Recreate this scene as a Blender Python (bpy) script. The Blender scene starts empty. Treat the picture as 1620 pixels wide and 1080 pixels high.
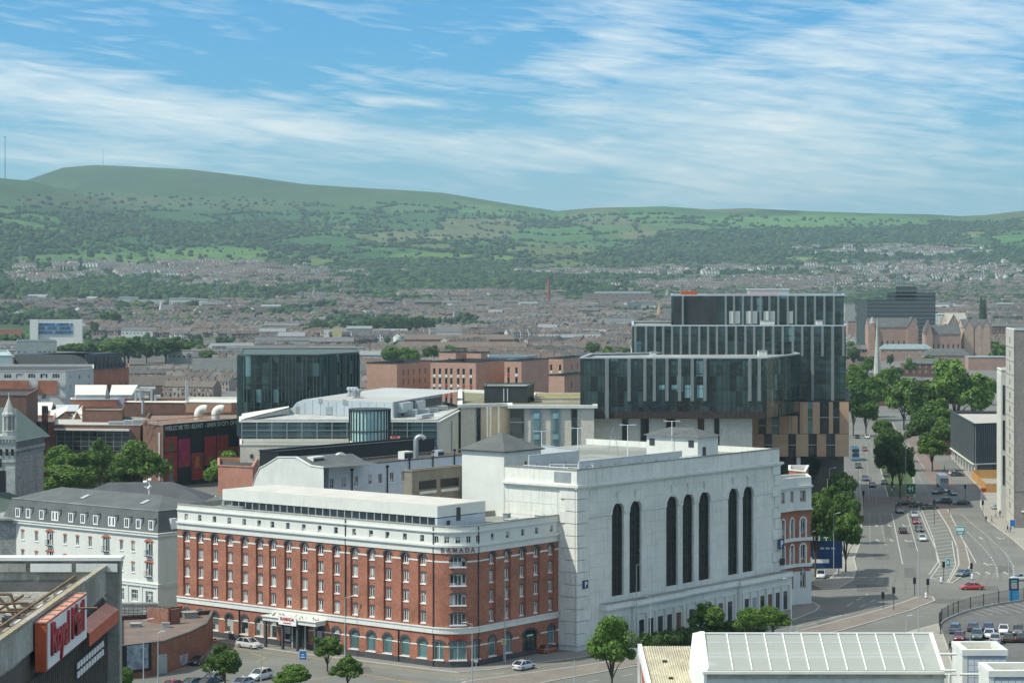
import bpy, math, random
import numpy as np
from mathutils import Vector, Matrix
from mathutils.geometry import tessellate_polygon
SC = bpy.context.scene
COL = SC.collection
random.seed(7)
RNG = np.random.default_rng(11)
# ------------------------------------------------------------ camera, sky, sun, exposure
F, HC, HY = 3650.0, 60.0, 445.0           # focal length in photo pixels, eye height, horizon row
cam = bpy.data.objects.new('camera', bpy.data.cameras.new('camera'))
COL.objects.link(cam)
cam.location = (0, 0, HC); cam.rotation_euler = (math.pi/2, 0, 0)
cam.data.sensor_width = 36; cam.data.lens = 36*F/1620
cam.data.shift_y = -95/1620
cam.data.clip_start = 1; cam.data.clip_end = 60000
SC.camera = cam
SUN_EL = math.radians(52)
SV = Vector((-.94*math.cos(SUN_EL), -.341*math.cos(SUN_EL), math.sin(SUN_EL)))   # towards the sun: left, a little behind the camera
sun = bpy.data.objects.new('sun', bpy.data.lights.new('sun', 'SUN'))
COL.objects.link(sun)
sun.data.energy = 3.1; sun.data.angle = math.radians(.53); sun.data.color = (1, .98, .86)
sun.rotation_euler = SV.to_track_quat('Z', 'Y').to_euler()
SC.view_settings.view_transform = 'Standard'; SC.view_settings.look = 'None'
SC.view_settings.exposure = 0.63; SC.view_settings.gamma = 1.0
SC.render.engine = 'CYCLES'
SC.cycles.use_denoising = True
try: SC.cycles.denoiser = 'OPENIMAGEDENOISE'
except Exception: pass
SC.cycles.max_bounces = 6; SC.cycles.diffuse_bounces = 3; SC.cycles.glossy_bounces = 3
SC.cycles.transparent_max_bounces = 12; SC.cycles.volume_bounces = 0; SC.cycles.sample_clamp_indirect = 8
W = bpy.data.worlds.new('World'); SC.world = W; W.use_nodes = True
nt = W.node_tree; nt.nodes.clear()
def N(t, typ, **kw):
    n = t.nodes.new(typ)
    for k, v in kw.items():
        if k.startswith('_'): setattr(n, k[1:], v)
        else: n.inputs[k.replace('0', ' ')].default_value = v
    return n
def MATH(t, op, a, b=None, c=None, clamp=False):
    n = t.nodes.new('ShaderNodeMath'); n.operation = op; n.use_clamp = clamp
    for i, v in enumerate((a, b, c)):
        if v is None: continue
        if hasattr(v, 'is_output') or hasattr(v, 'links'): t.links.new(v, n.inputs[i])
        else: n.inputs[i].default_value = v
    return n.outputs[0]
def MIXC(t, fac, a, b, blend='MIX'):
    n = t.nodes.new('ShaderNodeMix'); n.data_type = 'RGBA'; n.blend_type = blend
    for s, v in ((n.inputs[0], fac), (n.inputs[6], a), (n.inputs[7], b)):
        if hasattr(v, 'links'): t.links.new(v, s)
        elif isinstance(v, (int, float)): s.default_value = v
        else: s.default_value = (*v, 1) if len(v) == 3 else v
    return n.outputs[2]
sky = nt.nodes.new('ShaderNodeTexSky'); sky.sky_type = 'NISHITA'; sky.sun_disc = False
sky.sun_elevation = SUN_EL; sky.sun_rotation = math.atan2(SV.x, SV.y); sky.altitude = 60
sky.air_density = 1.0; sky.dust_density = 0.3; sky.ozone_density = 2.5
tc = nt.nodes.new('ShaderNodeTexCoord')
sp = nt.nodes.new('ShaderNodeSeparateXYZ'); nt.links.new(tc.outputs['Generated'], sp.inputs[0])
# azimuth and height of the sky direction: cirrus streaks lie in layers that sink towards the right
az = MATH(nt, 'ARCTAN2', sp.outputs[0], sp.outputs[1])
el = MATH(nt, 'ARCSINE', sp.outputs[2])
def lay(k, sx, sz, scale, det, dist, off):
    # sheared streak noise
    zz = MATH(nt, 'ADD', el, MATH(nt, 'MULTIPLY', az, k))
    c = nt.nodes.new('ShaderNodeCombineXYZ')
    nt.links.new(MATH(nt, 'MULTIPLY', az, sx), c.inputs[0]); nt.links.new(MATH(nt, 'MULTIPLY', zz, sz), c.inputs[1]); c.inputs[2].default_value = off
    n = N(nt, 'ShaderNodeTexNoise', Scale=scale, Detail=det, Roughness=.54, Distortion=dist)
    nt.links.new(c.outputs[0], n.inputs['Vector']); return n.outputs[0]
def blob(a0, e0, ra, re, k=0.0):
    # one bank of cirrus: soft ellipse round a sky direction
    da = MATH(nt, 'DIVIDE', MATH(nt, 'SUBTRACT', az, a0), ra)
    zz = MATH(nt, 'ADD', el, MATH(nt, 'MULTIPLY', MATH(nt, 'SUBTRACT', az, a0), k))
    de = MATH(nt, 'DIVIDE', MATH(nt, 'SUBTRACT', zz, e0), re)
    r = MATH(nt, 'ADD', MATH(nt, 'MULTIPLY', da, da), MATH(nt, 'MULTIPLY', de, de))
    return MATH(nt, 'EXPONENT', MATH(nt, 'MULTIPLY', r, -1.0))
def A(px): return math.atan((px-810)/F)
def E(py): return math.atan((HY-py)/F)
banks = None
for (px, py, rx, ry, k, wt) in [(90, 160, 340, 62, .16, .78), (480, 205, 340, 34, .13, .66), (120, 250, 330, 24, .05, .55), (670, 122, 110, 14, -.02, .55), (620, 162, 90, 9, .06, .5),
                                (930, 110, 90, 24, .0, .55), (1150, 150, 330, 80, .0, .36), (1500, 30, 300, 80, -.1, .62), (1450, 160, 330, 70, -.2, .4), (1180, 250, 200, 90, 0, .55), (1450, 270, 260, 50, 0, .4), (930, 30, 130, 60, 0, .35), (930, 178, 90, 12, .08, .4), (800, 235, 190, 24, .05, .4), (1000, 20, 90, 60, -.2, .35)]:
    b = MATH(nt, 'MULTIPLY', blob(A(px), E(py), rx/F, ry/F, k), wt)
    banks = b if banks is None else MATH(nt, 'ADD', banks, b)
n1 = lay(.14, 12, 95, 1.6, 12, .9, 1.0); n2 = lay(.07, 34, 330, 1.5, 8, .6, 7.0); n3 = lay(-.25, 5, 34, 1.0, 5, 1.5, 3.0)
st = MATH(nt, 'ADD', MATH(nt, 'MULTIPLY', n1, .80), MATH(nt, 'ADD', MATH(nt, 'MULTIPLY', n2, .42), MATH(nt, 'MULTIPLY', n3, .45)))
up = MATH(nt, 'MULTIPLY', MATH(nt, 'SUBTRACT', el, .13), 2.0, clamp=True)      # unseen cirrus added overhead and behind, to whiten the skylight
dn = MATH(nt, 'SUBTRACT', MATH(nt, 'ADD', st, MATH(nt, 'ADD', MATH(nt, 'MULTIPLY', banks, .46), MATH(nt, 'MULTIPLY', up, .42))), .885)
dn = MATH(nt, 'MULTIPLY', dn, 1.75, clamp=True)
lowf = MATH(nt, 'MULTIPLY', MATH(nt, 'SUBTRACT', .085, el), 9.0, clamp=True)     # paler air low down
skyc = MIXC(nt, 1.0, sky.outputs[0], (.092, .365, .565), 'MULTIPLY')
skyc = MIXC(nt, lowf, skyc, (2.35, 3.45, 3.75))
out = MIXC(nt, MATH(nt, 'MULTIPLY', dn, .9), skyc, (4.9, 5.1, 4.9))
bg = N(nt, 'ShaderNodeBackground', Strength=.15)
nt.links.new(out, bg.inputs[0]); wo = nt.nodes.new('ShaderNodeOutputWorld'); nt.links.new(bg.outputs[0], wo.inputs[0])

# ------------------------------------------------------------ helpers
def G(px, py, z=0.0):
    Y = (HC-z)*F/(py-HY); return Vector(((px-810)/F*Y, Y, z))
def P(px, Y, z=0.0): return Vector(((px-810)/F*Y, Y, z))
def Z(py, Y): return HC-(py-HY)*Y/F
def mat(name, col, rough=.8, var=.18, scale=.35, metal=0., bump=0., streak=0., spec=.3, fine=0., wave=None, alpha=1., col2=None):
    m = bpy.data.materials.new(name); m.use_nodes = True; t = m.node_tree
    b = t.nodes['Principled BSDF']; b.inputs['Roughness'].default_value = rough; b.inputs['Metallic'].default_value = metal
    b.inputs['Specular IOR Level'].default_value = spec; b.inputs['Alpha'].default_value = alpha
    g = t.nodes.new('ShaderNodeNewGeometry')
    n = N(t, 'ShaderNodeTexNoise', Scale=scale, Detail=5.0, Roughness=.65); t.links.new(g.outputs['Position'], n.inputs['Vector'])
    f = N(t, 'ShaderNodeMapRange'); t.links.new(n.outputs[0], f.inputs[0])
    f.inputs[1].default_value = .3; f.inputs[2].default_value = .7; f.inputs[3].default_value = 1-var; f.inputs[4].default_value = 1+var
    c = MIXC(t, 1.0, col, f.outputs[0], 'MULTIPLY')
    if col2:
        n3 = N(t, 'ShaderNodeTexNoise', Scale=scale*.31, Detail=4.0); t.links.new(g.outputs['Position'], n3.inputs['Vector'])
        c = MIXC(t, MATH(t, 'MULTIPLY', MATH(t, 'SUBTRACT', n3.outputs[0], .45), 6, clamp=True), c, col2)
    if streak:
        mp = N(t, 'ShaderNodeMapping'); mp.inputs['Scale'].default_value = (1.6, 1.6, .12); t.links.new(g.outputs['Position'], mp.inputs[0])
        s = N(t, 'ShaderNodeTexNoise', Scale=1.0, Detail=6.0, Roughness=.7); t.links.new(mp.outputs[0], s.inputs['Vector'])
        d = MATH(t, 'MULTIPLY', MATH(t, 'SUBTRACT', s.outputs[0], .5), 3.5, clamp=True)
        c = MIXC(t, MATH(t, 'MULTIPLY', d, streak), c, (col[0]*.35, col[1]*.36, col[2]*.33))
    if fine:
        n2 = N(t, 'ShaderNodeTexNoise', Scale=3.1, Detail=3.0); t.links.new(g.outputs['Position'], n2.inputs['Vector'])
        r = N(t, 'ShaderNodeMapRange'); t.links.new(n2.outputs[0], r.inputs[0]); r.inputs[1].default_value = .35; r.inputs[2].default_value = .65; r.inputs[3].default_value = 1-fine; r.inputs[4].default_value = 1+fine
        c = MIXC(t, 1.0, c, r.outputs[0], 'MULTIPLY')
    if wave:   # ribs / courses: (axis, period m, depth)
        w = t.nodes.new('ShaderNodeTexWave'); w.wave_type = 'BANDS'; w.bands_direction = wave[0]; w.inputs['Scale'].default_value = 1/wave[1]/3.1831*10/10
        t.links.new(g.outputs['Position'], w.inputs['Vector'])
        bb = N(t, 'ShaderNodeBump', Strength=.6, Distance=wave[2]); t.links.new(w.outputs['Fac'], bb.inputs['Height']); t.links.new(bb.outputs[0], b.inputs['Normal'])
    elif bump:
        bb = N(t, 'ShaderNodeBump', Strength=.5, Distance=bump); t.links.new(n.outputs[0], bb.inputs['Height']); t.links.new(bb.outputs[0], b.inputs['Normal'])
    t.links.new(c, b.inputs['Base Color'])
    return m
def glassmat(name, col, rough=.06, cell=(1.5, 3.2), var=.8, light=None, amt=.0, bend=.0):
    # dark window glass: base tint differs from pane to pane, light blinds behind some
    m = bpy.data.materials.new(name); m.use_nodes = True; t = m.node_tree; b = t.nodes['Principled BSDF']
    b.inputs['Roughness'].default_value = rough; b.inputs['Specular IOR Level'].default_value = .8
    g = t.nodes.new('ShaderNodeNewGeometry'); mp = N(t, 'ShaderNodeMapping'); mp.inputs['Scale'].default_value = (1/cell[0], 1/cell[0], 1/cell[1]); t.links.new(g.outputs['Position'], mp.inputs[0])
    fl = t.nodes.new('ShaderNodeVectorMath'); fl.operation = 'FLOOR'; t.links.new(mp.outputs[0], fl.inputs[0])
    wn = t.nodes.new('ShaderNodeTexWhiteNoise'); t.links.new(fl.outputs[0], wn.inputs['Vector'])
    r = N(t, 'ShaderNodeMapRange'); t.links.new(wn.outputs['Value'], r.inputs[0]); r.inputs[3].default_value = 1-var*.6; r.inputs[4].default_value = 1+var
    c = MIXC(t, 1.0, col, r.outputs[0], 'MULTIPLY')
    if light:
        c = MIXC(t, MATH(t, 'GREATER_THAN', wn.outputs['Value'], 1-amt), c, light)
    n = N(t, 'ShaderNodeTexNoise', Scale=.5, Detail=2.0); t.links.new(g.outputs['Position'], n.inputs['Vector'])
    bb = N(t, 'ShaderNodeBump', Strength=.3, Distance=bend or .03); t.links.new(n.outputs[0], bb.inputs['Height']); t.links.new(bb.outputs[0], b.inputs['Normal'])
    t.links.new(c, b.inputs['Base Color']); return m
def attrmat(name, rough=.85, noise=.25, scale=.1):
    m = bpy.data.materials.new(name); m.use_nodes = True; t = m.node_tree; b = t.nodes['Principled BSDF']
    b.inputs['Roughness'].default_value = rough; b.inputs['Specular IOR Level'].default_value = .15
    a = t.nodes.new('ShaderNodeAttribute'); a.attribute_name = 'Col'
    g = t.nodes.new('ShaderNodeNewGeometry'); n = N(t, 'ShaderNodeTexNoise', Scale=scale, Detail=8.0, Roughness=.7); t.links.new(g.outputs['Position'], n.inputs['Vector'])
    r = N(t, 'ShaderNodeMapRange'); t.links.new(n.outputs[0], r.inputs[0]); r.inputs[1].default_value = .3; r.inputs[2].default_value = .7; r.inputs[3].default_value = 1-noise; r.inputs[4].default_value = 1+noise
    t.links.new(MIXC(t, 1.0, a.outputs['Color'], r.outputs[0], 'MULTIPLY'), b.inputs['Base Color']); return m
def tag(o, label=None, cat=None, group=None, kind=None):
    for k, v in (('label', label), ('category', cat), ('group', group), ('kind', kind)):
        if v: o[k] = v
    return o
def thing(name, label, cat, loc=(0, 0, 0), rz=0., group=None):
    o = bpy.data.objects.new(name, None); COL.objects.link(o); o.location = loc; o.rotation_euler = (0, 0, rz); o.empty_display_size = .1
    return tag(o, label, cat, group)
I4 = Matrix.Identity(4)
class MB:
    def __init__(s, off=(0, 0, 0)):
        s.v = []; s.f = []; s.mi = []; s.T = I4; s.off = Vector(off); s.cur = 0
    def add(s, vs, fs):
        b = len(s.v); T = s.T; o = s.off
        for v in vs: s.v.append(T @ Vector(v) - o)
        for f in fs: s.f.append([b+i for i in f]); s.mi.append(s.cur)
    def box(s, x0, x1, y0, y1, z0, z1):
        s.add([(x0, y0, z0), (x1, y0, z0), (x1, y1, z0), (x0, y1, z0), (x0, y0, z1), (x1, y0, z1), (x1, y1, z1), (x0, y1, z1)],
              [(0, 3, 2, 1), (4, 5, 6, 7), (0, 1, 5, 4), (1, 2, 6, 5), (2, 3, 7, 6), (3, 0, 4, 7)])
    def quad(s, *p): s.add(p, [tuple(range(len(p)))])
    def poly(s, pts):
        tri = tessellate_polygon([[Vector(p) for p in pts]]); s.add(pts, [tuple(t) for t in tri])
    def prism(s, pts, z0, z1, top=True, bottom=False):
        n = len(pts); vs = [(p[0], p[1], z0) for p in pts]+[(p[0], p[1], z1) for p in pts]
        s.add(vs, [(i, (i+1) % n, n+(i+1) % n, n+i) for i in range(n)])
        if top: s.poly([(p[0], p[1], z1) for p in pts])
        if bottom: s.poly([(p[0], p[1], z0) for p in pts])
    def tube(s, p, q, r, n=6, r2=None, cap=True):
        p = Vector(p); q = Vector(q); d = (q-p); a = d.normalized(); u = a.orthogonal().normalized(); w = a.cross(u); r2 = r if r2 is None else r2
        vs = []
        for c, rr in ((p, r), (q, r2)):
            for i in range(n): an = 2*math.pi*i/n; vs.append(c+u*rr*math.cos(an)+w*rr*math.sin(an))
        fs = [(i, (i+1) % n, n+(i+1) % n, n+i) for i in range(n)]
        if cap: fs += [tuple(range(n)), tuple(range(n, 2*n))]
        s.add(vs, fs)
    def lathe(s, prof, n=12, c=(0, 0)):
        b = []; fs = []
        for (r, z) in prof:
            for i in range(n): a = 2*math.pi*i/n; b.append((c[0]+r*math.cos(a), c[1]+r*math.sin(a), z))
        for j in range(len(prof)-1):
            for i in range(n): fs.append((j*n+i, j*n+(i+1) % n, (j+1)*n+(i+1) % n, (j+1)*n+i))
        s.add(b, fs)
    def mesh(s, name, mats):
        me = bpy.data.meshes.new(name); me.from_pydata([tuple(v) for v in s.v], [], s.f)
        if not isinstance(mats, (list, tuple)): mats = [mats]
        for m in mats: me.materials.append(m)
        if len(mats) > 1: me.polygons.foreach_set('material_index', s.mi)
        me.update(); return me
    def obj(s, name, mats, parent=None, smooth=False, loc=(0, 0, 0)):
        me = s.mesh(name, mats)
        if smooth: me.shade_smooth()
        return put(name, me, parent, loc)
def bent(b, pts, r, n=10):
    pts = [Vector(p) for p in pts]; vs = []; fs = []
    for i, p in enumerate(pts):
        d = (pts[min(i+1, len(pts)-1)]-pts[max(0, i-1)]).normalized(); w = Vector((0, 1, 0)); u = d.cross(w).normalized()
        for k in range(n): a = 2*math.pi*k/n; vs.append(p+u*r*math.cos(a)+w*r*math.sin(a))
    for i in range(len(pts)-1):
        for k in range(n): fs.append((i*n+k, i*n+(k+1) % n, (i+1)*n+(k+1) % n, (i+1)*n+k))
    b.add(vs, fs); b.add(vs[-n:], [tuple(range(n))])
def elbow(hh, q, r, ang, steps=9): return [(0, 0, 0), (0, 0, hh*.5)]+[(q-q*math.cos(ang*i/steps), 0, hh+q*math.sin(ang*i/steps)) for i in range(steps+1)]
def put(name, me, parent=None, loc=(0, 0, 0), rz=0., scale=None):
    o = bpy.data.objects.new(name, me); COL.objects.link(o); o.parent = parent; o.location = loc
    if rz: o.rotation_euler = (0, 0, rz)
    if scale: o.scale = scale
    return o
_cube = {}
def cube(parent, name, m, c, size, rz=0.):
    """box part: c = centre of its bottom face in the parent's frame"""
    if m.name not in _cube:
        b = MB(); b.box(-.5, .5, -.5, .5, 0, 1); _cube[m.name] = b.mesh('block_'+m.name, m)
    return put(name, _cube[m.name], parent, c, rz, size)
def FR(p0, p1):
    """frame of a wall running p0 -> p1, left to right seen from outside: x along, y inward"""
    d = Vector((p1[0]-p0[0], p1[1]-p0[1], 0)); L = d.length; a = math.atan2(d.y, d.x)
    return Matrix.Translation((p0[0], p0[1], 0)) @ Matrix.Rotation(a, 4, 'Z'), L, a
def wall(m, L, z0, z1, holes=(), dep=.2, fn=None, xb=(), x0=0.):
    """wall sheet with real openings (x0,z0,x1,z1,arch) and their reveals"""
    fn = fn or (lambda x, y, z: (x, y, z))
    xs = sorted({round(v, 4) for v in [x0, L, *xb] + [h[0] for h in holes]+[h[2] for h in holes]})
    zs = sorted({round(v, 4) for v in [z0, z1]+[h[1] for h in holes]+[h[3] for h in holes]})
    for i in range(len(xs)-1):
        a, b = xs[i], xs[i+1]; xc = (a+b)/2; hh = [h for h in holes if h[0] < xc < h[2]]
        run = None
        for j in range(len(zs)-1):
            zc = (zs[j]+zs[j+1])/2
            if any(h[1] < zc < h[3] for h in hh):
                if run is not None: m.quad(fn(a, 0, run), fn(b, 0, run), fn(b, 0, zs[j]), fn(a, 0, zs[j])); run = None
            elif run is None: run = zs[j]
        if run is not None: m.quad(fn(a, 0, run), fn(b, 0, run), fn(b, 0, z1), fn(a, 0, z1))
    for h in holes:
        a, za, b, zb = h[:4]; w = (b-a)/2; xc = (a+b)/2
        arch = h[4] if len(h) > 4 else 0
        rise = w*arch; zs_ = zb-rise
        m.quad(fn(a, 0, za), fn(a, dep, za), fn(a, dep, zs_), fn(a, 0, zs_))
        m.quad(fn(b, 0, za), fn(b, 0, zs_), fn(b, dep, zs_), fn(b, dep, za))
        m.quad(fn(a, 0, za), fn(b, 0, za), fn(b, dep, za), fn(a, dep, za))
        if rise > .01:
            k = 8; pts = [(xc-w*math.cos(math.pi*i/k), zs_+rise*math.sin(math.pi*i/k)) for i in range(k+1)]
            for i in range(k):
                cx = a if i < k/2 else b
                m.quad(fn(pts[i][0], 0, pts[i][1]), fn(pts[i+1][0], 0, pts[i+1][1]), fn(cx, 0, zb))
                m.quad(fn(pts[i][0], 0, pts[i][1]), fn(pts[i+1][0], 0, pts[i+1][1]), fn(pts[i+1][0], dep, pts[i+1][1]), fn(pts[i][0], dep, pts[i][1]))
            m.quad(fn(a, 0, zb), fn(xc, 0, zb), fn(xc, 0, zb-.001))
        else:
            m.quad(fn(a, 0, zb), fn(a, dep, zb), fn(b, dep, zb), fn(b, 0, zb))
_win = {}
def window(parent, fm, gm, w, h, loc, rz, dep=.2, arch=0., mull=1, bars=(), sill=None, head=None, headw=.25, t=.07, name='window'):
    """window part with its own pane (and a head of darker brick where there is one); loc in parent's frame at the wall face"""
    key = (fm.name, gm.name, round(w, 2), round(h, 2), dep, arch, mull, tuple(bars), sill and sill.name, head and head.name, headw, t)
    if key not in _win:
        a = MB(); y0, y1 = dep-.09, dep-.01; rise = w/2*arch; zs = h-rise; hw = w/2
        def top(x): return zs+(rise*math.sqrt(max(0, 1-(x/hw)**2)) if rise else 0)
        a.box(-hw, -hw+t, y0, y1, 0, zs); a.box(hw-t, hw, y0, y1, 0, zs); a.box(-hw+t, hw-t, y0, y1, 0, t)
        for i in range(mull):
            x = -hw+w*(i+1)/(mull+1); a.box(x-t/2, x+t/2, y0, y1, t, top(x)-t)
        for b in bars: a.box(-hw+t, hw-t, y0+.01, y1-.01, b*h-t/2, b*h+t/2)
        if rise:
            k = 8
            for i in range(k):
                a0, a1 = math.pi*i/k, math.pi*(i+1)/k
                o = [(-hw*math.cos(q), zs+rise*math.sin(q)) for q in (a0, a1)]; n = [(-(hw-t)*math.cos(q), zs+(rise-t)*math.sin(q)) for q in (a0, a1)]
                a.quad((o[0][0], y0, o[0][1]), (o[1][0], y0, o[1][1]), (n[1][0], y0, n[1][1]), (n[0][0], y0, n[0][1]))
        else: a.box(-hw+t, hw-t, y0, y1, h-t, h)
        if sill: a.box(-hw-.1, hw+.1, -.12, .1, -.16, -.003)
        g = MB()
        pts = [(-hw, dep-.03, 0), (hw, dep-.03, 0)]+[(hw*math.cos(math.pi*i/8), dep-.03, zs+rise*math.sin(math.pi*i/8)) for i in range(9)] if rise else [(-hw, dep-.03, 0), (hw, dep-.03, 0), (hw, dep-.03, h), (-hw, dep-.03, h)]
        if rise: g.add([(0, dep-.03, zs*.5)]+pts, [(0, i+1, (i+1) % len(pts)+1) for i in range(len(pts))])
        else: g.quad(*pts)
        hm = None
        if head:
            q = MB(); k = 8; r1 = hw+headw; arc = rise if rise else w*.12
            for i in range(k):
                a0, a1 = math.pi*i/k, math.pi*(i+1)/k
                def pt(an, rr, ex): return (-rr*math.cos(an), -.05, zs+(arc+ex)*math.sin(an))
                p = [pt(a0, hw, 0), pt(a1, hw, 0), pt(a1, r1, headw), pt(a0, r1, headw)]
                if not rise:
                    p = [(-hw*math.cos(a0), -.05, h+.0), (-hw*math.cos(a1), -.05, h+.0), pt(a1, r1, headw), pt(a0, r1, headw)]
                b2 = [(x, .0, z) for x, y, z in p]
                q.add(p+b2, [(0, 1, 2, 3), (2, 3, 7, 6), (0, 1, 5, 4)])
            hm = q.mesh('window_head', head)
        _win[key] = (a.mesh('window_frame', fm), g.mesh('window_pane', gm), hm)
    fmesh, gmesh, hm = _win[key]
    o = put(name, fmesh, parent, loc, rz); put('pane', gmesh, o)
    if hm: put('window_head', hm, o)
    return o
def polyoff(pts, d):
    """footprint moved outward by d (CCW)"""
    n = len(pts); out = []
    for i in range(n):
        p0, p1, p2 = Vector(pts[i-1][:2]), Vector(pts[i][:2]), Vector(pts[(i+1) % n][:2])
        a = (p1-p0).normalized(); b = (p2-p1).normalized(); na = Vector((a.y, -a.x)); nb = Vector((b.y, -b.x))
        k = (na+nb); k = k/(max(.2, 1+na.dot(nb))); out.append((p1+k*d).to_3d())
    return out
def ring(m, pts, o1, o2, z0, z1):
    a = polyoff(pts, o1); b = polyoff(pts, o2); n = len(a)
    for i in range(n):
        j = (i+1) % n
        m.add([(a[i].x, a[i].y, z0), (a[j].x, a[j].y, z0), (b[j].x, b[j].y, z0), (b[i].x, b[i].y, z0), (a[i].x, a[i].y, z1), (a[j].x, a[j].y, z1), (b[j].x, b[j].y, z1), (b[i].x, b[i].y, z1)],
              [(0, 1, 5, 4), (4, 5, 6, 7), (3, 2, 6, 7), (0, 1, 2, 3)])
def block(name, label, cat, pts, z1, wm, rm, faces=None, z0=0., par=.9, coping=None, group=None, cop_out=.12, cop_h=.25):
    """building on a CCW footprint; faces = {edge: dict(cols, rows, w, ...)}"""
    pts = [Vector((p[0], p[1], 0)) for p in pts]; base = pts[0].copy(); base.z = z0
    T = thing(name, label, cat, base, group=group); m = MB(base); n = len(pts)
    for i in range(n):
        M_, L, a = FR(pts[i], pts[(i+1) % n]); m.T = M_; sp_ = (faces or {}).get(i); holes = []; sp_ = sp_ if isinstance(sp_, list) else ([sp_] if sp_ else [])
        for s in sp_:
            cols = s['cols']; cols = [(k+.5)*L/cols for k in range(cols)] if isinstance(cols, int) else cols
            for (zr, h) in s['rows']:
                for x in cols:
                    if s.get('skip') and random.random() < s['skip']: continue
                    w = s['w']; holes.append((x-w/2, zr, x+w/2, zr+h, s.get('arch', 0)))
                    p = M_ @ Vector((x, 0, zr)) - base
                    window(T, s['fm'], s['gm'], w, h, p, a, dep=s.get('dep', .2), arch=s.get('arch', 0), mull=s.get('mull', 1), bars=s.get('bars', ()), sill=s.get('sill'), head=s.get('head'), headw=s.get('headw', .2), t=s.get('t', .07))
        wall(m, L, z0, z1, holes, dep=(sp_[0].get('dep', .2) if sp_ else .2))
    m.obj('wall', wm, T)
    r = MB(base); r.poly([(p.x, p.y, z1-par) for p in pts]); r.obj('roof', rm, T)
    c = MB(base); ring(c, pts, cop_out, -.35, z1+.002, z1+cop_h); 
    q = polyoff(pts, -.35); nn = len(q)
    for i in range(nn): c.add([(q[i].x, q[i].y, z1-par), (q[(i+1) % nn].x, q[(i+1) % nn].y, z1-par), (q[(i+1) % nn].x, q[(i+1) % nn].y, z1+.002), (q[i].x, q[i].y, z1+.002)], [(0, 1, 2, 3)])
    c.obj('parapet', coping or wm, T)
    return T, base
def onray(O, d, px):
    """distance along d from O to where the plan line meets the viewing direction px"""
    k = (px-810)/F; return (k*O[1]-O[0])/(d[0]-k*d[1])
U = Vector((-.784, .62, 0)).normalized(); V = Vector((.62, .784, 0)).normalized()
AU = math.atan2(-U.y, -U.x); AV = math.atan2(V.y, V.x)
def text(parent, s, size, loc, rot, m, name='lettering', ext=.04, align='CENTER', sx=1.):
    c = bpy.data.curves.new('t', 'FONT'); c.body = s; c.size = size; c.extrude = ext; c.align_x = align; c.offset = size*.02
    o = bpy.data.objects.new('t', c); COL.objects.link(o)
    me = bpy.data.meshes.new_from_object(o.evaluated_get(bpy.context.evaluated_depsgraph_get())); bpy.data.objects.remove(o)
    me.materials.clear(); me.materials.append(m)
    q = put(name, me, parent, loc); q.rotation_euler = rot; q.scale = (sx, 1, 1); return q
# ------------------------------------------------------------ materials
brick = mat('red_brick', (.335, .138, .088), .85, .22, .35, fine=.16, bump=.01, streak=.12)
brick_dk = mat('brown_brick', (.165, .092, .068), .9, .2, .5, fine=.15)
brick_pk = mat('pink_brick', (.45, .285, .215), .88, .1, .3, fine=.1)
slateb = mat('blue_brick', (.07, .07, .075), .8, .2)
white = mat('white_render', (.66, .66, .60), .8, .06, .3, streak=.18)
white2 = mat('weathered_white_render', (.70, .69, .62), .8, .11, .18, streak=.5, fine=.05)
trimw = mat('white_trim', (.68, .68, .62), .7, .08, .4, streak=.2)
whitepaint = mat('white_paint', (.78, .78, .76), .5, .05)
slate = mat('slate_roof', (.10, .108, .105), .6, .2, .3, fine=.12, bump=.01)
lead = mat('flat_roof', (.28, .285, .26), .85, .3, .2, fine=.15, col2=(.20, .21, .18))
felt = mat('dark_felt', (.06, .062, .06), .9, .3, .3)
conc = mat('concrete', (.36, .35, .31), .9, .2, .4, streak=.5, fine=.1)
stone = mat('pale_stone', (.64, .59, .48), .85, .1, .3, fine=.08, streak=.1)
cath = mat('grey_stone', (.28, .29, .27), .9, .2, .8, fine=.25, streak=.3)
copper = mat('copper_roof', (.075, .105, .092), .6, .15, .2)
metalw = mat('pale_metal', (.50, .54, .55), .4, .08, .2, metal=.3)
steel = mat('steel', (.36, .38, .38), .45, .15, .6, metal=.5)
darkm = mat('dark_metal', (.045, .05, .052), .5, .2)
black = mat('black_paint', (.02, .02, .022), .5, .1)
rubber = mat('rubber', (.02, .02, .02), .9, .1)
gl = glassmat('window_glass', (.05, .065, .07), light=(.42, .42, .38), amt=.36, var=1.6, cell=(1.1, 1.1))
gld = glassmat('dark_glass', (.018, .026, .026), var=1.2, cell=(2.3, 3.4))
glu = glassmat('curtain_glass', (.022, .040, .038), rough=.1, var=1.2, cell=(1.6, 3.7), light=(.14, .24, .24), amt=.05, bend=.12)
glt = glassmat('teal_glass', (.08, .16, .16), var=.5, cell=(1.3, 3.0))
glp = glassmat('pale_teal_glass', (.42, .62, .58), rough=.2, var=.15, cell=(.9, 3.0))
yellowp = mat('yellow_paint', (.62, .40, .07), .6, .15, 1.5)
bluep = mat('blue_paint', (.03, .16, .42), .4, .1)
redp = mat('red_paint', (.45, .04, .03), .4, .15)
asph = mat('asphalt', (.168, .168, .152), .9, .16, .09, fine=.08, col2=(.142, .143, .13))
asphred = mat('red_asphalt', (.185, .145, .125), .9, .15, .3)
pave = mat('paving', (.21, .20, .18), .9, .14, .2, fine=.1)
pavel = mat('pale_paving', (.29, .275, .24), .9, .12, .2, fine=.1)
pavebr = mat('brown_block_paving', (.195, .170, .145), .9, .15, .2, fine=.12)
kerbm = mat('kerbstone', (.40, .38, .33), .85, .1)
roadw = mat('road_paint', (.46, .46, .42), .8, .35, 1.3, fine=.2)
grass = mat('grass', (.06, .09, .03), .95, .3, .3, fine=.2)
wood = mat('plywood', (.50, .27, .09), .8, .15, .4)
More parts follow.
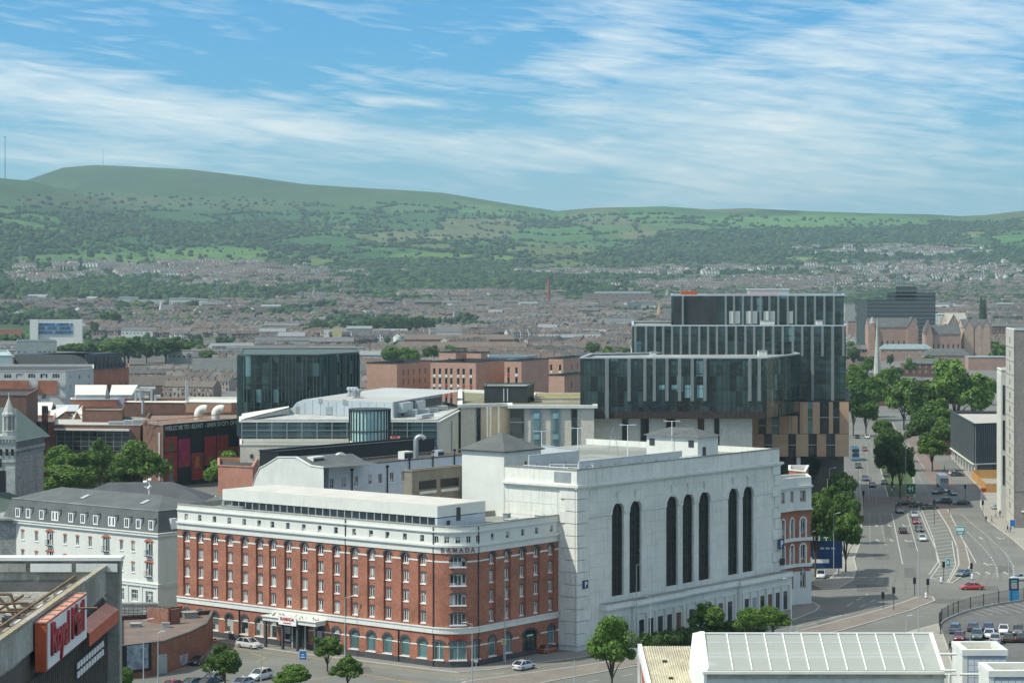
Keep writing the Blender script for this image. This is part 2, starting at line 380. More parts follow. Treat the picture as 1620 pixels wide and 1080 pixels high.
# ------------------------------------------------------------ terrain
_L = RNG.random((256, 256))
def vnoise(x, y):
    xi = np.floor(x).astype(int); yi = np.floor(y).astype(int); fx = x-xi; fy = y-yi
    fx = fx*fx*(3-2*fx); fy = fy*fy*(3-2*fy); g = lambda a, b: _L[a & 255, b & 255]
    return (g(xi, yi)*(1-fx)+g(xi+1, yi)*fx)*(1-fy)+(g(xi, yi+1)*(1-fx)+g(xi+1, yi+1)*fx)*fy
def fbm(x, y, o=4):
    r = 0; a = .5; t = 0
    for i in range(o): r = r+a*vnoise(x*2**i+i*17.3, y*2**i+i*9.1); t += a; a *= .5
    return r/t
RX = [-2500, -900, -400, 0, 45, 100, 150, 200, 300, 400, 480, 600, 700, 800, 880, 940, 1050, 1120, 1180, 1290, 1400, 1470, 1520, 1560, 1620, 1900, 2600, 4200]
RY = [330, 300, 290, 292, 284, 265, 261, 263, 268, 280, 291, 298, 305, 322, 334, 329, 326, 331, 329, 334, 338, 339, 342, 340, 333, 320, 335, 360]
SX = [-2500, -900, -400, 0, 45, 120, 200, 290, 420, 520, 640, 760, 4200]
SY = [300, 275, 272, 278, 284, 306, 330, 350, 368, 382, 400, 420, 430]
def terr(X, Y):
    X = np.asarray(X, float); Y = np.asarray(Y, float)
    px = 810+F*X/np.maximum(Y, 500.)
    zr = HC-(np.interp(px, RX, RY)-HY)/F*8500; t = np.clip((Y-2600)/5900, 0, 1)
    z = zr*(.93*t**2.15+.07*t)
    z = np.where(Y > 8500, zr*np.clip(1-(Y-8500)/5200, .25, 1)-8*np.minimum((Y-8500)/300, 1), z)
    zs = HC-(np.interp(px, SX, SY)-HY)/F*6900; ts = np.clip((Y-2600)/4300, 0, 1)
    s = np.where(Y < 6900, zs*(.9*ts**2.0+.1*ts), zs-(Y-6900)*.22)
    d = z-s; z = .5*(z+s+np.sqrt(d*d+120.))
    z = np.where(Y < 2600, 0, z-np.sqrt(120.)/2*np.clip(1-t*6, 0, 1))
    amp = np.clip((Y-3400)/3000, 0, 1)*np.clip((8600-Y)/1500, 0, 1)
    z = z+amp*(fbm(X/520+3, Y/700, 5)-.5)*86
    return np.where(Y < 2600, 0., np.maximum(z, 0))
def elps(px, py, cx, cy, rx, ry): return ((px-cx)/rx)**2+((py-cy)/ry)**2 < 1
def voro(X, Y, s, seed=0):
    gx = X/s; gy = Y/s; ix = np.floor(gx).astype(int); iy = np.floor(gy).astype(int)
    d1 = np.full(X.shape, 9.); d2 = np.full(X.shape, 9.); idn = np.zeros(X.shape)
    for a in (-1, 0, 1):
        for b in (-1, 0, 1):
            jx = ix+a; jy = iy+b; u = _L[(jx*7+seed) & 255, (jy*13+5) & 255]; w = _L[(jx*11+31) & 255, (jy*5+seed) & 255]
            d = np.hypot(jx+.1+.8*u-gx, jy+.1+.8*w-gy); c = d < d1
            d2 = np.where(c, d1, np.minimum(d2, d)); idn = np.where(c, _L[(jx*3+91) & 255, (jy*17+2) & 255], idn); d1 = np.where(c, d, d1)
    return d2-d1, idn
def wood_density(X, Y, px, py):
    """how wooded the hillside is"""
    n = fbm(X/420, Y/520, 4); n2 = fbm(X/130+9, Y/160, 3)
    d = np.clip((n-.47)*5, 0, 1)*np.clip((py-335)/30, 0, 1)*.75
    d = np.maximum(d, np.where((py > 338) & (px < 520), np.clip((n*.5+n2*.5-.42)*6, 0, 1)*.7, 0))
    d = np.maximum(d, np.where(elps(px, py, 700, 436, 260, 26), .95, 0))
    d = np.maximum(d, np.where(elps(px, py, 160, 452, 330, 16), .9, 0))
    d = np.maximum(d, np.where(elps(px, py, 1130, 395, 130, 30), .9, 0))
    d = np.maximum(d, np.where(elps(px, py, 1330, 372, 190, 11), .9, 0))
    d = np.maximum(d, np.where(elps(px, py, 1260, 402, 90, 14), .9, 0))
    d = np.maximum(d, np.where(elps(px, py, 1500, 405, 190, 9), .75, 0))
    return np.clip(d, 0, 1)
FIELDS = [(1270, 351, 175, 12, (.20, .33, .10)), (1390, 350, 90, 10, (.16, .27, .085)), (680, 405, 75, 6, (.24, .32, .07)), (505, 417, 38, 8, (.22, .27, .085)), (700, 372, 120, 9, (.30, .25, .13)), (760, 352, 60, 6, (.29, .24, .13)),
          (890, 422, 75, 6, (.23, .24, .09)), (1010, 370, 34, 9, (.31, .24, .14)), (1100, 439, 70, 6, (.20, .32, .08)), (1265, 411, 42, 5, (.27, .28, .10)), (790, 409, 34, 6, (.23, .30, .08)), (1330, 397, 40, 5, (.31, .25, .12)),
          (340, 405, 120, 16, (.17, .25, .075)), (130, 410, 120, 9, (.17, .24, .08)), (1540, 371, 22, 5, (.30, .27, .11)), (870, 395, 90, 8, (.22, .22, .09)), (960, 352, 60, 8, (.20, .18, .10)), (330, 322, 160, 12, (.12, .15, .065)), (150, 318, 140, 14, (.14, .15, .07))]
def hillcolor(X, Y, Zt):
    px = 810+F*X/np.maximum(Y, 500.); py = HY+F*(HC-Zt)/np.maximum(Y, 500.)
    e, i = voro(X, Y*.8, 210, 3); n = fbm(X/150, Y/220, 4); n3 = fbm(X/900+4, Y/1300, 3)
    pal = np.array([(.075, .155, .045), (.11, .19, .055), (.06, .125, .04), (.19, .18, .08), (.13, .18, .06), (.045, .095, .032), (.10, .19, .05)])
    c = pal[(i*6.99).astype(int)]
    heath = np.stack([.035+.045*n3, .082+.03*n3, .036+0*n], -1)
    k = np.clip((340-py)/34+(n-.5)*2.2, 0, 1)*np.where(px > 1000, .8, .92)
    c = c*(1-k[..., None])+heath*k[..., None]
    fields = []
    for (cx, cy, rx, ry, col) in FIELDS:
        r = np.sqrt(((px-cx)/rx)**2+((py-cy)/ry)**2)+(n-.5)*.5
        w = np.clip((1-r)*5, 0, 1)[..., None]*.92; fields.append((w, np.array(col)*.8))
    stripe = (elps(px, py, 1300, 352, 190, 13) & (np.abs(((py-px*.012)*.28) % 1-.5) < .09))
    w = np.where(stripe, .55, 0)+np.where((e < .045) & (Y > 4200) & (py > 315), .6, 0); w = np.clip(w, 0, .8)[..., None]; c = c*(1-w)+np.array((.03, .055, .02))*w
    wd = (wood_density(X, Y, px, py)*np.clip((Y-3000)/800, 0, 1))[..., None]*.85; c = c*(1-wd)+np.array((.03, .055, .02))*wd
    for w, col in fields: c = c*(1-w)+col*w
    city = np.clip((py-np.where(px < 1000, 462, 436)+(n-.5)*30)/8, 0, 1); city = np.where(Y < 2700, 1., city)[..., None]
    gp = np.clip((n-.52)*9, 0, 1)[..., None]; cg = np.array((.12, .115, .10))*(1-gp)+np.array((.06, .09, .035))*gp
    c = c*(1-city)+cg*city
    big = .58+.84*fbm(X/1100+7, Y/900+2, 3)[..., None]  # broad brightness noise in the hill colour, standing in for cloud shadows
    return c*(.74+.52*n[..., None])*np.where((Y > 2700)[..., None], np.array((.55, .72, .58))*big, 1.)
ya = np.concatenate([np.array([-900., -300, 200, 700, 1200, 1800, 2300, 2600]), np.linspace(2650, 4500, 60)[1:], np.linspace(4500, 8800, 270)[1:], np.geomspace(8800, 20000, 24)[1:]])
aa = np.concatenate([np.linspace(-.75, -.28, 40)[:-1], np.linspace(-.28, .28, 620), np.linspace(.28, .75, 40)[1:]])
A_, Y_ = np.meshgrid(aa, ya); X_ = A_*(np.abs(Y_)+900)
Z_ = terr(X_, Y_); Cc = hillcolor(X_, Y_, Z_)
nr, nc = X_.shape
me = bpy.data.meshes.new('terrain'); vs = np.stack([X_, Y_, Z_], -1).reshape(-1, 3)
idx = np.arange(nr*nc).reshape(nr, nc); q = np.stack([idx[:-1, :-1], idx[:-1, 1:], idx[1:, 1:], idx[1:, :-1]], -1).reshape(-1, 4)
def npmesh(name, vs, q, m, col=None):
    me = bpy.data.meshes.new(name); n = len(vs); k = q.shape[1]
    me.vertices.add(n); me.vertices.foreach_set('co', vs.astype(np.float32).ravel())
    me.loops.add(q.size); me.loops.foreach_set('vertex_index', q.astype(np.int32).ravel())
    me.polygons.add(len(q)); me.polygons.foreach_set('loop_start', np.arange(0, q.size, k, dtype=np.int32)); me.polygons.foreach_set('loop_total', np.full(len(q), k, dtype=np.int32))
    me.update(calc_edges=True)
    if col is not None:
        a = me.color_attributes.new('Col', 'FLOAT_COLOR', 'POINT'); cc = np.ones((n, 4), np.float32); cc[:, :3] = col; a.data.foreach_set('color', cc.ravel())
    me.materials.append(m); return me
hill_m = attrmat('hill_ground', .95, .5, .03)
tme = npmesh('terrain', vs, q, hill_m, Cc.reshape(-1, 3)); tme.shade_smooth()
tag(put('ground', tme), kind='structure')

# ------------------------------------------------------------ roads, pavements, markings (all on the flat ground)
def sheet(name, pxs, z, m, zb=None, kind='structure'):
    b = MB(); pts = [G(x, y) for x, y in pxs]
    if zb is None: b.poly([(p.x, p.y, z) for p in pts])
    else:
        ar = sum(pts[i-1].x*pts[i].y-pts[i].x*pts[i-1].y for i in range(len(pts)))
        if ar < 0: pts.reverse()
        q = polyoff(pts, -.3); ring(b, pts, 0, -.3, zb, z); b.cur = 1; b.poly([(p.x, p.y, z-.004) for p in q])
        return tag(b.obj(name, [kerbm, m]), kind=kind)
    return tag(b.obj(name, m), kind=kind)
city_lot = sheet('street_ground', [(-60, 1300), (-60, 700), (200, 600), (1000, 560), (1700, 560), (1900, 640), (1900, 1300)], .004, mat('city_ground', (.15, .145, .135), .95, .2, .1, fine=.1))
sheet('road', [(-40, 1280), (185, 1062), (335, 1012), (690, 1058), (770, 1052), (950, 1033), (1240, 986), (1256, 925), (1262, 888), (1340, 878), (1368, 800), (1358, 740), (1343, 690), (1343, 655), (1440, 655), (1480, 690), (1530, 745), (1600, 790), (1760, 900), (1760, 1280)], .010, asph)
sheet('red_lane', [(1428, 690), (1446, 690), (1522, 778), (1480, 780)], .014, asphred)
sheet('red_crossing', [(1362, 797), (1405, 797), (1452, 806), (1520, 806), (1520, 794), (1400, 786), (1364, 786)], .014, asphred)
sheet('hotel_pavement', [(281, 1003), (335, 1014), (470, 1033), (690, 1060), (725, 1064), (780, 1059), (950, 1035), (1100, 1012), (1240, 987), (1292, 966), (1298, 959), (1284, 950), (1225, 935), (890, 1000), (300, 960)], .12, pave, 0)
sheet('peninsula_pavement', [(1279, 922), (1300, 932), (1326, 931), (1350, 918), (1356, 900), (1352, 884), (1362, 858), (1366, 800), (1360, 760), (1340, 770), (1330, 850), (1318, 872), (1330, 888), (1322, 905), (1312, 915), (1290, 917)], .12, pavel, 0)
sheet('central_reservation', [(690, 1100), (735, 1078), (860, 1061), (1010, 1040), (1240, 1003), (1290, 991), (1400, 962), (1455, 943), (1476, 944), (1480, 950), (1440, 966), (1330, 998), (1240, 1016), (1010, 1053), (870, 1078), (790, 1096)], .13, pavebr, 0)
sheet('paved_median', [(1482, 806), (1500, 835), (1513, 865), (1516, 893), (1500, 921), (1508, 922), (1531, 906), (1536, 893), (1528, 862), (1515, 835), (1500, 806)], .13, pavebr, 0)
sheet('tree_median', [(1386, 668), (1412, 668), (1436, 715), (1446, 760), (1448, 786), (1404, 786), (1392, 740), (1388, 700)], .12, grass, 0)
sheet('plaza_pavement', [(1550, 800), (1562, 824), (1600, 852), (1640, 888), (1800, 888), (1700, 700), (1500, 655), (1444, 655), (1486, 700), (1530, 752), (1552, 775)], .12, pavel, 0)
sheet('car_park_ground', [(1484, 984), (1492, 968), (1530, 953), (1600, 940), (1760, 925), (1760, 1200), (1540, 1200), (1500, 1040)], .014, mat('car_park_asphalt', (.12, .12, .115), .9, .2, .2))
sheet('footpath', [(1425, 1003), (1470, 990), (1486, 986), (1502, 1030), (1540, 1200), (1460, 1200), (1440, 1040)], .12, pavel, 0)
sheet('parking_pavement', [(150, 1068), (335, 1035), (345, 1012), (320, 1005), (150, 1005)], .12, pave, 0)
_pm = mat('repair_asphalt', (.115, .116, .107), .9, .2, .8)
for (x, y, w, h) in [(1395, 880, 14, 5), (1380, 930, 26, 6), (1440, 905, 10, 8), (1500, 950, 30, 4), (1405, 840, 6, 10), (1560, 930, 22, 4), (1330, 985, 40, 4), (880, 1066, 40, 3), (560, 1058, 30, 5), (1375, 760, 5, 8), (1590, 900, 12, 6), (1445, 862, 8, 4), (1260, 1003, 30, 4), (1480, 780, 8, 5)]:
    sheet('road_patch', [(x-w, y-h), (x+w*.8, y-h*.8), (x+w, y+h), (x-w*.9, y+h)], .016, _pm)
_tm = mat('tyre_worn_asphalt', (.145, .146, .132), .85, .15, .5)
mk = MB()
def strip(b, p, q, w, z=.022, dash=None, gap=0):
    p = G(*p) if len(p) == 2 else p; q = G(*q) if len(q) == 2 else q
    d = q-p; L = d.length; d = d/L; n = Vector((-d.y, d.x, 0))*w/2; s = 0.
    while s < L:
        e = min(L, s+(dash or L+1)); a = p+d*s; c = p+d*e
        b.quad(*[(v.x, v.y, z) for v in (a-n, c-n, c+n, a+n)]); s = e+gap if dash else L+1
def pline(b, pts, w, dash=None, gap=0, z=.022):
    for i in range(len(pts)-1): strip(b, pts[i], pts[i+1], w, z, dash, gap)
for pl, w, d, g in [([(1375, 812), (1377, 862)], .15, 2, 3), ([(1391, 812), (1401, 862)], .15, 2, 3), ([(1411, 812), (1428, 892)], .18, None, 0), ([(1435, 812), (1452, 872)], .15, None, 0), ([(1455, 810), (1480, 868), (1484, 888), (1470, 908)], .2, None, 0),
                    ([(1530, 841), (1552, 862), (1568, 881), (1577, 898), (1578, 914)], .18, 2.2, 2), ([(1520, 812), (1537, 827), (1568, 853), (1592, 876), (1603, 895), (1605, 916)], .18, 2.2, 2), ([(1500, 812), (1531, 866), (1544, 890)], .2, None, 0),
                    ([(1340, 958), (1373, 939)], .2, 5, 3), ([(1360, 960), (1392, 945)], .2, 4, 3), ([(1260, 975), (1300, 963)], .15, 3, 2), ([(1250, 993), (1400, 955)], .2, 5, 9), ([(1160, 1030), (1320, 1005)], .15, 3, 4),
                    ([(720, 1076), (1010, 1030), (1240, 995)], .15, 2.5, 5), ([(930, 1078), (1010, 1064)], .15, 2.5, 5), ([(1350, 800), (1360, 745), (1358, 700)], .15, 2, 4), ([(1375, 790), (1372, 740), (1370, 700)], .15, 2, 4), ([(1392, 730), (1385, 690)], .2, None, 0),
                    ([(1600, 845), (1625, 872)], .2, None, 0), ([(1420, 700), (1445, 740), (1475, 790)], .15, 2, 3), ([(1435, 700), (1462, 740)], .15, None, 0), ([(1200, 985), (1345, 972)], .2, None, 0), ([(1215, 1006), (1330, 974)], .12, None, 0)]:
    pline(mk, pl, w, d, g)
def polypx(b, pts, z=.022): b.poly([(*G(x, y)[:2], z) for x, y in pts])
for i in range(19):   # hatched area beside the paved median
    y = 812+i*5.6; l = np.interp(y, [800, 850, 893, 918], [1458, 1476, 1486, 1470]); r = np.interp(y, [800, 850, 893, 918], [1480, 1505, 1512, 1499])
    strip(mk, G(l+1, y+1.5), G(r-1, y-1.5), .3)
pline(mk, [(1458, 806), (1476, 850), (1487, 893), (1472, 914), (1498, 921), (1512, 893), (1506, 855)], .2)
def arrow(x, y, up=False, turn=0):
    p = G(x, y); s = 1. if up else -1.; b = mk
    for a in ([(-.12, -2), (.12, -2), (.12, .6), (-.12, .6)], [(-.45, .5), (.45, .5), (0, 2.)]):
        b.poly([(p.x+u*1.15, p.y+s*v*1.1, .022) for u, v in a])
    if turn: b.poly([(p.x+u*turn, p.y+v, .022) for u, v in [(.1, -.6), (1.1, -.2), (1.1, .5), (1.5, .2), (1.1, -1.0), (.1, -1.)]])
for x, y in [(1386, 831), (1407, 831), (1430, 831), (1388, 854), (1410, 854), (1434, 855)]: arrow(x, y, turn=(1 if x in (1430, 1434) else 0))
for x, y in [(1552, 851), (1580, 851), (1560, 892), (1563, 906), (1591, 906), (1547, 906)]: arrow(x, y, True, turn=(1 if x in (1580, 1560) else 0))
for i in range(8): strip(mk, (1512+i*14, 961-i*1.8), (1556+i*15, 973-i*1), .12)   # bays
tag(mk.obj('road_marking', roadw), kind='structure')
tk = MB()
for pl in [[(1384, 815), (1389, 900), (1360, 950)], [(1404, 815), (1414, 900), (1400, 945)], [(1424, 815), (1440, 900), (1440, 940)], [(1447, 815), (1466, 880)], [(1540, 850), (1566, 900), (1550, 930)], [(1560, 842), (1590, 895), (1590, 925)], [(1160, 1018), (1330, 985), (1440, 940)], [(900, 1050), (1160, 1008)], [(480, 1052), (700, 1078)], [(1364, 790), (1362, 700)], [(1382, 780), (1378, 700)]]:
    for o in (-.9, .9):
        for i in range(len(pl)-1): p, q = G(*pl[i]), G(*pl[i+1]); p.x += o; q.x += o; strip(tk, p, q, .55, .0145)
tag(tk.obj('tyre_track', _tm), kind='structure')
ym = MB()
pline(ym, [(335, 1018), (400, 1028), (470, 1037), (690, 1064), (740, 1068), (800, 1061), (950, 1038), (1000, 1030)], .1); pline(ym, [(335, 1020), (400, 1030), (470, 1039), (690, 1066), (740, 1070), (800, 1063)], .1)
pline(ym, [(185, 1075), (340, 1048), (405, 1046), (420, 1040), (396, 1032)], .12); pline(ym, [(490, 1075), (560, 1063), (720, 1092)], .12); pline(ym, [(590, 1073), (640, 1076), (700, 1083)], .12)
tag(ym.obj('yellow_line', yellowp), kind='structure')

# ------------------------------------------------------------ the terraced city
house_m = attrmat('house_shell', .85, .12, .3)
WALLC = np.array([(.20, .15, .125), (.24, .185, .155), (.16, .12, .105), (.33, .28, .24), (.55, .52, .47), (.68, .67, .63), (.28, .18, .14), (.21, .17, .15)]); WALLW = np.array([.2, .17, .16, .11, .10, .09, .09, .08])
ROOFC = np.array([(.108, .090, .078), (.13, .106, .09), (.09, .092, .092), (.15, .14, .13), (.065, .067, .067), (.14, .10, .085)]); ROOFW = np.array([.25, .22, .2, .15, .1, .08])
def house_template(d=8., he=5.4, hr=8.2, w=4.8, win=True):
    v = []; f = []; k = []     # k: 0 wall 1 roof 2 dark 3 white
    def add(vs, fs, kk): b = len(v); v.extend(vs); f.extend([[b+i for i in q] for q in fs]); k.extend([kk]*len(vs))
    a, D = w/2, d/2
    add([(-a, -D, 0), (a, -D, 0), (a, D, 0), (-a, D, 0), (-a, -D, he), (a, -D, he), (a, D, he), (-a, D, he)], [(0, 1, 5, 4), (2, 3, 7, 6), (1, 2, 6, 5), (3, 0, 4, 7)], 0)
    add([(-a, -D, he), (-a, D, he), (-a, 0, hr-.15), (-a, 0, hr-.15), (a, -D, he), (a, D, he), (a, 0, hr-.15), (a, 0, hr-.15)], [(0, 1, 2, 3), (4, 5, 6, 7)], 0)
    e = .25
    add([(-a, -D-e, he-.15), (a, -D-e, he-.15), (a, 0, hr), (-a, 0, hr), (a, D+e, he-.15), (-a, D+e, he-.15)], [(0, 1, 2, 3), (3, 2, 4, 5)], 1)
    add([(a-.7, -.5, hr-.5), (a-.02, -.5, hr-.5), (a-.02, .5, hr-.5), (a-.7, .5, hr-.5), (a-.7, -.5, hr+.75), (a-.02, -.5, hr+.75), (a-.02, .5, hr+.75), (a-.7, .5, hr+.75)], [(0, 1, 5, 4), (1, 2, 6, 5), (2, 3, 7, 6), (3, 0, 4, 7), (4, 5, 6, 7)], 4)
    if win:
        for s in (-1, 1):
            for (x, z, ww, hh, kk) in [(-1.1, 3.3, 1., 1.4, 2), (1.1, 3.3, 1., 1.4, 2), (-1.1, .9, 1.2, 1.5, 2), (1.2, 0, .9, 2.1, 3)]:
                y = s*(D+.03); add([(x-ww/2, y, z), (x+ww/2, y, z), (x+ww/2, y, z+hh), (x-ww/2, y, z+hh)], [(0, 1, 2, 3)], kk)
    return np.array(v, float), np.array(f), np.array(k)
TPL = house_template(); TPL0 = house_template(win=False)
def city_ok(px, py):
    if py > 640 and px > 1000: return False
    n = fbm(np.array(px/90.), np.array(py/26.), 3)
    if n < .36: return False
    for (cx, cy, rx, ry) in GREEN:
        if ((px-cx)/rx)**2+((py-cy)/ry)**2 < 1: return False
    return True
GREEN = [(210, 556, 125, 22), (30, 530, 100, 24), (330, 545, 45, 14), (160, 468, 330, 12), (585, 517, 110, 14), (640, 452, 260, 12), (1440, 600, 110, 60), (970, 470, 70, 12), (1410, 500, 75, 40), (85, 522, 60, 26), (1570, 600, 100, 50),
         (660, 520, 60, 8), (1080, 441, 90, 8), (900, 462, 40, 6), (290, 585, 60, 12), (640, 552, 60, 12)]
rows = []
def district(x0, x1, y0, y1, ang, pitch, keep, scale=1.):
    c, s = math.cos(ang), math.sin(ang); R = max(x1-x0, y1-y0)*.8; cx, cy = (x0+x1)/2, (y0+y1)/2; v = -R
    while v < R:
        u = -R+random.uniform(0, 30)
        while u < R:
            n = random.randint(6, 16); L = n*4.8*scale; X = cx+c*(u+L/2)-s*v; Y = cy+s*(u+L/2)+c*v
            if x0 < X < x1 and y0 < Y < y1 and random.random() < keep and abs(X) < Y*.235+30: rows.append((X, Y, ang+random.uniform(-.03, .03), n, scale))
            u += L+random.choice((5, 8, 10, 16))
        v += pitch*random.choice((.85, 1, 1, 1.25))
rr = random.Random(5)
yy = 1010.
while yy < 4700:
    hh = 210+yy*.08; w_ = 300+yy*.1; xx = -yy*.25
    while xx < yy*.25:
        district(xx, xx+w_, yy, yy+hh, rr.choice((.0, .12, -.15, .35, -.4, .9, -.8, 1.35)), rr.choice((21, 25, 30))*(1+yy/12000), .84)
        xx += w_
    yy += hh
H = []
for (X, Y, a, n, s) in rows:
    z0 = float(terr(X, Y)); px = 810+F*X/Y; py = HY+F*(HC-z0)/Y
    if Y < 1080 and (px > 230): continue
    if Y < 1250 and px > 560: continue
    if not city_ok(px, py): continue
    if py < (464 if px < 1000 else 440)+random.uniform(-4, 6): continue
    if random.random() < .22: continue
    wi = RNG.choice(8, p=WALLW/WALLW.sum()); ri = RNG.choice(6, p=ROOFW); c, sn = math.cos(a), math.sin(a)
    sz = random.uniform(.9, 1.12)
    for i in range(n):
        u = (i-(n-1)/2)*4.8; x, y = X+c*u, Y+sn*u
        H.append((x, y, z0-.3, a, sz*(1. if Y < 1400 else random.choice((1, 1.05, 1.15))), wi if random.random() < .75 else RNG.integers(8), ri if random.random() < .8 else RNG.integers(6), n))
# larger blocks between the terraces: schools, halls, sheds
BLK = {}
def big_blocks():
    kinds = [('pale flat-roofed block', (.42, .41, .37), (.22, .22, .21)), ('brown brick hall, grey roof', (.22, .17, .14), (.13, .135, .135)), ('long grey shed', (.30, .32, .32), (.21, .225, .225)), ('white gabled hall', (.62, .61, .57), (.12, .12, .12)), ('dark brick block, brown roof', (.16, .12, .10), (.11, .10, .09))]
    n = 0
    while n < 95:
        px = random.uniform(-10, 1630); py = random.uniform(474, 590)
        if (px > 990 and 500 < py) or (py > 545 and px > 560) or not city_ok(px, py): continue
        Y = HC*F/(py-HY); Y = min(Y, 3600); X = (px-810)/F*Y
        if Y < 1150: continue
        k = random.randrange(5); L = random.uniform(16, 60); D = random.uniform(10, 18); h_ = random.uniform(6, 11); nm, wc, rc = kinds[k]; r0 = 0 if k == 0 else random.uniform(2, 4)
        if k not in BLK: BLK[k] = (mat('block_wall_%s' % 'abcde'[k], wc, .85, .1), mat('block_roof_%s' % 'abcde'[k], rc, .8, .12))
        zone = 'far left' if px < 250 else 'left' if px < 500 else 'central' if px < 750 else 'right-centre' if px < 1000 else 'right'; dist = 'near' if py > 540 else 'nearer middle' if py > 522 else 'middle' if py > 505 else 'farther' if py > 488 else 'farthest'
        t_ = thing('town_block', '%s among the %s terraces, %s rows' % (nm, zone, dist), 'building', (X, Y, float(terr(X, Y))), random.choice((0, .1, -.2, .4, -.5)), '%s buildings, %s, %s' % (nm, zone, dist))
        b = MB(); b.box(-L/2, L/2, -D/2, D/2, -.5, h_)
        if r0: b.quad((-L/2, -D/2, h_), (-L/2, D/2, h_), (-L/2, 0, h_+r0)); b.quad((L/2, -D/2, h_), (L/2, D/2, h_), (L/2, 0, h_+r0))
        b.obj('wall', BLK[k][0], t_); b = MB()
        if r0: b.quad((-L/2-.3, -D/2-.4, h_-.1), (L/2+.3, -D/2-.4, h_-.1), (L/2+.3, 0, h_+r0), (-L/2-.3, 0, h_+r0)); b.quad((-L/2-.3, D/2+.4, h_-.1), (L/2+.3, D/2+.4, h_-.1), (L/2+.3, 0, h_+r0), (-L/2-.3, 0, h_+r0))
        else: b.box(-L/2-.2, L/2+.2, -D/2-.2, D/2+.2, h_, h_+.5)
        b.obj('roof', BLK[k][1], t_); n += 1
        for i in range(int(L/4)): cube(t_, 'window', gl, (-L/2+2+i*4, -D/2-.03, h_*.45), (1.8, .08, 1.6))
        BL.append((X, Y, max(L, D)*.6))
BL = []; big_blocks()
H = [h for h in H if all((h[0]-x)**2+(h[1]-y)**2 > r*r for x, y, r in BL)]
# estates on the hillsides
def estate(cx, cy, rx, ry, num, whiteness):
    k = 0
    while k < num:
        px = random.gauss(cx, rx*.5); py = random.gauss(cy, ry*.45)
        if abs(py-cy) > ry: continue
        # find the ground at this direction
        Ys = np.linspace(2700, 8200, 180); Xs = (px-810)/F*Ys; pz = HY+F*(HC-terr(Xs, Ys))/Ys; j = np.where(pz < py)[0]
        if not len(j): k += 1; continue
        Y = Ys[j[0]]; X = Xs[j[0]]; a = random.choice((0., .1, -.1, .3, 1.2)); n = random.randint(2, 6)
        wi = random.choice((4, 5)) if random.random() < whiteness else int(RNG.choice(8, p=WALLW/WALLW.sum())); ri = int(RNG.choice(6, p=ROOFW))
        for i in range(n): H.append((X+math.cos(a)*i*7, Y+math.sin(a)*i*7, float(terr(X, Y))-.4, a, 1.5, wi, ri, n))
        k += n
estate(280, 431, 230, 12, 900, .85); estate(410, 443, 120, 17, 650, .5); estate(40, 445, 80, 6, 90, .9); estate(1430, 399, 140, 8, 330, .95); estate(1500, 432, 200, 18, 900, .65); estate(1240, 450, 170, 11, 600, .5)
estate(950, 434, 170, 5, 300, .8); estate(1150, 428, 140, 6, 160, .8); estate(330, 420, 120, 3, 120, 1.); estate(1100, 455, 110, 8, 400, .4); estate(730, 470, 90, 5, 200, .5)
H = np.array(H, float)
d = np.hypot(H[:, 0], H[:, 1]); order = np.argsort(d); H = H[order]
def shell_cols(h, k):
    wc = WALLC[int(h[5])]*random.uniform(.9, 1.1); rc = ROOFC[int(h[6])]*random.uniform(.88, 1.15)
    cc = WALLC[int(h[5]) if h[5] not in (4, 5) else 1]*.8
    tab = np.array([wc, rc, (.03, .033, .035), (.4, .38, .35) if random.random() < .5 else (.12, .06, .05), cc]); return tab[k]
def merge(Hs, tpl, name, label_kind='stuff'):
    V, Fc, K = tpl; n = len(Hs); c = np.cos(Hs[:, 3])[:, None]; s = np.sin(Hs[:, 3])[:, None]; sc = Hs[:, 4][:, None]
    x = V[None, :, 0]*np.ones((n, 1)); y = V[None, :, 1]*sc; z = V[None, :, 2]*sc
    P3 = np.stack([Hs[:, 0][:, None]+x*c-y*s, Hs[:, 1][:, None]+x*s+y*c, Hs[:, 2][:, None]+z], -1).reshape(-1, 3)
    Q = (Fc[None]+(np.arange(n)*len(V))[:, None, None]).reshape(-1, 4); C = np.concatenate([shell_cols(h, K) for h in Hs])
    return tag(put(name, npmesh(name, P3, Q, house_m, C)), kind=label_kind)
nearH = H[:290]; midH = H[290:9000]; farH = H[9000:]
merge(midH, TPL, 'terraced_houses'); merge(farH, TPL0, 'distant_houses')
wallms = [mat('house_wall_%s' % n, tuple(c), .85, .1) for n, c in zip('abcdefgh', WALLC)]; roofms = [mat('house_roof_%s' % n, tuple(c), .8, .15) for n, c in zip('abcdef', ROOFC)]
WN = ['red brick', 'light red brick', 'dark red brick', 'pale brown brick', 'cream rendered', 'white rendered', 'orange brick', 'brown brick']; RN = ['dark brown roof', 'brown roof', 'dark grey roof', 'light brown roof', 'black roof', 'reddish roof']
_hm = {}
V0, F0, K0 = TPL
def hpart(kk, m):
    key = (kk, m.name)
    if key not in _hm:
        fs = [f for f in F0.tolist() if K0[f[0]] == kk]; us = sorted({i for f in fs for i in f}); ix = {u: j for j, u in enumerate(us)}; b = MB(); b.add([tuple(V0[u]) for u in us], [[ix[i] for i in f] for f in fs]); _hm[key] = b.mesh('house_piece', m)
    return _hm[key]
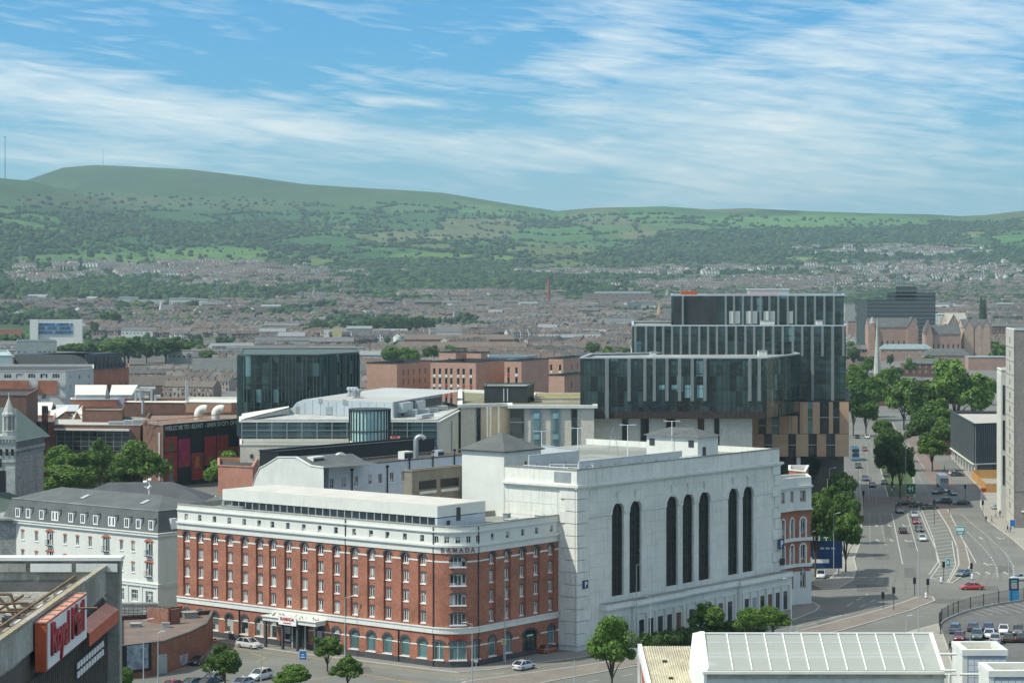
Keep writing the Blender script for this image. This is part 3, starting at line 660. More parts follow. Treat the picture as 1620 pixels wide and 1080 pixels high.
for h in nearH:
    w_, r_ = int(h[5]), int(h[6]); px = 810+F*h[0]/h[1]
    side = 'far left, past the balcony flats' if px < 150 else 'left of glass drum' if px < 380 else 'behind glass drum' if px < 570 else 'behind pink halls' if px < 920 else 'right of glass towers'
    g = thing('terraced_house', '%s terraced house, %s, %s' % (WN[w_], RN[r_], side), 'house', (h[0], h[1], h[2]), h[3], 'terraced houses of the near streets, %s, %s, %s' % (WN[w_], RN[r_], side))
    g.scale = (1, h[4], h[4])
    put('wall', hpart(0, wallms[w_]), g); rf = put('roof', hpart(1, roofms[r_]), g); put('chimney', hpart(4, wallms[w_ if w_ not in (4, 5) else 1]), rf); tag(put('windows', hpart(2, gl), g), kind='stuff'); tag(put('doors', hpart(3, black), g), kind='stuff')

# ------------------------------------------------------------ trees
def leafmat(name, c1, c2):
    m = bpy.data.materials.new(name); m.use_nodes = True; t = m.node_tree; b = t.nodes['Principled BSDF']; b.inputs['Roughness'].default_value = .6; b.inputs['Specular IOR Level'].default_value = .25
    g = t.nodes.new('ShaderNodeNewGeometry'); n = N(t, 'ShaderNodeTexNoise', Scale=.9, Detail=3.0); t.links.new(g.outputs['Position'], n.inputs['Vector'])
    f = MATH(t, 'MULTIPLY', MATH(t, 'SUBTRACT', n.outputs[0], .35), 3.2, clamp=True); c = MIXC(t, f, c1, c2)
    oi = t.nodes.new('ShaderNodeObjectInfo'); r = N(t, 'ShaderNodeMapRange'); t.links.new(oi.outputs['Random'], r.inputs[0]); r.inputs[3].default_value = .85; r.inputs[4].default_value = 1.15
    c = MIXC(t, 1.0, c, r.outputs[0], 'MULTIPLY'); t.links.new(c, b.inputs['Base Color'])
    tr = t.nodes.new('ShaderNodeBsdfTranslucent'); t.links.new(c, tr.inputs[0]); mx = t.nodes.new('ShaderNodeMixShader'); mx.inputs[0].default_value = .25
    t.links.new(b.outputs[0], mx.inputs[1]); t.links.new(tr.outputs[0], mx.inputs[2]); t.links.new(mx.outputs[0], t.nodes['Material Output'].inputs[0]); return m
leafA = leafmat('leaf_green', (.062, .125, .024), (.13, .215, .04)); leafB = leafmat('leaf_dark', (.045, .092, .024), (.09, .155, .036)); leafC = leafmat('leaf_light', (.075, .15, .025), (.155, .25, .045))
bark = mat('bark', (.10, .08, .06), .9, .2)
def crown_mesh(name, m, n=15000, rx=3.7, rz=3.9, zc=5.5, leaf=.19, clusters=60, seed=1, flat=.0):
    r = np.random.default_rng(seed)
    d = r.normal(size=(clusters, 3)); d /= np.linalg.norm(d, axis=1)[:, None]; d[:, 2] = np.where(d[:, 2] < -.35, -d[:, 2], d[:, 2])
    rad = r.uniform(.35, .82, clusters)[:, None]; C = d*rad*np.array([rx, rx, rz])*(1+.2*np.sin(3*np.arctan2(d[:, 1], d[:, 0])+seed)+.14*np.sin(5*d[:, 2]+seed*2))[:, None]; cr = r.uniform(.15, .42, clusters)*rx
    k = r.integers(0, clusters, n); u = r.normal(size=(n, 3)); u /= np.linalg.norm(u, axis=1)[:, None]
    Pp = C[k]+u*(cr[k]*r.uniform(.72, 1.05, n))[:, None]*np.array([1, 1, .8]); Pp[:, 2] += zc
    nn = u+r.normal(size=(n, 3))*.55; nn /= np.linalg.norm(nn, axis=1)[:, None]
    t = np.cross(nn, r.normal(size=(n, 3))); t /= np.linalg.norm(t, axis=1)[:, None]; b = np.cross(nn, t); s = (leaf*r.uniform(.6, 1.3, n))[:, None]
    v = np.stack([Pp-t*s-b*s*.6, Pp+t*s-b*s*.5, Pp+t*s*.8+b*s*.7, Pp-t*s*.7+b*s*.6], 1).reshape(-1, 3)
    return npmesh(name, v, np.arange(4*n).reshape(n, 4), m), C
def trunk_mesh(C, zc, r0=.22, fork=.35, seed=1):
    b = MB(); zf = zc*fork; b.tube((0, 0, -.1), (0, 0, zf), r0, 7, r0*.75)
    for c in C[::5]:
        e = Vector((c[0], c[1], c[2]+zc)); mid = Vector((c[0]*.35, c[1]*.35, zf+(e.z-zf)*.55)); b.tube((0, 0, zf-.2), mid, r0*.5, 5, r0*.3, False); b.tube(mid, e, r0*.3, 4, r0*.1, False)
    return b.mesh('trunk', bark)
CR = {}
for key, m, kw in [('lime', leafA, dict(seed=1)), ('lime2', leafA, dict(seed=2)), ('dark', leafB, dict(seed=3)), ('bright', leafC, dict(seed=4)), ('bright2', leafC, dict(seed=8)), ('far', leafB, dict(n=9000, leaf=.26, seed=5)), ('far2', leafA, dict(n=9000, leaf=.26, seed=6)), ('far3', leafC, dict(n=9000, leaf=.26, seed=7))]:
    cm, C_ = crown_mesh('crown_'+key, m, **kw); CR[key] = (cm, trunk_mesh(C_, 5.5))
def tree(key, loc, s, label, group='trees', sz=None, rz=None, name='tree', cat='tree'):
    g = thing(name, label, cat, loc, random.uniform(0, 6.28) if rz is None else rz, group); g.scale = (s, s, sz or s)
    put('crown', CR[key][0], g); put('trunk', CR[key][1], g); return g
# low-poly distant trees, joined: single canopies a few pixels wide
def ico():
    t = (1+5**.5)/2; v = np.array([(-1, t, 0), (1, t, 0), (-1, -t, 0), (1, -t, 0), (0, -1, t), (0, 1, t), (0, -1, -t), (0, 1, -t), (t, 0, -1), (t, 0, 1), (-t, 0, -1), (-t, 0, 1)])/math.sqrt(1+t*t)
    f = np.array([(0, 11, 5), (0, 5, 1), (0, 1, 7), (0, 7, 10), (0, 10, 11), (1, 5, 9), (5, 11, 4), (11, 10, 2), (10, 7, 6), (7, 1, 8), (3, 9, 4), (3, 4, 2), (3, 2, 6), (3, 6, 8), (3, 8, 9), (4, 9, 5), (2, 4, 11), (6, 2, 10), (8, 6, 7), (9, 8, 1)]); return v, f
IV, IF = ico()
canopy_m = attrmat('canopy', .9, .3, .25)
def canopies(pos, rad, name, jit=.28, squash=.85, dark=1.):
    n = len(pos); r = RNG; v = IV[None]*(1+r.uniform(-jit, jit, (n, 12, 1)))*rad[:, None, None]*np.array([1, 1, squash]); v = v+pos[:, None, :]
    q = (IF[None]+(np.arange(n)*12)[:, None, None]).reshape(-1, 3)
    base = np.array([(.022, .045, .018), (.032, .064, .020), (.018, .036, .016), (.052, .09, .028)])[r.integers(0, 4, n)]*r.uniform(.8, 1.2, (n, 1))*dark
    return tag(put(name, npmesh(name, v.reshape(-1, 3), q, canopy_m, np.repeat(base, 12, 0))), kind='stuff')
def GY(px, py):
    """distance and height of the ground seen at this photo position"""
    Ys = np.linspace(900, 8200, 1500); zz = terr((px-810)/F*Ys, Ys); pz = HY+F*(HC-zz)/Ys; j = np.where(pz < py)[0]; j = j[0] if len(j) else -1; return float(Ys[j]), float(zz[j])
# hillside scrub and woods
n = 190000; Yc = RNG.uniform(2900, 8200, n); Xc = RNG.uniform(-.24, .24, n)*Yc*1.05; Zc = terr(Xc, Yc); pxc = 810+F*Xc/Yc; pyc = HY+F*(HC-Zc)/Yc
den = wood_density(Xc, Yc, pxc, pyc)*np.clip((Yc-3300)/1200, .15, 1); e, _ = voro(Xc, Yc*.8, 210, 3)
den = np.maximum(den*.75, np.where((e < .055) & (pyc > 322) & (Yc > 4200), .8, 0)); den = np.maximum(den, .004*np.clip((pyc-310)/40, 0, 1))
for (cx, cy, rx, ry, col) in FIELDS: den = np.where(elps(pxc, pyc, cx, cy, rx*.93, ry*.9), .03, den)
k = RNG.random(n) < den; pos = np.stack([Xc[k], Yc[k], Zc[k]+2.5], -1)
canopies(pos, RNG.choice([2.2, 3., 4.5, 6.5, 9.0], len(pos))*RNG.uniform(.8, 1.2, len(pos)), 'hillside_woodland')
# town trees beyond the near streets, in clumps
tp = []; tr_ = []
def clump(px0, px1, py, num, r0=3.5, r1=6., spread=2.5):
    for _ in range(num):
        a = random.uniform(px0, px1); y = py+random.uniform(-spread, spread)
        if num > 300 and fbm(np.array(a/55.), np.array(y/9.), 3) < .5 and random.random() < .85: continue
        Yq = HC*F/max(8, (y-HY)) if y > 461 else None
        if Yq is None or Yq > 2700:
            Ys = np.linspace(2400, 6500, 120); Xs = (a-810)/F*Ys; pz = HY+F*(HC-terr(Xs, Ys))/Ys; j = np.where(pz < y)[0]; Yq = Ys[j[0]] if len(j) else 4000
        Xq = (a-810)/F*Yq; rd = random.uniform(r0, r1); tp.append((Xq, Yq, float(terr(Xq, Yq))+rd*.9)); tr_.append(rd)
clump(-30, 420, 467, 1300, 4, 8, 12); clump(380, 1000, 452, 1700, 4, 8, 11); clump(-20, 60, 540, 60, 3, 5, 6); clump(0, 560, 508, 420, 3, 6, 14); clump(80, 320, 556, 160, 3, 6, 10); clump(400, 900, 505, 260, 2.5, 5, 20); clump(900, 1000, 473, 60, 3, 5, 3); clump(1040, 1200, 446, 160, 4, 7, 3)
clump(1200, 1620, 430, 350, 4, 7, 10); clump(0, 1620, 488, 2600, 2.5, 5, 26); clump(0, 1000, 540, 420, 2, 4., 30); clump(1000, 1620, 455, 900, 3, 6, 18); clump(1480, 1620, 475, 220, 3, 6, 14); clump(1350, 1480, 470, 80, 3, 6, 10)
canopies(np.array(tp), np.array(tr_), 'town_trees', .3, 1.0)
# ------------------------------------------------------------ red brick hotel with rounded corner
HO = Vector((-8.3, 356., 0)); HR = 5.4; HLa = onray(HO, U, 281)-HR; HLb = onray(HO, V, 887)-HR; ARC = HR*math.pi/2; HT = HLa+ARC+HLb
def hp(s, d, z):
    """point on the hotel's front: s along it from its left end, d inward"""
    if s <= HLa: q = HO+U*(HR+HLa-s); nn = V; q = q+V*d
    elif s >= HLa+ARC: q = HO+V*(HR+s-HLa-ARC)+U*d
    else: a = (s-HLa)/HR; q = HO+(U+V)*HR-(V*math.cos(a)+U*math.sin(a))*(HR-d)
    return Vector((q.x, q.y, z))
def hrot(s):
    e = .05; d = hp(min(HT, s+e), 0, 0)-hp(max(0, s-e), 0, 0); return math.atan2(d.y, d.x)
def sofpx(px, leftside):
    return HLa+HR-onray(HO, U, px) if leftside else HLa+ARC+onray(HO, V, px)-HR
Lx = [sofpx(p, True) for p in (295, 316.3, 339.4, 362.8, 386.5, 410.2, 431.2, 455.5, 480.7, 505.9, 531.6, 560.4, 587, 613, 640.6, 667.9)]
Rx = [sofpx(p, False) for p in (779, 803, 827, 849, 872)]
arcx = [HLa+ARC*i/12 for i in range(13)]; Cx = HLa+ARC*.52
hotel = thing('hotel', 'red brick hotel with white top storey and a rounded corner at the junction', 'hotel', HO); HB = HO
def hfn(off=0.): return lambda x, y, z: hp(x, y+off, z)
m = MB(HB); rowsz = [(6.7, 1.75), (9.75, 1.75), (12.8, 1.75)]; bay = []; strips = []
for s in Lx+Rx: strips.append((s-.82, 6.45, s+.82, 17.45, 1.))
gr = [(s-.95, 1.25, s+.95, 4.3, 1.) for s in Lx+Rx if not (Rx[2]-.1 < s < Rx[3]+.1)]
gc = [(Cx-3.1-.85, 1.25, Cx-3.1+.85, 4.1, .35), (Cx-1.35, 1.25, Cx+1.35, 4.1, .3), (Cx+3.1-.85, 1.25, Cx+3.1+.85, 4.1, .35)]
cor = [(Cx-1.25, z, Cx+1.25, z+1.75, .12) for z, _ in rowsz]+[(Cx-1.25, 15.7, Cx+1.25, 17.3, .6)]
door_h = [((Rx[2]+Rx[3])/2-1.9, .1, (Rx[2]+Rx[3])/2+1.9, 4.2, .45)]
wall(m, HT, 0, 17.9, strips+gr+gc+cor+door_h, .32, hfn(), arcx)
# recessed strips behind, with the window openings in them
for s in Lx+Rx:
    hs = [(s-.5, z, s+.5, z+h, .15) for z, h in rowsz]+[(s-.5, 15.75, s+.5, 17.25, 1.)]
    wall(m, s+.82, 6.45, 17.45, hs, .18, lambda x, y, z: hp(x, y+.32, z), x0=s-.82)
m.obj('brick_wall', brick, hotel)
m = MB(HB); top = [(s-.42, 19.35, s+.42, 20.45) for s in Lx+Rx]+[(Cx+k-.4, 19.35, Cx+k+.4, 20.45) for k in (-3.5, -1.75, 0, 1.75, 3.5)]
wall(m, HT, 17.9, 21.9, top, .25, hfn(-.04), arcx); m.obj('white_top_storey', white, hotel)
def band(name, z0, z1, out, mm, off=0.):
    b = MB(HB); n = 24; ss = [0, HLa]+arcx[1:-1]+[HLa+ARC, HT]; ss = sorted(set(ss))
    for i in range(len(ss)-1):
        p = [hp(ss[i], -out, z0), hp(ss[i+1], -out, z0), hp(ss[i+1], -out, z1), hp(ss[i], -out, z1)]; q = [hp(ss[i], .1, z0), hp(ss[i+1], .1, z0), hp(ss[i+1], .1, z1), hp(ss[i], .1, z1)]
        b.quad(*p); b.quad(p[3], p[2], q[2], q[3]); b.quad(p[0], p[1], q[1], q[0])
        if i == 0: b.quad(p[0], p[3], q[3], q[0])
        if i == len(ss)-2: b.quad(p[1], p[2], q[2], q[1])
    return b.obj(name, mm, hotel)
band('cornice', 18.78, 19.1, .42, trimw); band('frieze', 17.75, 18.78, .14, white); band('top_cornice', 21.0, 21.2, .3, trimw); band('parapet_coping', 21.9, 22.1, .12, conc)
band('storey_band', 5.3, 6.1, .2, trimw); band('storey_band_lip', 6.1, 6.28, .32, trimw); band('plinth', 0, .95, .06, slateb)
def bandseg(name, z0, z1, out, mm, holes):   # thin white course broken at the windows
    b = MB(HB); cuts = sorted(holes); s = 0.
    for a, c in cuts+[(HT, HT)]:
        k = max(1, int((a-s)/1.2))
        for i in range(k):
            u0, u1 = s+(a-s)*i/k, s+(a-s)*(i+1)/k
            if u1-u0 < .02: continue
            p = [hp(u0, -out, z0), hp(u1, -out, z0), hp(u1, -out, z1), hp(u0, -out, z1)]; b.quad(*p); b.quad(p[3], p[2], hp(u1, .02, z1), hp(u0, .02, z1))
        s = c
    b.obj(name, mm, hotel)
bandseg('impost_course', 16.35, 16.6, .05, trimw, [(s-.84, s+.84) for s in Lx+Rx]+[(Cx-1.3, Cx+1.3)])
bandseg('lower_course', 3.2, 3.42, .05, trimw, [(s-1., s+1.) for s in Lx+Rx]+[(Cx-4, Cx-2.2), (Cx-1.4, Cx+1.4), (Cx+2.2, Cx+4)])
for s in Lx+Rx:
    a = hrot(s)
    for z, h in rowsz: window(hotel, whitepaint, gl, 1., h, hp(s, .32, z)-HB, a, dep=.18, arch=.15, sill=trimw, head=slateb, headw=.22, t=.11)
    window(hotel, whitepaint, gl, 1., 1.5, hp(s, .32, 15.75)-HB, a, dep=.18, arch=1., sill=trimw, head=slateb, headw=.26, t=.11)
    window(hotel, trimw, gl, .84, 1.1, hp(s, -.04, 19.35)-HB, a, dep=.25, mull=0)
    b = MB()
    for i in range(8):   # dark brick ring over each recessed strip
        a0, a1 = math.pi*i/8, math.pi*(i+1)/8
        o = [(-r*math.cos(q), -.04, 16.63+r*math.sin(q)) for q, r in ((a0, .82), (a1, .82), (a1, 1.12), (a0, 1.12))]; b.quad(*o); b.quad(o[3], o[2], (o[2][0], .01, o[2][2]), (o[3][0], .01, o[3][2]))
    if 'arch_ring' not in _win: _win['arch_ring'] = b.mesh('arch_ring', slateb)
    q = hp(s, 0, 0)-HB; put('arch_ring', _win['arch_ring'], hotel, q, a)
for h in gr:
    s = (h[0]+h[2])/2; window(hotel, whitepaint, glt if s > Lx[10] else gl, 1.9, 3.05, hp(s, 0, 1.25)-HB, hrot(s), dep=.32, arch=1., mull=0, bars=(.66,), sill=trimw, head=slateb, headw=.32)
for h in gc:
    s = (h[0]+h[2])/2; window(hotel, whitepaint, glt, h[2]-h[0], 2.85, hp(s, 0, 1.25)-HB, hrot(s), dep=.32, arch=h[4], mull=1, bars=(.7,), sill=trimw, head=slateb, headw=.3)
for h in cor:
    s = Cx; window(hotel, whitepaint, gl, 2.5, h[3]-h[1], hp(s, 0, h[1])-HB, hrot(s), dep=.32, arch=h[4], mull=3, sill=trimw, head=slateb, headw=.24)
for k in (-3.5, -1.75, 0, 1.75, 3.5): window(hotel, trimw, gl, .8, 1.1, hp(Cx+k, -.04, 19.35)-HB, hrot(Cx+k), dep=.25, mull=1)
s = (Rx[2]+Rx[3])/2; window(hotel, black, gld, 3.8, 4.1, hp(s, 0, .1)-HB, hrot(s), dep=.32, arch=.45, mull=2, bars=(.72,), head=slateb, headw=.35, name='garage_entrance')
# downpipes at the facade's fold and between bays
for p, z1 in ((547, 21.8), (379, 5.3), (631, 5.3)):
    s = sofpx(p, True); b = MB(HB); b.tube(hp(s, -.12, .2), hp(s, -.12, z1), .1, 6); b.obj('downpipe', black if z1 < 10 else darkm, hotel)
for s_ in (HLa+.4, HLa+ARC-.5): b = MB(HB); b.tube(hp(s_, -.12, .2), hp(s_, -.12, 21.8), .09, 6); b.obj('downpipe', darkm, hotel)
# roof deck and the unseen back walls
back = [hp(0, 0, 0), hp(HLa, 0, 0)]+[hp(s, 0, 0) for s in arcx[1:-1]]+[hp(HLa+ARC, 0, 0), hp(HT, 0, 0), hp(HT, 0, 0)+U*13, HO+U*16+V*14, hp(0, 0, 0)+V*14]
r = MB(HB); r.poly([(p.x, p.y, 21.0) for p in back]); r.obj('roof', lead, hotel)
b = MB(HB)
for i in range(len(back)-4, len(back)):
    p, q = back[i], back[(i+1) % len(back)]; b.quad((p.x, p.y, 0), (q.x, q.y, 0), (q.x, q.y, 21.9), (p.x, p.y, 21.9))
b.quad(*[v for v in (hp(0, 0, 0), hp(0, 14, 0), hp(0, 14, 21.9), hp(0, 0, 21.9))])
b.obj('back_wall', conc, hotel)
# lettering on the corner and over the door
def lettering(s, sz, z, size, mm, out=-.22):
    for i, ch in enumerate(s):
        u = Cx+(i-(len(s)-1)/2)*sz; text(hotel, ch, size, hp(u, out, z)-HB, (math.pi/2, 0, hrot(u)), mm, 'letter')
lettering('RAMADA', .95, 17.95, 1.0, mat('sign_brown_red', (.28, .10, .08), .5)); lettering('RAMADA', .55, 4.55, .6, redp, -.1)
# canopy
s0, s1 = sofpx(433, True), sofpx(517, True); Tm, L_, a_ = FR(hp(s0, 0, 0), hp(s1, 0, 0))
b = MB(HB); b.T = Tm; b.box(0, L_, -2.6, -.25, 4.5, 5.15); b.box(-.15, L_+.15, -2.8, -.25, 5.15, 5.3); b.obj('canopy', trimw, hotel)
b = MB(HB); b.T = Tm; b.box(L_*.33, L_*.66, -2.95, -2.81, 4.25, 5.75); b.obj('sign_board', whitepaint, hotel)
p = Tm @ Vector((L_*.495, -2.97, 4.98)); text(hotel, 'RAMADA', .75, p-HB, (math.pi/2, 0, a_), redp); p = Tm @ Vector((L_*.495, -2.97, 4.5)); cube(hotel, 'red_line', redp, p-HB, (1.7, .03, .16), a_)
b = MB(HB); b.T = Tm
for x in (.4, L_*.36, L_*.64, L_-.4): b.box(x-.2, x+.2, -2.5, -2.1, 0, 4.5)
b.obj('canopy_column', slateb, hotel)
b = MB(HB); b.T = Tm; b.box(L_*.34, L_*.66, -.24, -.1, .1, 4.2); b.obj('entrance_door', gld, hotel)
for x in (.38, .5, .62): cube(hotel, 'door_frame', whitepaint, (Tm @ Vector((L_*x, -.3, .1)))-HB, (.12, .12, 4.), a_)
b = MB(HB); b.T = Tm
for i in range(26): x = random.uniform(.5, L_-.5); b.tube((x, random.uniform(-2.4, -1.), 5.3), (x+random.uniform(-.3, .3), random.uniform(-2.4, -1.), 5.3+random.uniform(.2, .6)), .05, 4)
b.obj('canopy_weeds', leafA, hotel)
# plant room on the hotel roof
RO = Vector(P(692, 363.)); Ra = onray(RO, U, 352); Rb = onray(RO, V, 768)
rp = [RO+U*Ra, RO, RO+V*Rb, RO+V*Rb+U*Ra]
pr = thing('rooftop_plant_room', 'long low white plant room along the flat roof of the red brick hotel', 'plant room', RO+Vector((0, 0, 21)))
b = MB(pr.location); b.prism([(p.x, p.y) for p in rp], 22.85, 24.65); b.obj('screen_wall', white, pr)
b = MB(pr.location); b.poly([(p.x, p.y, 24.68) for p in polyoff(rp, -.3)]); b.obj('roof', mat('pale_membrane', (.52, .50, .45), .9, .12, .2), pr)
b = MB(pr.location); q = polyoff(rp, -1.); b.prism([(p.x, p.y) for p in q], 21., 22.85); b.obj('louvre_wall', mat('louvre_grey', (.16, .17, .165), .7, .2, 1.), pr)
Tm, L_, a_ = FR(rp[0], rp[1])
for i in range(30): cube(pr, 'post', metalw, (Tm @ Vector((.5+i*(L_-1)/29, .2, 21.)))-pr.location, (.14, .14, 1.85), a_)
Tm, L_, a_ = FR(rp[1], rp[2]); b = MB(pr.location); b.T = Tm; b.box(0, L_, .02, .5, 21, 22.7); b.obj('end_wall', mat('bluish_render', (.46, .52, .56), .8, .08, .3, streak=.25), pr)
cube(pr, 'door', darkm, (Tm @ Vector((L_*.43, -.02, 22.0)))-pr.location, (.95, .1, 2.1), a_); cube(pr, 'vent', darkm, (Tm @ Vector((L_*.22, -.02, 21.5)))-pr.location, (.7, .2, .7), a_)
for i, (s, d, w, h, l) in enumerate([(22, 12, 2.6, 1.2, 'low grey ventilation box on the roof behind the plant room'), (30, 12.5, 1.6, 1.6, 'square grey ventilation box on the roof, left of the long white plant room')]):
    pass
for i, (uu, vv, l, h, lb) in enumerate(((52, 3.2, 5, 1., 'low grey duct run at the far left end of the hotel roof'), (47, 8.5, 3, 1.6, 'boxy grey unit left of the hotel plant room'), (42, 10.5, 6, 1.1, 'long low duct behind the left end of the hotel plant room'), (26, 11.5, 4, .9, 'flat duct behind the middle of the hotel plant room'))):
    p = HO+U*uu+V*vv; t_ = thing('roof_duct', lb, 'duct', (p.x, p.y, 21.), AU, 'ducts on the hotel roof'); b = MB(); b.box(-l/2, l/2, -.6, .6, .25, h); b.obj('casing', steel, t_); b = MB(); b.tube((-l/2, 0, h), (-l/2, 0, h+.7), .25, 8); b.obj('cowl', metalw, t_)
    for x in (-l/2+.2, l/2-.2): cube(t_, 'foot', darkm, (x, 0, 0), (.15, 1., .25))
for i, (uu, vv, w, d, h, lb) in enumerate([(3, 17, 2.2, 1.2, .8, 'grey roof duct nearest the corner on the right wing of the hotel roof'), (3.5, 20.5, 3, .7, .6, 'long grey duct in the middle of the right wing of the hotel roof'), (2.5, 24, 1.3, 1.3, .9, 'boxy grey vent at the far end of the right wing of the hotel roof'), (5.5, 19, .9, .9, 1.4, 'small upright vent on the hotel roof beside the white tower')]):
    p = HO+U*uu+V*vv; t_ = thing('roof_vent', lb, 'vent', (p.x, p.y, 21.), AV, 'vents on the hotel roof')
    b = MB(); b.box(-w/2, w/2, -d/2, d/2, .2, h); b.obj('housing', steel, t_); b = MB(); b.box(-w/2-.08, w/2+.08, -d/2-.08, d/2+.08, h, h+.07); b.box(-w/2, -w/2+.1, -d/2, d/2, 0, .2); b.box(w/2-.1, w/2, -d/2, d/2, 0, .2); b.obj('lid', metalw, t_)

# ------------------------------------------------------------ big white building with tall arched windows
WO = Vector((10.5, 373.7, 0)); WLv = onray(WO, V, 1233); WLu = 15.0
wb = thing('white_car_park_building', 'large white stone-faced building with seven tall dark arched windows', 'building', WO)
pairs = [(968, 987), (996, 1015), (1054, 1072.5), (1080, 1097.5), (1105.5, 1123.5), (1152, 1168.5), (1175, 1192)]
WH = []
for a, c in pairs: x0, x1 = onray(WO, V, a), onray(WO, V, c); WH.append((x0, 7.9, x1, 23.4, 1.))
Tv, _, av = FR(WO, WO+V*WLv); Tu, _, au = FR(WO+U*WLu, WO)
D = 44.
bk = [WO+V*WLv+U*D, WO+V*25+U*D, WO+V*25+U*15]
m = MB(WO); m.T = Tv; wall(m, WLv, 0, 26.4, WH, .5); wall(m, WLv, 26.4, 29.4); m.T = Tu; wall(m, WLu, 0, 29.4)
m.T = I4; m.quad(*[(p.x, p.y, z) for p, z in ((WO+V*WLv, 0), (bk[0], 0), (bk[0], 29.4), (WO+V*WLv, 29.4))]); m.quad(*[(p.x, p.y, z) for p, z in ((bk[0], 0), (bk[1], 0), (bk[1], 27.5), (bk[0], 27.5))]); [m.quad(*[(p.x, p.y, z) for p, z in ((a_, 0), (c_, 0), (c_, 28), (a_, 28))]) for a_, c_ in ((bk[1], bk[2]), (bk[2], WO+U*WLu))]
m.obj('wall', white2, wb)
for h in WH: window(wb, black, mat('arch_glass_dark', (.016, .02, .02), .25) if h is WH[0] else bpy.data.materials['arch_glass_dark'], h[2]-h[0], 15.5, (Tv @ Vector(((h[0]+h[2])/2, 0, 7.9)))-WO, av, dep=.5, arch=1., mull=3, bars=(.1, .2, .3, .4, .5, .6, .7, .8), t=.06, name='arched_window')
def ledge(parent, base, T, L, z0, z1, out, mm, name, x0=0.):
    b = MB(base); b.T = T; b.box(x0, L, -out, .05, z0, z1); return b.obj(name, mm, parent)
for T_, L_, e in ((Tv, WLv+.4, 0), (Tu, WLu, 0)):
    x0 = -.0 if T_ is Tu else -.55
    ledge(wb, WO, T_, L_, 26.35, 26.6, .35, trimw, 'cornice', x0); ledge(wb, WO, T_, L_+(.2 if T_ is Tv else 0), 26.6, 27.0, .65, white2, 'cornice_lip', x0 if T_ is Tu else -.65); ledge(wb, WO, T_, L_, 29.4, 29.6, .12, lead, 'coping', x0 if T_ is Tu else -.12)
b = MB(WO); b.T = Tu; b.box(WLu-4.6, WLu-1.2, -.06, .02, 27.3, 29.0); b.obj('louvre', steel, wb)
# arch mouldings, keystones, impost band
b = MB()
w0 = (WH[0][2]-WH[0][0])/2
for i in range(10):
    a0, a1 = math.pi*i/10, math.pi*(i+1)/10
    o = [(-r*math.cos(q), -.14, r*math.sin(q)) for q, r in ((a0, w0+.02), (a1, w0+.02), (a1, w0+.5), (a0, w0+.5))]; b.quad(*o); b.quad(o[3], o[2], (o[2][0], .0, o[2][2]), (o[3][0], 0, o[3][2])); b.quad(o[0], o[1], (o[1][0], 0, o[1][2]), (o[0][0], 0, o[0][2]))
ring_m = b.mesh('arch_moulding', trimw)
for h in WH:
    x = (h[0]+h[2])/2; r = (h[2]-h[0])/2; put('arch_moulding', ring_m, wb, (Tv @ Vector((x, 0, 23.4-r)))-WO, av, (r/w0, 1, r/w0))
    cube(wb, 'keystone', trimw, (Tv @ Vector((x, -.14, 23.2)))-WO, (.55, .3, 1.7), av); cube(wb, 'keystone_cap', trimw, (Tv @ Vector((x, -.16, 24.9)))-WO, (1.05, .34, .22), av)
segs = [0.]+[v for h in WH for v in (h[0], h[2])]+[WLv]
for i in range(0, len(segs), 2):
    if segs[i+1]-segs[i] > .3: b = MB(WO); b.T = Tv; b.box(segs[i]+(.05 if i else 0), segs[i+1]-.05, -.16, .01, 21.5, 21.8); b.obj('impost_band', trimw, wb)
groups = [(0, WH[0][0]-.6), (WH[1][2]+.6, WH[2][0]-.6), (WH[4][2]+.6, WH[5][0]-.6), (WH[6][2]+.6, WLv)]
for gi, (a, c) in enumerate(groups):     # stone-faced courses between the groups of windows
    a2 = a+(3.4 if gi == 0 else 0); c2 = c-(2.6 if gi == 3 else 0); z = 7.2
    while z < 26:
        h = 2.05 if not (21.4 < z+2.05 < 22.3) else 21.46-z
        h = min(h, 26.3-z); n = max(1, round((c2-a2)/4.2))
        if h < .4: z += .45; continue
        for i in range(n): cube(wb, 'stone_panel', white2, (Tv @ Vector((a2+(c2-a2)*(i+.5)/n, -.01, z)))-WO, ((c2-a2)/n-.03, .09, h-.06), av)
        z += h if h < 2 else 2.05
        if abs(z-21.46) < .1: z = 21.85
for g_, zt in (((WH[0][0]-.6, WH[1][2]+.6), 24.9), ((WH[2][0]-.6, WH[4][2]+.6), 24.9), ((WH[5][0]-.6, WH[6][2]+.6), 24.9)):
    cube(wb, 'stone_panel', white2, (Tv @ Vector(((g_[0]+g_[1])/2, -.01, 25.2)))-WO, (g_[1]-g_[0]-.04, .09, 1.05), av)
for k in range(13):    # quoins wrap the near corner
    z = 1.0+k*1.98; l = 3.3 if k % 2 == 0 else 2.3
    cube(wb, 'quoin', white2, (Tv @ Vector((l/2-.22, -.06, z)))-WO, (l, .34, 1.86), av); cube(wb, 'quoin', white2, (Tu @ Vector((WLu-l/2-.11, -.06, z)))-WO, (l-.22, .34, 1.86), au)
    if k > 2: cube(wb, 'quoin', white2, (Tv @ Vector((WLv-l*.4+.05, -.06, z)))-WO, (l*.8, .34, 1.86), av)
z = 1.
while z < 25:
    for i in range(2): cube(wb, 'stone_panel', white2, (Tu @ Vector((2.9+i*5.5, -.01, z)))-WO, (5.44, .09, 2.0), au)
    z += 2.06
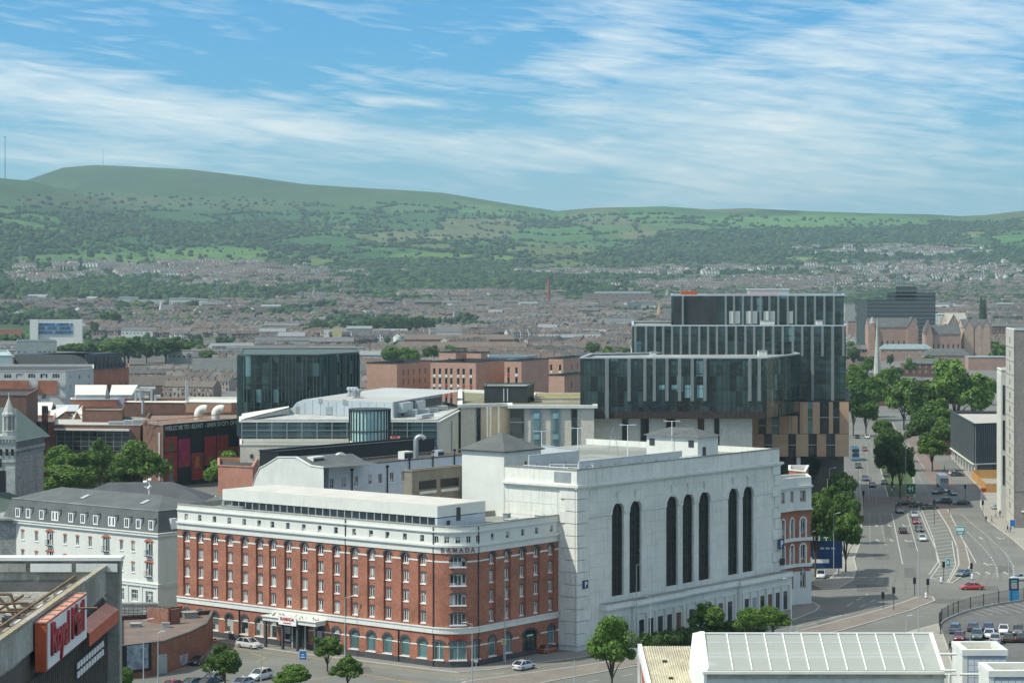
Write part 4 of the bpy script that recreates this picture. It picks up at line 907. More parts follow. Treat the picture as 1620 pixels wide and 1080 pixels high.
# base storey with ledge and pilasters
px0, px1 = onray(WO, V, 949), WLv+1.4
for a, c, o in ((px0, 13.5, 1.2), (13.5, 29, 1.7), (29, 46, 1.2), (46, px1, 1.7)):
    b = MB(WO); b.T = Tv; b.box(a, c, -o, 0, 0, 6.1); b.obj('base_storey', white2, wb)
    b = MB(WO); b.T = Tv; b.box(a-.15, c+.15, -o-.5, -.0, 6.1, 6.45); b.box(a-.1, c+.1, -o-.25, 0, 6.45, 7.0); b.obj('base_cornice', trimw, wb)
    b = MB(WO); b.T = Tv; b.box(a, c, -o-.2, -.05, 7.0, 7.06); b.obj('lead_flashing', lead, wb)
    b = MB(WO); b.T = Tv; b.box(a+.6, c-.6, -o-.12, -o, 4.7, 5.1); b.obj('moulding', trimw, wb)
    n = int((c-a-1)/2.3)
    for i in range(n):
        x = a+.9+i*(c-a-1.8)/max(1, n-1)
        cube(wb, 'pilaster', white, (Tv @ Vector((x, -o-.14, 0)))-WO, (.5, .28, 4.7), av)
        if i < n-1: cube(wb, 'shop_window', random.choice((darkm, gld, gld, brick_dk, steel)), (Tv @ Vector((x+(c-a-1.8)/max(1, n-1)/2, -o-.015, .3)))-WO, (1.35, .06, 3.3), av)
def psign(parent, base, T, a, x, z, s, o):
    cube(parent, 'sign_panel', mat('sign_blue', (.02, .05, .14), .4) if 'sign_blue' not in bpy.data.materials else bpy.data.materials['sign_blue'], (T @ Vector((x, -o, z)))-base, (s, .15, s), a)
    text(parent, 'P', s*.95, (T @ Vector((x, -o-.09, z+s*.17)))-base, (math.pi/2, 0, a), whitepaint, 'letter')
psign(wb, WO, Tv, av, onray(WO, V, 923), 10.2, 1.3, .42); psign(wb, WO, Tv, av, WLv-.3, 11.2, 1.8, .6)
cube(wb, 'sign_panel', black, (Tv @ Vector((WLv+.3, -.5, 8.2)))-WO, (1.4, .15, 1.2), av)
# roof deck, inner wall, railings, stair house
rf = [WO, WO+V*WLv, bk[0], bk[1], bk[2], WO+U*WLu]
b = MB(WO); b.poly([(p.x, p.y, 28.3) for p in rf]); b.obj('roof', lead, wb)
for a, c, zt in (((2.6, 4), (2.6, 34), 30.4), ((13, 4), (13, 18), 30.9), ((13, 18), (24, 22), 31.1)):
    p, q = WO+U*a[0]+V*a[1], WO+U*c[0]+V*c[1]; T2, L2, a2 = FR(p, q); b = MB(WO); b.T = T2; b.box(0, L2, -.1, .1, 28.3, zt); b.obj('ramp_wall', mat('blue_grey_render', (.47, .50, .50), .8, .1) if 'blue_grey_render' not in bpy.data.materials else bpy.data.materials['blue_grey_render'], wb)
    b = MB(WO); b.T = T2; b.box(0, L2, -.16, .16, zt, zt+.12); b.obj('coping', metalw, wb)
    for i in range(int(L2/4)): cube(wb, 'bracket', metalw, (T2 @ Vector((2+i*4, -.3, 28.3)))-WO, (.15, .4, 1.2), a2)
def rails(label, p, q, z, d):
    t_ = thing('railing', label, 'railing', (p.x, p.y, z), group='white roof railings'); T2, L2, a2 = FR(p, q)
    for zz in (.25, .7, 1.15): cube(t_, 'rail', whitepaint, (T2 @ Vector((L2/2, 0, 0)))-Vector((p.x, p.y, 0))+Vector((0, 0, zz)), (L2, .1, .1), a2)
    for i in range(d): cube(t_, 'post', whitepaint, (T2 @ Vector((L2*(i+.0)/(d-1), 0, 0)))-Vector((p.x, p.y, 0)), (.14, .14, 1.25), a2)
rails('long low white railing at the near left corner of the white car park roof', WO+U*12+V*1.5, WO+U*3.+V*1.5, 28.4, 5)
rails('white railing with crossed bars behind it on the corner of the car park roof', WO+U*8+V*3.2, WO+U*2+V*7, 28.6, 4)
rails('white railing beside the stair house on the car park roof', WO+U*1.5+V*32, WO+U*1.5+V*38, 28.4, 4)
# tower with pyramid roof
TO = WO+U*WLu+Vector((-.05, -.04, 0)); tp_ = [TO+U*9.05, TO, TO+V*10.05, TO+V*10.05+U*9.05]
tw = thing('stair_tower', 'white square tower with a low slate pyramid roof beside the car park building', 'tower', TO)
b = MB(TO); b.prism([(p.x, p.y) for p in tp_], 0, 31.9); b.obj('wall', white, tw)
o = polyoff(tp_, .45); ap = (tp_[0]+tp_[2])/2; b = MB(TO)
for i in range(4): b.quad((o[i].x, o[i].y, 31.75), (o[(i+1) % 4].x, o[(i+1) % 4].y, 31.75), (ap.x, ap.y, 34.6))
b.poly([(p.x, p.y, 31.75) for p in o]); b.obj('roof', slate, tw)
b = MB(TO); ring(b, tp_, .5, .3, 31.6, 31.8); b.obj('gutter', darkm, tw)
Tt, Lt, at = FR(tp_[1], tp_[2]); cube(tw, 'door', darkm, (Tt @ Vector((7.2, -.03, 28.4)))-TO, (.9, .1, 2.), at); cube(tw, 'vent', darkm, (Tt @ Vector((5.8, -.03, 29.3)))-TO, (.4, .1, .5), at)
SO = WO+V*onray(WO, V, 1128)+U*3.2; so = [SO+U*11, SO, SO+V*6.5, SO+V*6.5+U*11]
sh = thing('stair_house', 'small white stair house with a shallow grey roof on the car park roof', 'stair house', (SO.x, SO.y, 28.3)); b = MB(sh.location); b.prism([(p.x, p.y) for p in so], 28.3, 32.6); b.obj('wall', white, sh)
o = polyoff(so, .6); b = MB(sh.location); ap0 = (so[0]+so[3])/2-U*3; ap1 = (so[1]+so[2])/2+U*3
b.quad((o[0].x, o[0].y, 32.5), (o[1].x, o[1].y, 32.5), (ap1.x, ap1.y, 33.9), (ap0.x, ap0.y, 33.9)); b.quad((o[2].x, o[2].y, 32.5), (o[3].x, o[3].y, 32.5), (ap0.x, ap0.y, 33.9), (ap1.x, ap1.y, 33.9)); b.quad((o[1].x, o[1].y, 32.5), (o[2].x, o[2].y, 32.5), (ap1.x, ap1.y, 33.9)); b.quad((o[3].x, o[3].y, 32.5), (o[0].x, o[0].y, 32.5), (ap0.x, ap0.y, 33.9)); b.obj('roof', slate, sh)
Tt, Lt, at = FR(so[0], so[1])
for x in (1.2, 9.6): cube(sh, 'window', darkm, (Tt @ Vector((x, -.03, 30.7)))-sh.location, (1.1, .1, 1.2), at)
Tt, Lt, at = FR(so[1], so[2]); cube(sh, 'door', darkm, (Tt @ Vector((2, -.03, 28.4)))-sh.location, (1., .1, 2.3), at)
def lampT(label, px, Y, z0, z1, group='twin-headed lamps on the car park roof'):
    t_ = thing('roof_lamp', label, 'lamp post', P(px, Y, z0), group=group); b = MB(); b.tube((0, 0, 0), (0, 0, z1-z0), .09, 6, .06); b.obj('pole', whitepaint, t_)
    b = MB(); b.tube((-1.1, 0, z1-z0), (1.1, 0, z1-z0), .04, 5); b.obj('crossarm', whitepaint, t_)
    for s in (-1.1, 1.1): b = MB(); b.box(s-.35, s+.35, -.15, .15, z1-z0-.1, z1-z0+.12); b.obj('lamp_head', metalw, t_)
for px, Y, py, lb in ((857, 396, 682, 'twin-headed lamp nearest the pyramid-roofed tower'), (914, 398, 677, 'twin-headed lamp above the white corner railings, second from the tower'), (993, 408, 672, 'twin-headed lamp midway along the car park roof'), (1063, 410, 666, 'twin-headed lamp standing in front of the stair house')): lampT(lb, px, Y, 28.3, Z(py, Y))
for px, Y, lb in ((970, 420, 'thin lattice mast frame in the middle of the car park roof'), (1148, 432, 'thin lattice mast frame right of the stair house')):
    p = P(px, Y, 28.3); t_ = thing('roof_mast', lb, 'mast', p); hgt = Z(676, Y)-28.3
    for a, c in (((-1, 0, 0), (-.4, 0, hgt*.7)), ((1, 0, 0), (.4, 0, hgt*.7)), ((-.4, 0, hgt*.7), (0, 0, hgt)), ((.4, 0, hgt*.7), (0, 0, hgt)), ((-.8, 0, hgt*.3), (.8, 0, hgt*.3)), ((-.5, 0, hgt*.6), (.5, 0, hgt*.6))): b = MB(); b.tube(a, c, .045, 5); b.obj('strut', steel, t_)

# ------------------------------------------------------------ white hotel with mansard roof, left
MO = Vector(P(250, 410)); ML = onray(MO, U, 4); md = [MO+U*ML, MO, MO+V*16, MO+V*16+U*ML]
Tm, L_, am = FR(md[0], md[1]); Tr, Lr, ar = FR(md[1], md[2]); mw = thing('mansard_building', 'white rendered building with slate mansard roof, dormers and orange brick window arches', 'building', MO)
def xm(px): return L_-onray(MO, U, px)
big = [xm(p) for p in (15.6, 79, 168, 236)]; sm = [xm(p) for p in (36, 57.6, 103, 122.6, 142.6, 192, 210.5)]
holes = []; arch_m = mat('orange_brick', (.45, .14, .07), .85, .1)
for z in (7.4, 11.1):
    for x in big: holes.append((x-.9, z, x+.9, z+2.6, .2)); window(mw, whitepaint, gl, 1.8, 2.6, (Tm @ Vector((x, 0, z)))-MO, am, dep=.22, arch=.2, mull=2, head=arch_m, headw=.4)
    for x in big:
        b = MB(MO); b.T = Tm; b.box(x-.8, x+.8, -.5, 0, z-.12, z-.01)
        for i in range(7): b.box(x-.8+i*.26, x-.77+i*.26, -.5, -.47, z, z+.9)
        b.box(x-.8, x+.8, -.52, -.47, z+.9, z+.95); b.obj('balcony', darkm, mw)
    for x in sm: holes.append((x-.42, z+.5, x+.42, z+2.2)); window(mw, whitepaint, gl, .84, 1.7, (Tm @ Vector((x, 0, z+.5)))-MO, am, dep=.22, mull=1, sill=trimw, head=arch_m, headw=.2)
lo = [(xm(192), 1.5), (xm(213), 1.7), (xm(236), 1.9)]
for x, w in lo: holes.append((x-w/2, 2.7, x+w/2, 4.8)); window(mw, whitepaint, gl, w, 2.1, (Tm @ Vector((x, 0, 2.7)))-MO, am, dep=.22, mull=2, bars=(.65,)); cube(mw, 'spandrel_panel', steel, (Tm @ Vector((x, -.02, .6)))-MO, (w, .1, 1.7), am)
m = MB(MO); m.T = Tm; wall(m, L_, 0, 15.1, holes, .22); m.T = Tr; wall(m, Lr, 0, 15.1); m.T = I4; m.prism([(p.x, p.y) for p in polyoff(md, -.4)], 0, 14.9)
m.T = Tm
for x in (xm(182), xm(202), xm(224), xm(249)): m.box(x-.25, x+.25, -.12, 0, 0, 5.6)
m.obj('wall', white, mw)
for z0, z1, o in ((5.6, 6.1, .25), (6.1, 6.25, .35), (14.6, 15.1, .35), (15.1, 15.25, .5)):
    b = MB(MO); ring(b, md, o, 0, z0, z1); b.obj('cornice', trimw, mw)
q0 = polyoff(md, 0); q1 = polyoff(md, -1.3); rg = 19.0; b = MB(MO)
for i in range(4): j = (i+1) % 4; b.quad((q0[i].x, q0[i].y, 15.25), (q0[j].x, q0[j].y, 15.25), (q1[j].x, q1[j].y, rg), (q1[i].x, q1[i].y, rg))
ra, rb_ = (q1[0]+q1[3])/2-U*6, (q1[1]+q1[2])/2+U*6
b.quad((q1[0].x, q1[0].y, rg), (q1[1].x, q1[1].y, rg), (rb_.x, rb_.y, 21.0), (ra.x, ra.y, 21.0)); b.quad((q1[2].x, q1[2].y, rg), (q1[3].x, q1[3].y, rg), (ra.x, ra.y, 21.0), (rb_.x, rb_.y, 21.0))
b.quad((q1[1].x, q1[1].y, rg), (q1[2].x, q1[2].y, rg), (rb_.x, rb_.y, 21.0)); b.quad((q1[3].x, q1[3].y, rg), (q1[0].x, q1[0].y, rg), (ra.x, ra.y, 21.0)); b.obj('mansard_roof', slate, mw)
b = MB(MO); ring(b, [Vector((p.x, p.y, 0)) for p in q1], .12, -.12, rg-.05, rg+.1); b.obj('ridge_flashing', lead, mw)
for px, dbl in ((27, 0), (43.6, 0), (64.8, 0), (86, 1), (111, 0), (130, 0), (150, 0), (175.8, 1), (199.6, 0), (218, 0), (238, 0)):
    x = xm(px); w = 1.9 if dbl else 1.25; b = MB(MO); b.T = Tm; b.box(x-w/2, x+w/2, .1, 1.6, 15.7, 17.6); dm = b.obj('dormer', whitepaint, mw)
    for k in ((-.45, .45) if dbl else (-.22, .22)): b = MB(MO); b.T = Tm; b.box(x+k-.15, x+k+.15, .07, .1, 15.95, 17.3); b.obj('pane', gld, dm)
    b = MB(MO); b.T = Tm; b.box(x-w/2-.12, x+w/2+.12, .0, 1.7, 17.6, 17.75); b.obj('dormer_roof', slate, dm)
x = 4; b = MB(MO); b.T = Tr; b.box(x-.7, x+.7, .1, 1.6, 15.7, 17.6); b.obj('dormer', whitepaint, mw)
for px, v in ((105, .45), (200, .55)):
    x = xm(px); p = Tm @ Vector((x, 5, 20.2)); b = MB(MO); b.T = Tm; b.add([(x-.5, 3.6, 19.82), (x+.5, 3.6, 19.82), (x+.5, 5.4, 20.36), (x-.5, 5.4, 20.36)], [(0, 1, 2, 3)]); b.obj('skylight', metalw, mw)
def hiproof(name, label, p0, p1, Y0, Y1, ze, zr, wm, rm, sky_=False):
    """low building whose hipped roof shows: axis from p0 px to p1 px"""
    a, c = P(p0, Y0), P(p1, Y1); T2, L2, a2 = FR(a, c); wd = 15.
    pts = [T2 @ Vector(v) for v in ((0, 0, 0), (L2, 0, 0), (L2, wd, 0), (0, wd, 0))]; t_ = thing(name, label, 'building', pts[0])
    b = MB(pts[0]); b.prism([(p.x, p.y) for p in pts], 0, ze); b.obj('wall', wm, t_)
    o = polyoff(pts, .5); e = 7.5; r0, r1 = T2 @ Vector((e, wd/2, 0)), T2 @ Vector((max(e+.5, L2-e), wd/2, 0)); b = MB(pts[0])
    b.quad((o[0].x, o[0].y, ze), (o[1].x, o[1].y, ze), (r1.x, r1.y, zr), (r0.x, r0.y, zr)); b.quad((o[2].x, o[2].y, ze), (o[3].x, o[3].y, ze), (r0.x, r0.y, zr), (r1.x, r1.y, zr))
    b.quad((o[1].x, o[1].y, ze), (o[2].x, o[2].y, ze), (r1.x, r1.y, zr)); b.quad((o[3].x, o[3].y, ze), (o[0].x, o[0].y, ze), (r0.x, r0.y, zr)); b.obj('roof', rm, t_)
    b = MB(pts[0]); ring(b, pts, .6, .45, ze-.2, ze+.05); b.obj('gutter', trimw, t_)
    return t_, T2, L2
hiproof('hip_roofed_block', 'low block under a broad dark hipped roof behind the mansard building', 105, 330, 445, 447, 17., 20.6, darkm, mat('dark_slate', (.075, .08, .085), .7, .2, .3, fine=.1))
t_, T2, L2 = hiproof('grey_hip_roofed_block', 'grey hip-roofed block with a skylight between the mansard building and the white gable', 292, 415, 424, 415, 18.0, 22.2, mat('bluish_slate_wall', (.20, .23, .25), .8), slate)
b = MB(t_.location); b.T = T2; b.add([(8, 2.5, 19.4), (9, 2.5, 19.4), (9.6, 4.3, 20.4), (8.6, 4.3, 20.4)], [(0, 1, 2, 3)]); b.obj('skylight', metalw, t_)
t_ = thing('rooftop_antenna', 'white antenna cluster on the ridge of the dark hipped roof', 'antenna', P(236, 432, 20.))
for a, c, r in (((0, 0, 0), (0, 0, 3.), .12), ((-.9, 0, 1.6), (.2, 0, 1.4), .1), ((-1.1, 0, 2.4), (-.4, 0, 2.5), .3), ((-.2, 0, 2.8), (.4, 0, 2.9), .28), ((-.2, 0, 1.2), (.3, 0, 1.8), .3)): b = MB(); b.tube(a, c, r, 8); b.obj('aerial', whitepaint, t_)

# ------------------------------------------------------------ stone church at the left edge
CO = P(26, 470); ch = thing('stone_cathedral', 'grey stone cathedral transept with copper roof and pinnacled turret at the left edge', 'church', CO)
pts = [P(-60, 476), P(26, 470), P(69, 486), P(10, 560), P(-60, 560)]
b = MB(CO); b.prism([(p.x, p.y) for p in pts], 0, 25.4); b.obj('wall', cath, ch)
b = MB(CO); b.prism([(p.x, p.y) for p in [P(-60, 459), P(24.5, 459), P(24.5, 466), P(-60, 466)]], 0, 29.2); b.obj('west_front', mat('light_stone', (.40, .41, .38), .9, .2, .6, fine=.15), ch)
Tm, L_, a_ = FR(P(26, 470), P(69, 486))
for k in range(15):
    z = 4+k*1.45
    for i in range(4): cube(ch, 'ashlar_block', cath, (Tm @ Vector((.9+i*(L_-.4)/4+(k % 2)*.5, -.01, z)))-CO, (L_/4-.12 if i < 3 else L_/4-.6, .1, 1.39), a_)
b = MB(CO); b.T = Tm; b.box(-.2, L_+.2, -.35, .0, 25.4, 26.0); b.box(-.1, L_+.1, -.2, .3, 24.6, 24.9); b.obj('cornice', cath, ch)
b = MB(CO); b.T = Tm; b.box(-.1, L_+.1, -.1, .5, 26., 27.4); b.obj('parapet', mat('dark_stone', (.11, .12, .12), .9, .2), ch)
for i in range(14): cube(ch, 'corbel', cath, (Tm @ Vector((.5+i*(L_-.8)/13, -.22, 24.95)))-CO, (.25, .3, .4), a_)
b = MB(CO); p = [P(26, 473, 27), P(80, 492, 27), P(26, 500, 32.5), P(20, 500, 32.5)]; b.quad(p[0], p[1], p[2]); b.quad(P(-60, 476, 27), P(26, 473, 27), P(26, 500, 32.5), P(-60, 505, 33)); b.quad(p[1], P(40, 540, 27), p[2]); b.obj('copper_roof', copper, ch)
# turret
tc = P(14, 461); b = MB(CO)
b.lathe([(1.35, 29), (1.35, 30.), (1.5, 30.2), (1.3, 30.3)], 8, (tc.x, tc.y))
for k in range(8): a = k*math.pi/4; b.tube((tc.x+1.05*math.cos(a), tc.y+1.05*math.sin(a), 30.2), (tc.x+1.05*math.cos(a), tc.y+1.05*math.sin(a), 33.), .22, 5)
b.lathe([(1.3, 33.), (1.4, 33.3), (1.4, 33.6), (1.2, 33.8), (.05, 36.9)], 8, (tc.x, tc.y)); b.lathe([(.5, 30.2), (.5, 33.)], 6, (tc.x, tc.y)); b.tube((tc.x, tc.y, 36.7), (tc.x, tc.y, 37.8), .12, 6); b.obj('turret', bpy.data.materials['light_stone'], ch)
b = MB(CO); b.T = FR(P(-40, 459), P(24.5, 459.))[0]
Lc = 8.1
b.box(0, Lc, -.3, -.02, 28.6, 29.3)
for i in range(12): b.box(.2+i*.65, .45+i*.65, -.28, -.02, 28., 28.6)
b.box(0, Lc, -.2, -.02, 24., 24.25); b.box(6.4, 8.1, -.5, -.02, 17, 23)
b.obj('arcade', bpy.data.materials['light_stone'], ch)
for x, z, w, h in ((5.5, 18, 1.3, 4.4), (5.2, 25.4, .55, 1.3), (6.4, 25.4, .55, 1.3), (7.5, 25.4, .55, 1.3), (5.2, 23, .3, 1.8)): b = MB(CO); b.T = FR(P(-40, 458.9), P(24.5, 458.9))[0]; b.box(x-w/2, x+w/2, -.12, -.02, z, z+h); b.obj('lancet', black, ch)
ca = thing('cathedral_aisle', 'low aisle with a pale green copper roof in front of the cathedral transept', 'church aisle', P(-10, 440)); b = MB(ca.location); ap = [P(-50, 434), P(36, 434), P(66, 457), P(-50, 457)]; b.prism([(p.x, p.y) for p in ap], 0, 15.5); b.obj('wall', cath, ca)
b = MB(ca.location); b.poly([tuple(P(-50, 433, 15.2)), tuple(P(38, 433, 15.2)), tuple(P(66, 458, 15.6)), tuple(P(14, 457.5, 18.2)), tuple(P(-50, 457, 18.4))]); b.obj('copper_roof', copper, ca)
# ------------------------------------------------------------ middle distance, left: car park with mural, brick market
def fr(px0, Y0, px1, Y1): return FR(P(px0, Y0), P(px1, Y1))
def body(name, label, cat, fp, z1, wm, rm=None, z0=0., par=.6, faces=None, **k):
    """footprint given as (px, distance) corners, CCW from above"""
    return block(name, label, cat, [P(a, y) for a, y in fp], z1, wm, rm or lead, faces, z0, par, **k)
W_ = lambda cols, rows, w, fm=whitepaint, gm=gl, **k: dict(cols=cols, rows=rows, w=w, fm=fm, gm=gm, **k)
# long brick building with grid glazing
Yb = 692.
t_, B = body('glazed_brick_block', 'long low brick block with a dark gridded window wall behind the street trees', 'building', [(86, Yb), (222, Yb-4), (250, Yb+30), (86, Yb+60)], Z(672, Yb), brick_dk, mat('pale_gravel_roof', (.42, .41, .37), .9, .15), coping=conc)
Tm, L_, a_ = fr(90, Yb-.1, 206, Yb-3.6)
b = MB(B); b.T = Tm; b.box(0, L_, -.12, .0, Z(712, Yb), Z(678, Yb)); b.obj('window_wall', gld, t_)
for i in range(10): cube(t_, 'mullion', steel, (Tm @ Vector((L_*i/9, -.16, Z(712, Yb))))-B, (.16, .14, Z(678, Yb)-Z(712, Yb)), a_)
for i in range(5): cube(t_, 'transom', steel, (Tm @ Vector((L_/2, -.14, Z(712, Yb)+i*1.35)))-B, (L_, .1, .09), a_)
b = MB(B); b.T = Tm; b.box(-.5, L_, -1.2, 0, Z(680, Yb), Z(678, Yb)+.15); b.obj('canopy', trimw, t_)
body('arched_brick_building', 'ornate red brick building with round-arched windows left of the gridded glazing', 'building', [(62, 695), (86, 693), (86, 728), (30, 730)], Z(668, 695), brick, slate, faces={0: [W_([2.], [(14, 4.5), (20, 2.6)], 2.2, gm=gld, arch=1., mull=2), W_([.6, 3.4], [(10, 2.2)], .8, gm=gld, arch=1.)]})
# zigzag roofed factory
Yf = 735.
zt = thing('saw_roofed_market', 'red brick market hall with pale zigzag sheet roofs', 'market hall', P(32, Yf)); b = MB(zt.location); ze = Z(670, Yf)
b.prism([(P(x, y).x, P(x, y).y) for x, y in ((30, Yf), (130, Yf-4), (136, Yf+30), (30, Yf+30))], 0, ze)
for a, c, pk in ((88, 118, 104), (113, 133, 122)):
    p0, p1, pp = P(a, Yf-4.2), P(c, Yf-4.2), P(pk, Yf-4.2); b.quad((p0.x, p0.y, ze), (p1.x, p1.y, ze), (pp.x, pp.y, Z(649, Yf)))
b.obj('wall', brick_dk, zt)
pale_sheet = mat('pale_sheet_roof', (.62, .60, .53), .7, .08, .2)
for i, (a0, b0, a1, b1, yt) in enumerate(((30, 78, 34, 74, 650), (74, 104, 78, 108, 650), (104, 118, 122, 130, 649), (118, 133, 122, 131, 650))):
    b = MB(zt.location); q = [P(a0, Yf-4.1, ze+.05), P(b0, Yf-4.1, ze+.05 if i != 1 else Z(649, Yf)), P(b1, Yf+26, Z(649, Yf)+.2), P(a1, Yf+26, ze+2.6)]; b.quad(*q); b.obj('roof_bay', pale_sheet, zt)
def shed(label, fp, z0, ze, zr, wm, rm, name='roof_shed', cat='shed'):
    """small gabled box; ridge along its width"""
    pts = [P(a, y) for a, y in fp]; t_ = thing(name, label, cat, Vector((pts[0].x, pts[0].y, z0))); o = t_.location
    b = MB(o); b.prism([(p.x, p.y) for p in pts], z0, ze); m0, m1 = (pts[0]+pts[3])/2, (pts[1]+pts[2])/2
    b.quad((pts[1].x, pts[1].y, ze), (pts[2].x, pts[2].y, ze), (m1.x, m1.y, zr)); b.quad((pts[3].x, pts[3].y, ze), (pts[0].x, pts[0].y, ze), (m0.x, m0.y, zr)); b.obj('wall', wm, t_)
    b = MB(o); e = .15; q = polyoff(pts, .2); b.quad((q[0].x, q[0].y, ze-.1), (q[1].x, q[1].y, ze-.1), (m1.x, m1.y, zr), (m0.x, m0.y, zr)); b.quad((q[2].x, q[2].y, ze-.1), (q[3].x, q[3].y, ze-.1), (m0.x, m0.y, zr), (m1.x, m1.y, zr)); b.obj('roof', rm, t_); return t_
shed('white-roofed shed behind the zigzag market roofs', [(48, 768), (80, 768), (88, 778), (48, 778)], 0, Z(649, 768), Z(636, 773), metalw, pale_sheet)
shed('pale long shed roof right of the white-roofed shed', [(90, 768), (122, 768), (130, 780), (86, 780)], 0, Z(650, 768), Z(640, 773), brick, metalw)
shed('white-roofed shed beside the pipework behind the market', [(120, 782), (166, 782), (172, 794), (118, 794)], 0, Z(624, 782), Z(609, 786), metalw, pale_sheet)
shed('cream sloping shed roof left of the curved steel ducts', [(174, 782), (208, 782), (228, 794), (180, 794)], 0, Z(624, 782), Z(609, 786), metalw, pale_sheet)
body('brick_plant_block', 'dark brown brick block behind the gridded glazing, topped with ducts', 'building', [(130, 716), (193, 714), (196, 735), (130, 735)], Z(649, 716), brick_dk, lead)
body('long_brown_block', 'long dark brown windowless block left of the round glass drum', 'building', [(196, 755), (296, 751), (296, 780), (196, 780)], Z(637, 755), brick_dk, pale_sheet)
body('orange_brick_block', 'orange brown brick block with a white roof edge behind the two curved white vents', 'building', [(294, 745), (366, 740), (386, 742), (386, 775), (294, 775)], Z(637, 742), mat('orange_brown_brick', (.34, .20, .13), .88, .1, fine=.1), pale_sheet, coping=trimw)
body('orange_low_block', 'low orange brick range with a pale roof behind the market hall', 'building', [(112, 781), (186, 781), (186, 790), (112, 790)], Z(632, 781), brick, pale_sheet, coping=trimw)
b0 = thing('steel_ductwork', 'tangle of curved steel ducts on the roofs behind the market', 'ductwork', P(228, 782, Z(640, 782)))
zb = b0.location.z
for pxa, za, zb2 in ((215, 0, 5.2), (222, 0, 5.8), (240, 0, 5.4), (246, 0, 3.5)):
    p = P(pxa, 778); q = Vector((p.x, p.y, 0)); b = MB(b0.location); b.tube((p.x, p.y, zb), (p.x, p.y, zb+zb2), .45, 8); b.obj('duct', steel, b0)
for pa, pb_, z in ((215, 240, 5.2), (222, 246, 5.8)):
    p, q = P(pa, 778), P(pb_, 778); b = MB(b0.location); b.tube((p.x, p.y, zb+z), (q.x, q.y, zb+z), .45, 8); b.obj('duct', steel, b0)
for a, c in ((219, 4), (232, 3), (250, 3.4), (236, 2.2)): cube(b0, 'tank', metalw, P(a, 781, 0)-Vector((b0.location.x, b0.location.y, 0)), (1.6, 1.6, c))
for i, (px, y0, y1, Yq) in enumerate(((226, 633, 655, 750), (294.5, 600, 640, 749), (296.5, 602, 640, 749))):
    p = P(px, Yq, Z(y1, Yq)); t_ = thing('flue', ('steel flue rising beside the curved ducts', 'left of the pair of slim grey flues', 'right of the pair of slim grey flues')[i], 'flue', p); b = MB(); b.tube((0, 0, 0), (0, 0, Z(y0, Yq)-p.z), .45 if i == 0 else .25, 8); b.obj('pipe', metalw, t_); b = MB(); b.lathe([(.5, 0), (.5, .3)], 8); b.obj('collar', steel, t_)
for px, lb in ((321, 'left of the two curved white roof vents'), (348, 'right of the two curved white roof vents')):
    Yq = 715; p = P(px, Yq, Z(667, Yq)); t_ = thing('curved_vent', lb, 'vent', p, group='curved white vents'); b = MB()
    bent(b, [(x-1.4, y, z) for x, y, z in elbow(2.2, 1.75, 1.35, math.pi*.62)], 1.35, 12)
    b.obj('duct', trimw, t_, smooth=True)
# mural building
Ym = 560.
mb, B = body('mural_building', 'dark car park facade covered by a tall painted mural with a lettered band', 'building', [(226, 682), (258, 670), (400, 708), (400, 740), (236, 735)], Z(672, 677), brick_dk, mat('rusty_roof', (.20, .16, .13), .9, .25, .3))
Tm, L_, a_ = FR(P(257.5, 669.8), P(400, 707.8)); Tm0, L0, a0_ = FR(P(226, 681.8), P(257, 670))
z0, z1 = .3, Z(672, 672)
b = MB(B); b.T = Tm; b.box(.2, L_, -.35, -.02, z0, z1+.2); b.obj('mural_board', mat('mural_black', (.02, .022, .025), .5, .2), mb)
text(mb, 'WELCOME TO BELFAST - UNESCO CITY OF MUSIC', 1.75, (Tm @ Vector((.6, -.4, z1-1.55)))-B, (math.pi/2, 0, a_), mat('mural_white', (.55, .58, .55), .6), align='LEFT', sx=.98)
mc = [mat('mural_%s' % n, c, .7, .3, .5) for n, c in (('crimson', (.42, .03, .05)), ('red', (.36, .05, .04)), ('orange', (.50, .16, .03)), ('rust', (.32, .10, .04)), ('magenta', (.40, .03, .12)), ('yellow', (.52, .33, .04)), ('grey', (.2, .2, .2)), ('blue', (.05, .06, .25)), ('olive', (.12, .11, .05)))]
layout = [(0, .62, 1, 8, 6), (0, .3, 1, 8, 8), (0, .02, 1, 6, 2), (1, .55, 4, 4, 5), (1, .30, 4, 1, 3), (2, .25, 1, 2, 7), (2, .02, 1, 0, 6), (3, .55, 0, 0, 1), (3, .28, 1, 3, 3), (4, .55, 1, 1, 3), (4, .3, 2, 3, 3), (5, .3, 2, 3, 2), (6, .55, 2, 1, 3), (6, .3, 3, 2, 3)]
nx = 7.1; cw = L_/nx
for (ci, zf, colr, c2, c3) in layout:
    x = .3+ci*cw; zq = z0+(z1-3-z0)*zf+.8; b = MB(B); b.T = Tm; b.box(x+.1, x+cw-.1, -.39, -.34, zq, zq+(z1-3-z0)*.3); b.obj('painted_panel', mc[colr], mb)
    # abstract singer-like silhouette shapes, generic
    xc = x+cw/2; b = MB(B); b.T = Tm; r = cw*.22; zc = zq+(z1-3-z0)*.15
    b.add([(xc+r*math.cos(t)*.8, -.395, zc+r*math.sin(t)) for t in np.linspace(0, 2*math.pi, 12)[:-1]], [tuple(range(11))]); b.add([(xc-r*1.3, -.393, zq), (xc+r*1.3, -.393, zq), (xc+r*.7, -.393, zc-r*.6), (xc-r*.7, -.393, zc-r*.6)], [(0, 1, 2, 3)]); b.obj('painted_shape', mc[c2], mb)
for i in range(8): cube(mb, 'fin', black, (Tm @ Vector((.2+i*cw, -.5, z0)))-B, (.22, .3, z1-z0), a_)
cube(mb, 'pale_panel', conc, (Tm0 @ Vector((L0*.86, -.1, 2)))-B, (1.3, .1, 14), a0_)
b = MB(B); b.T = Tm
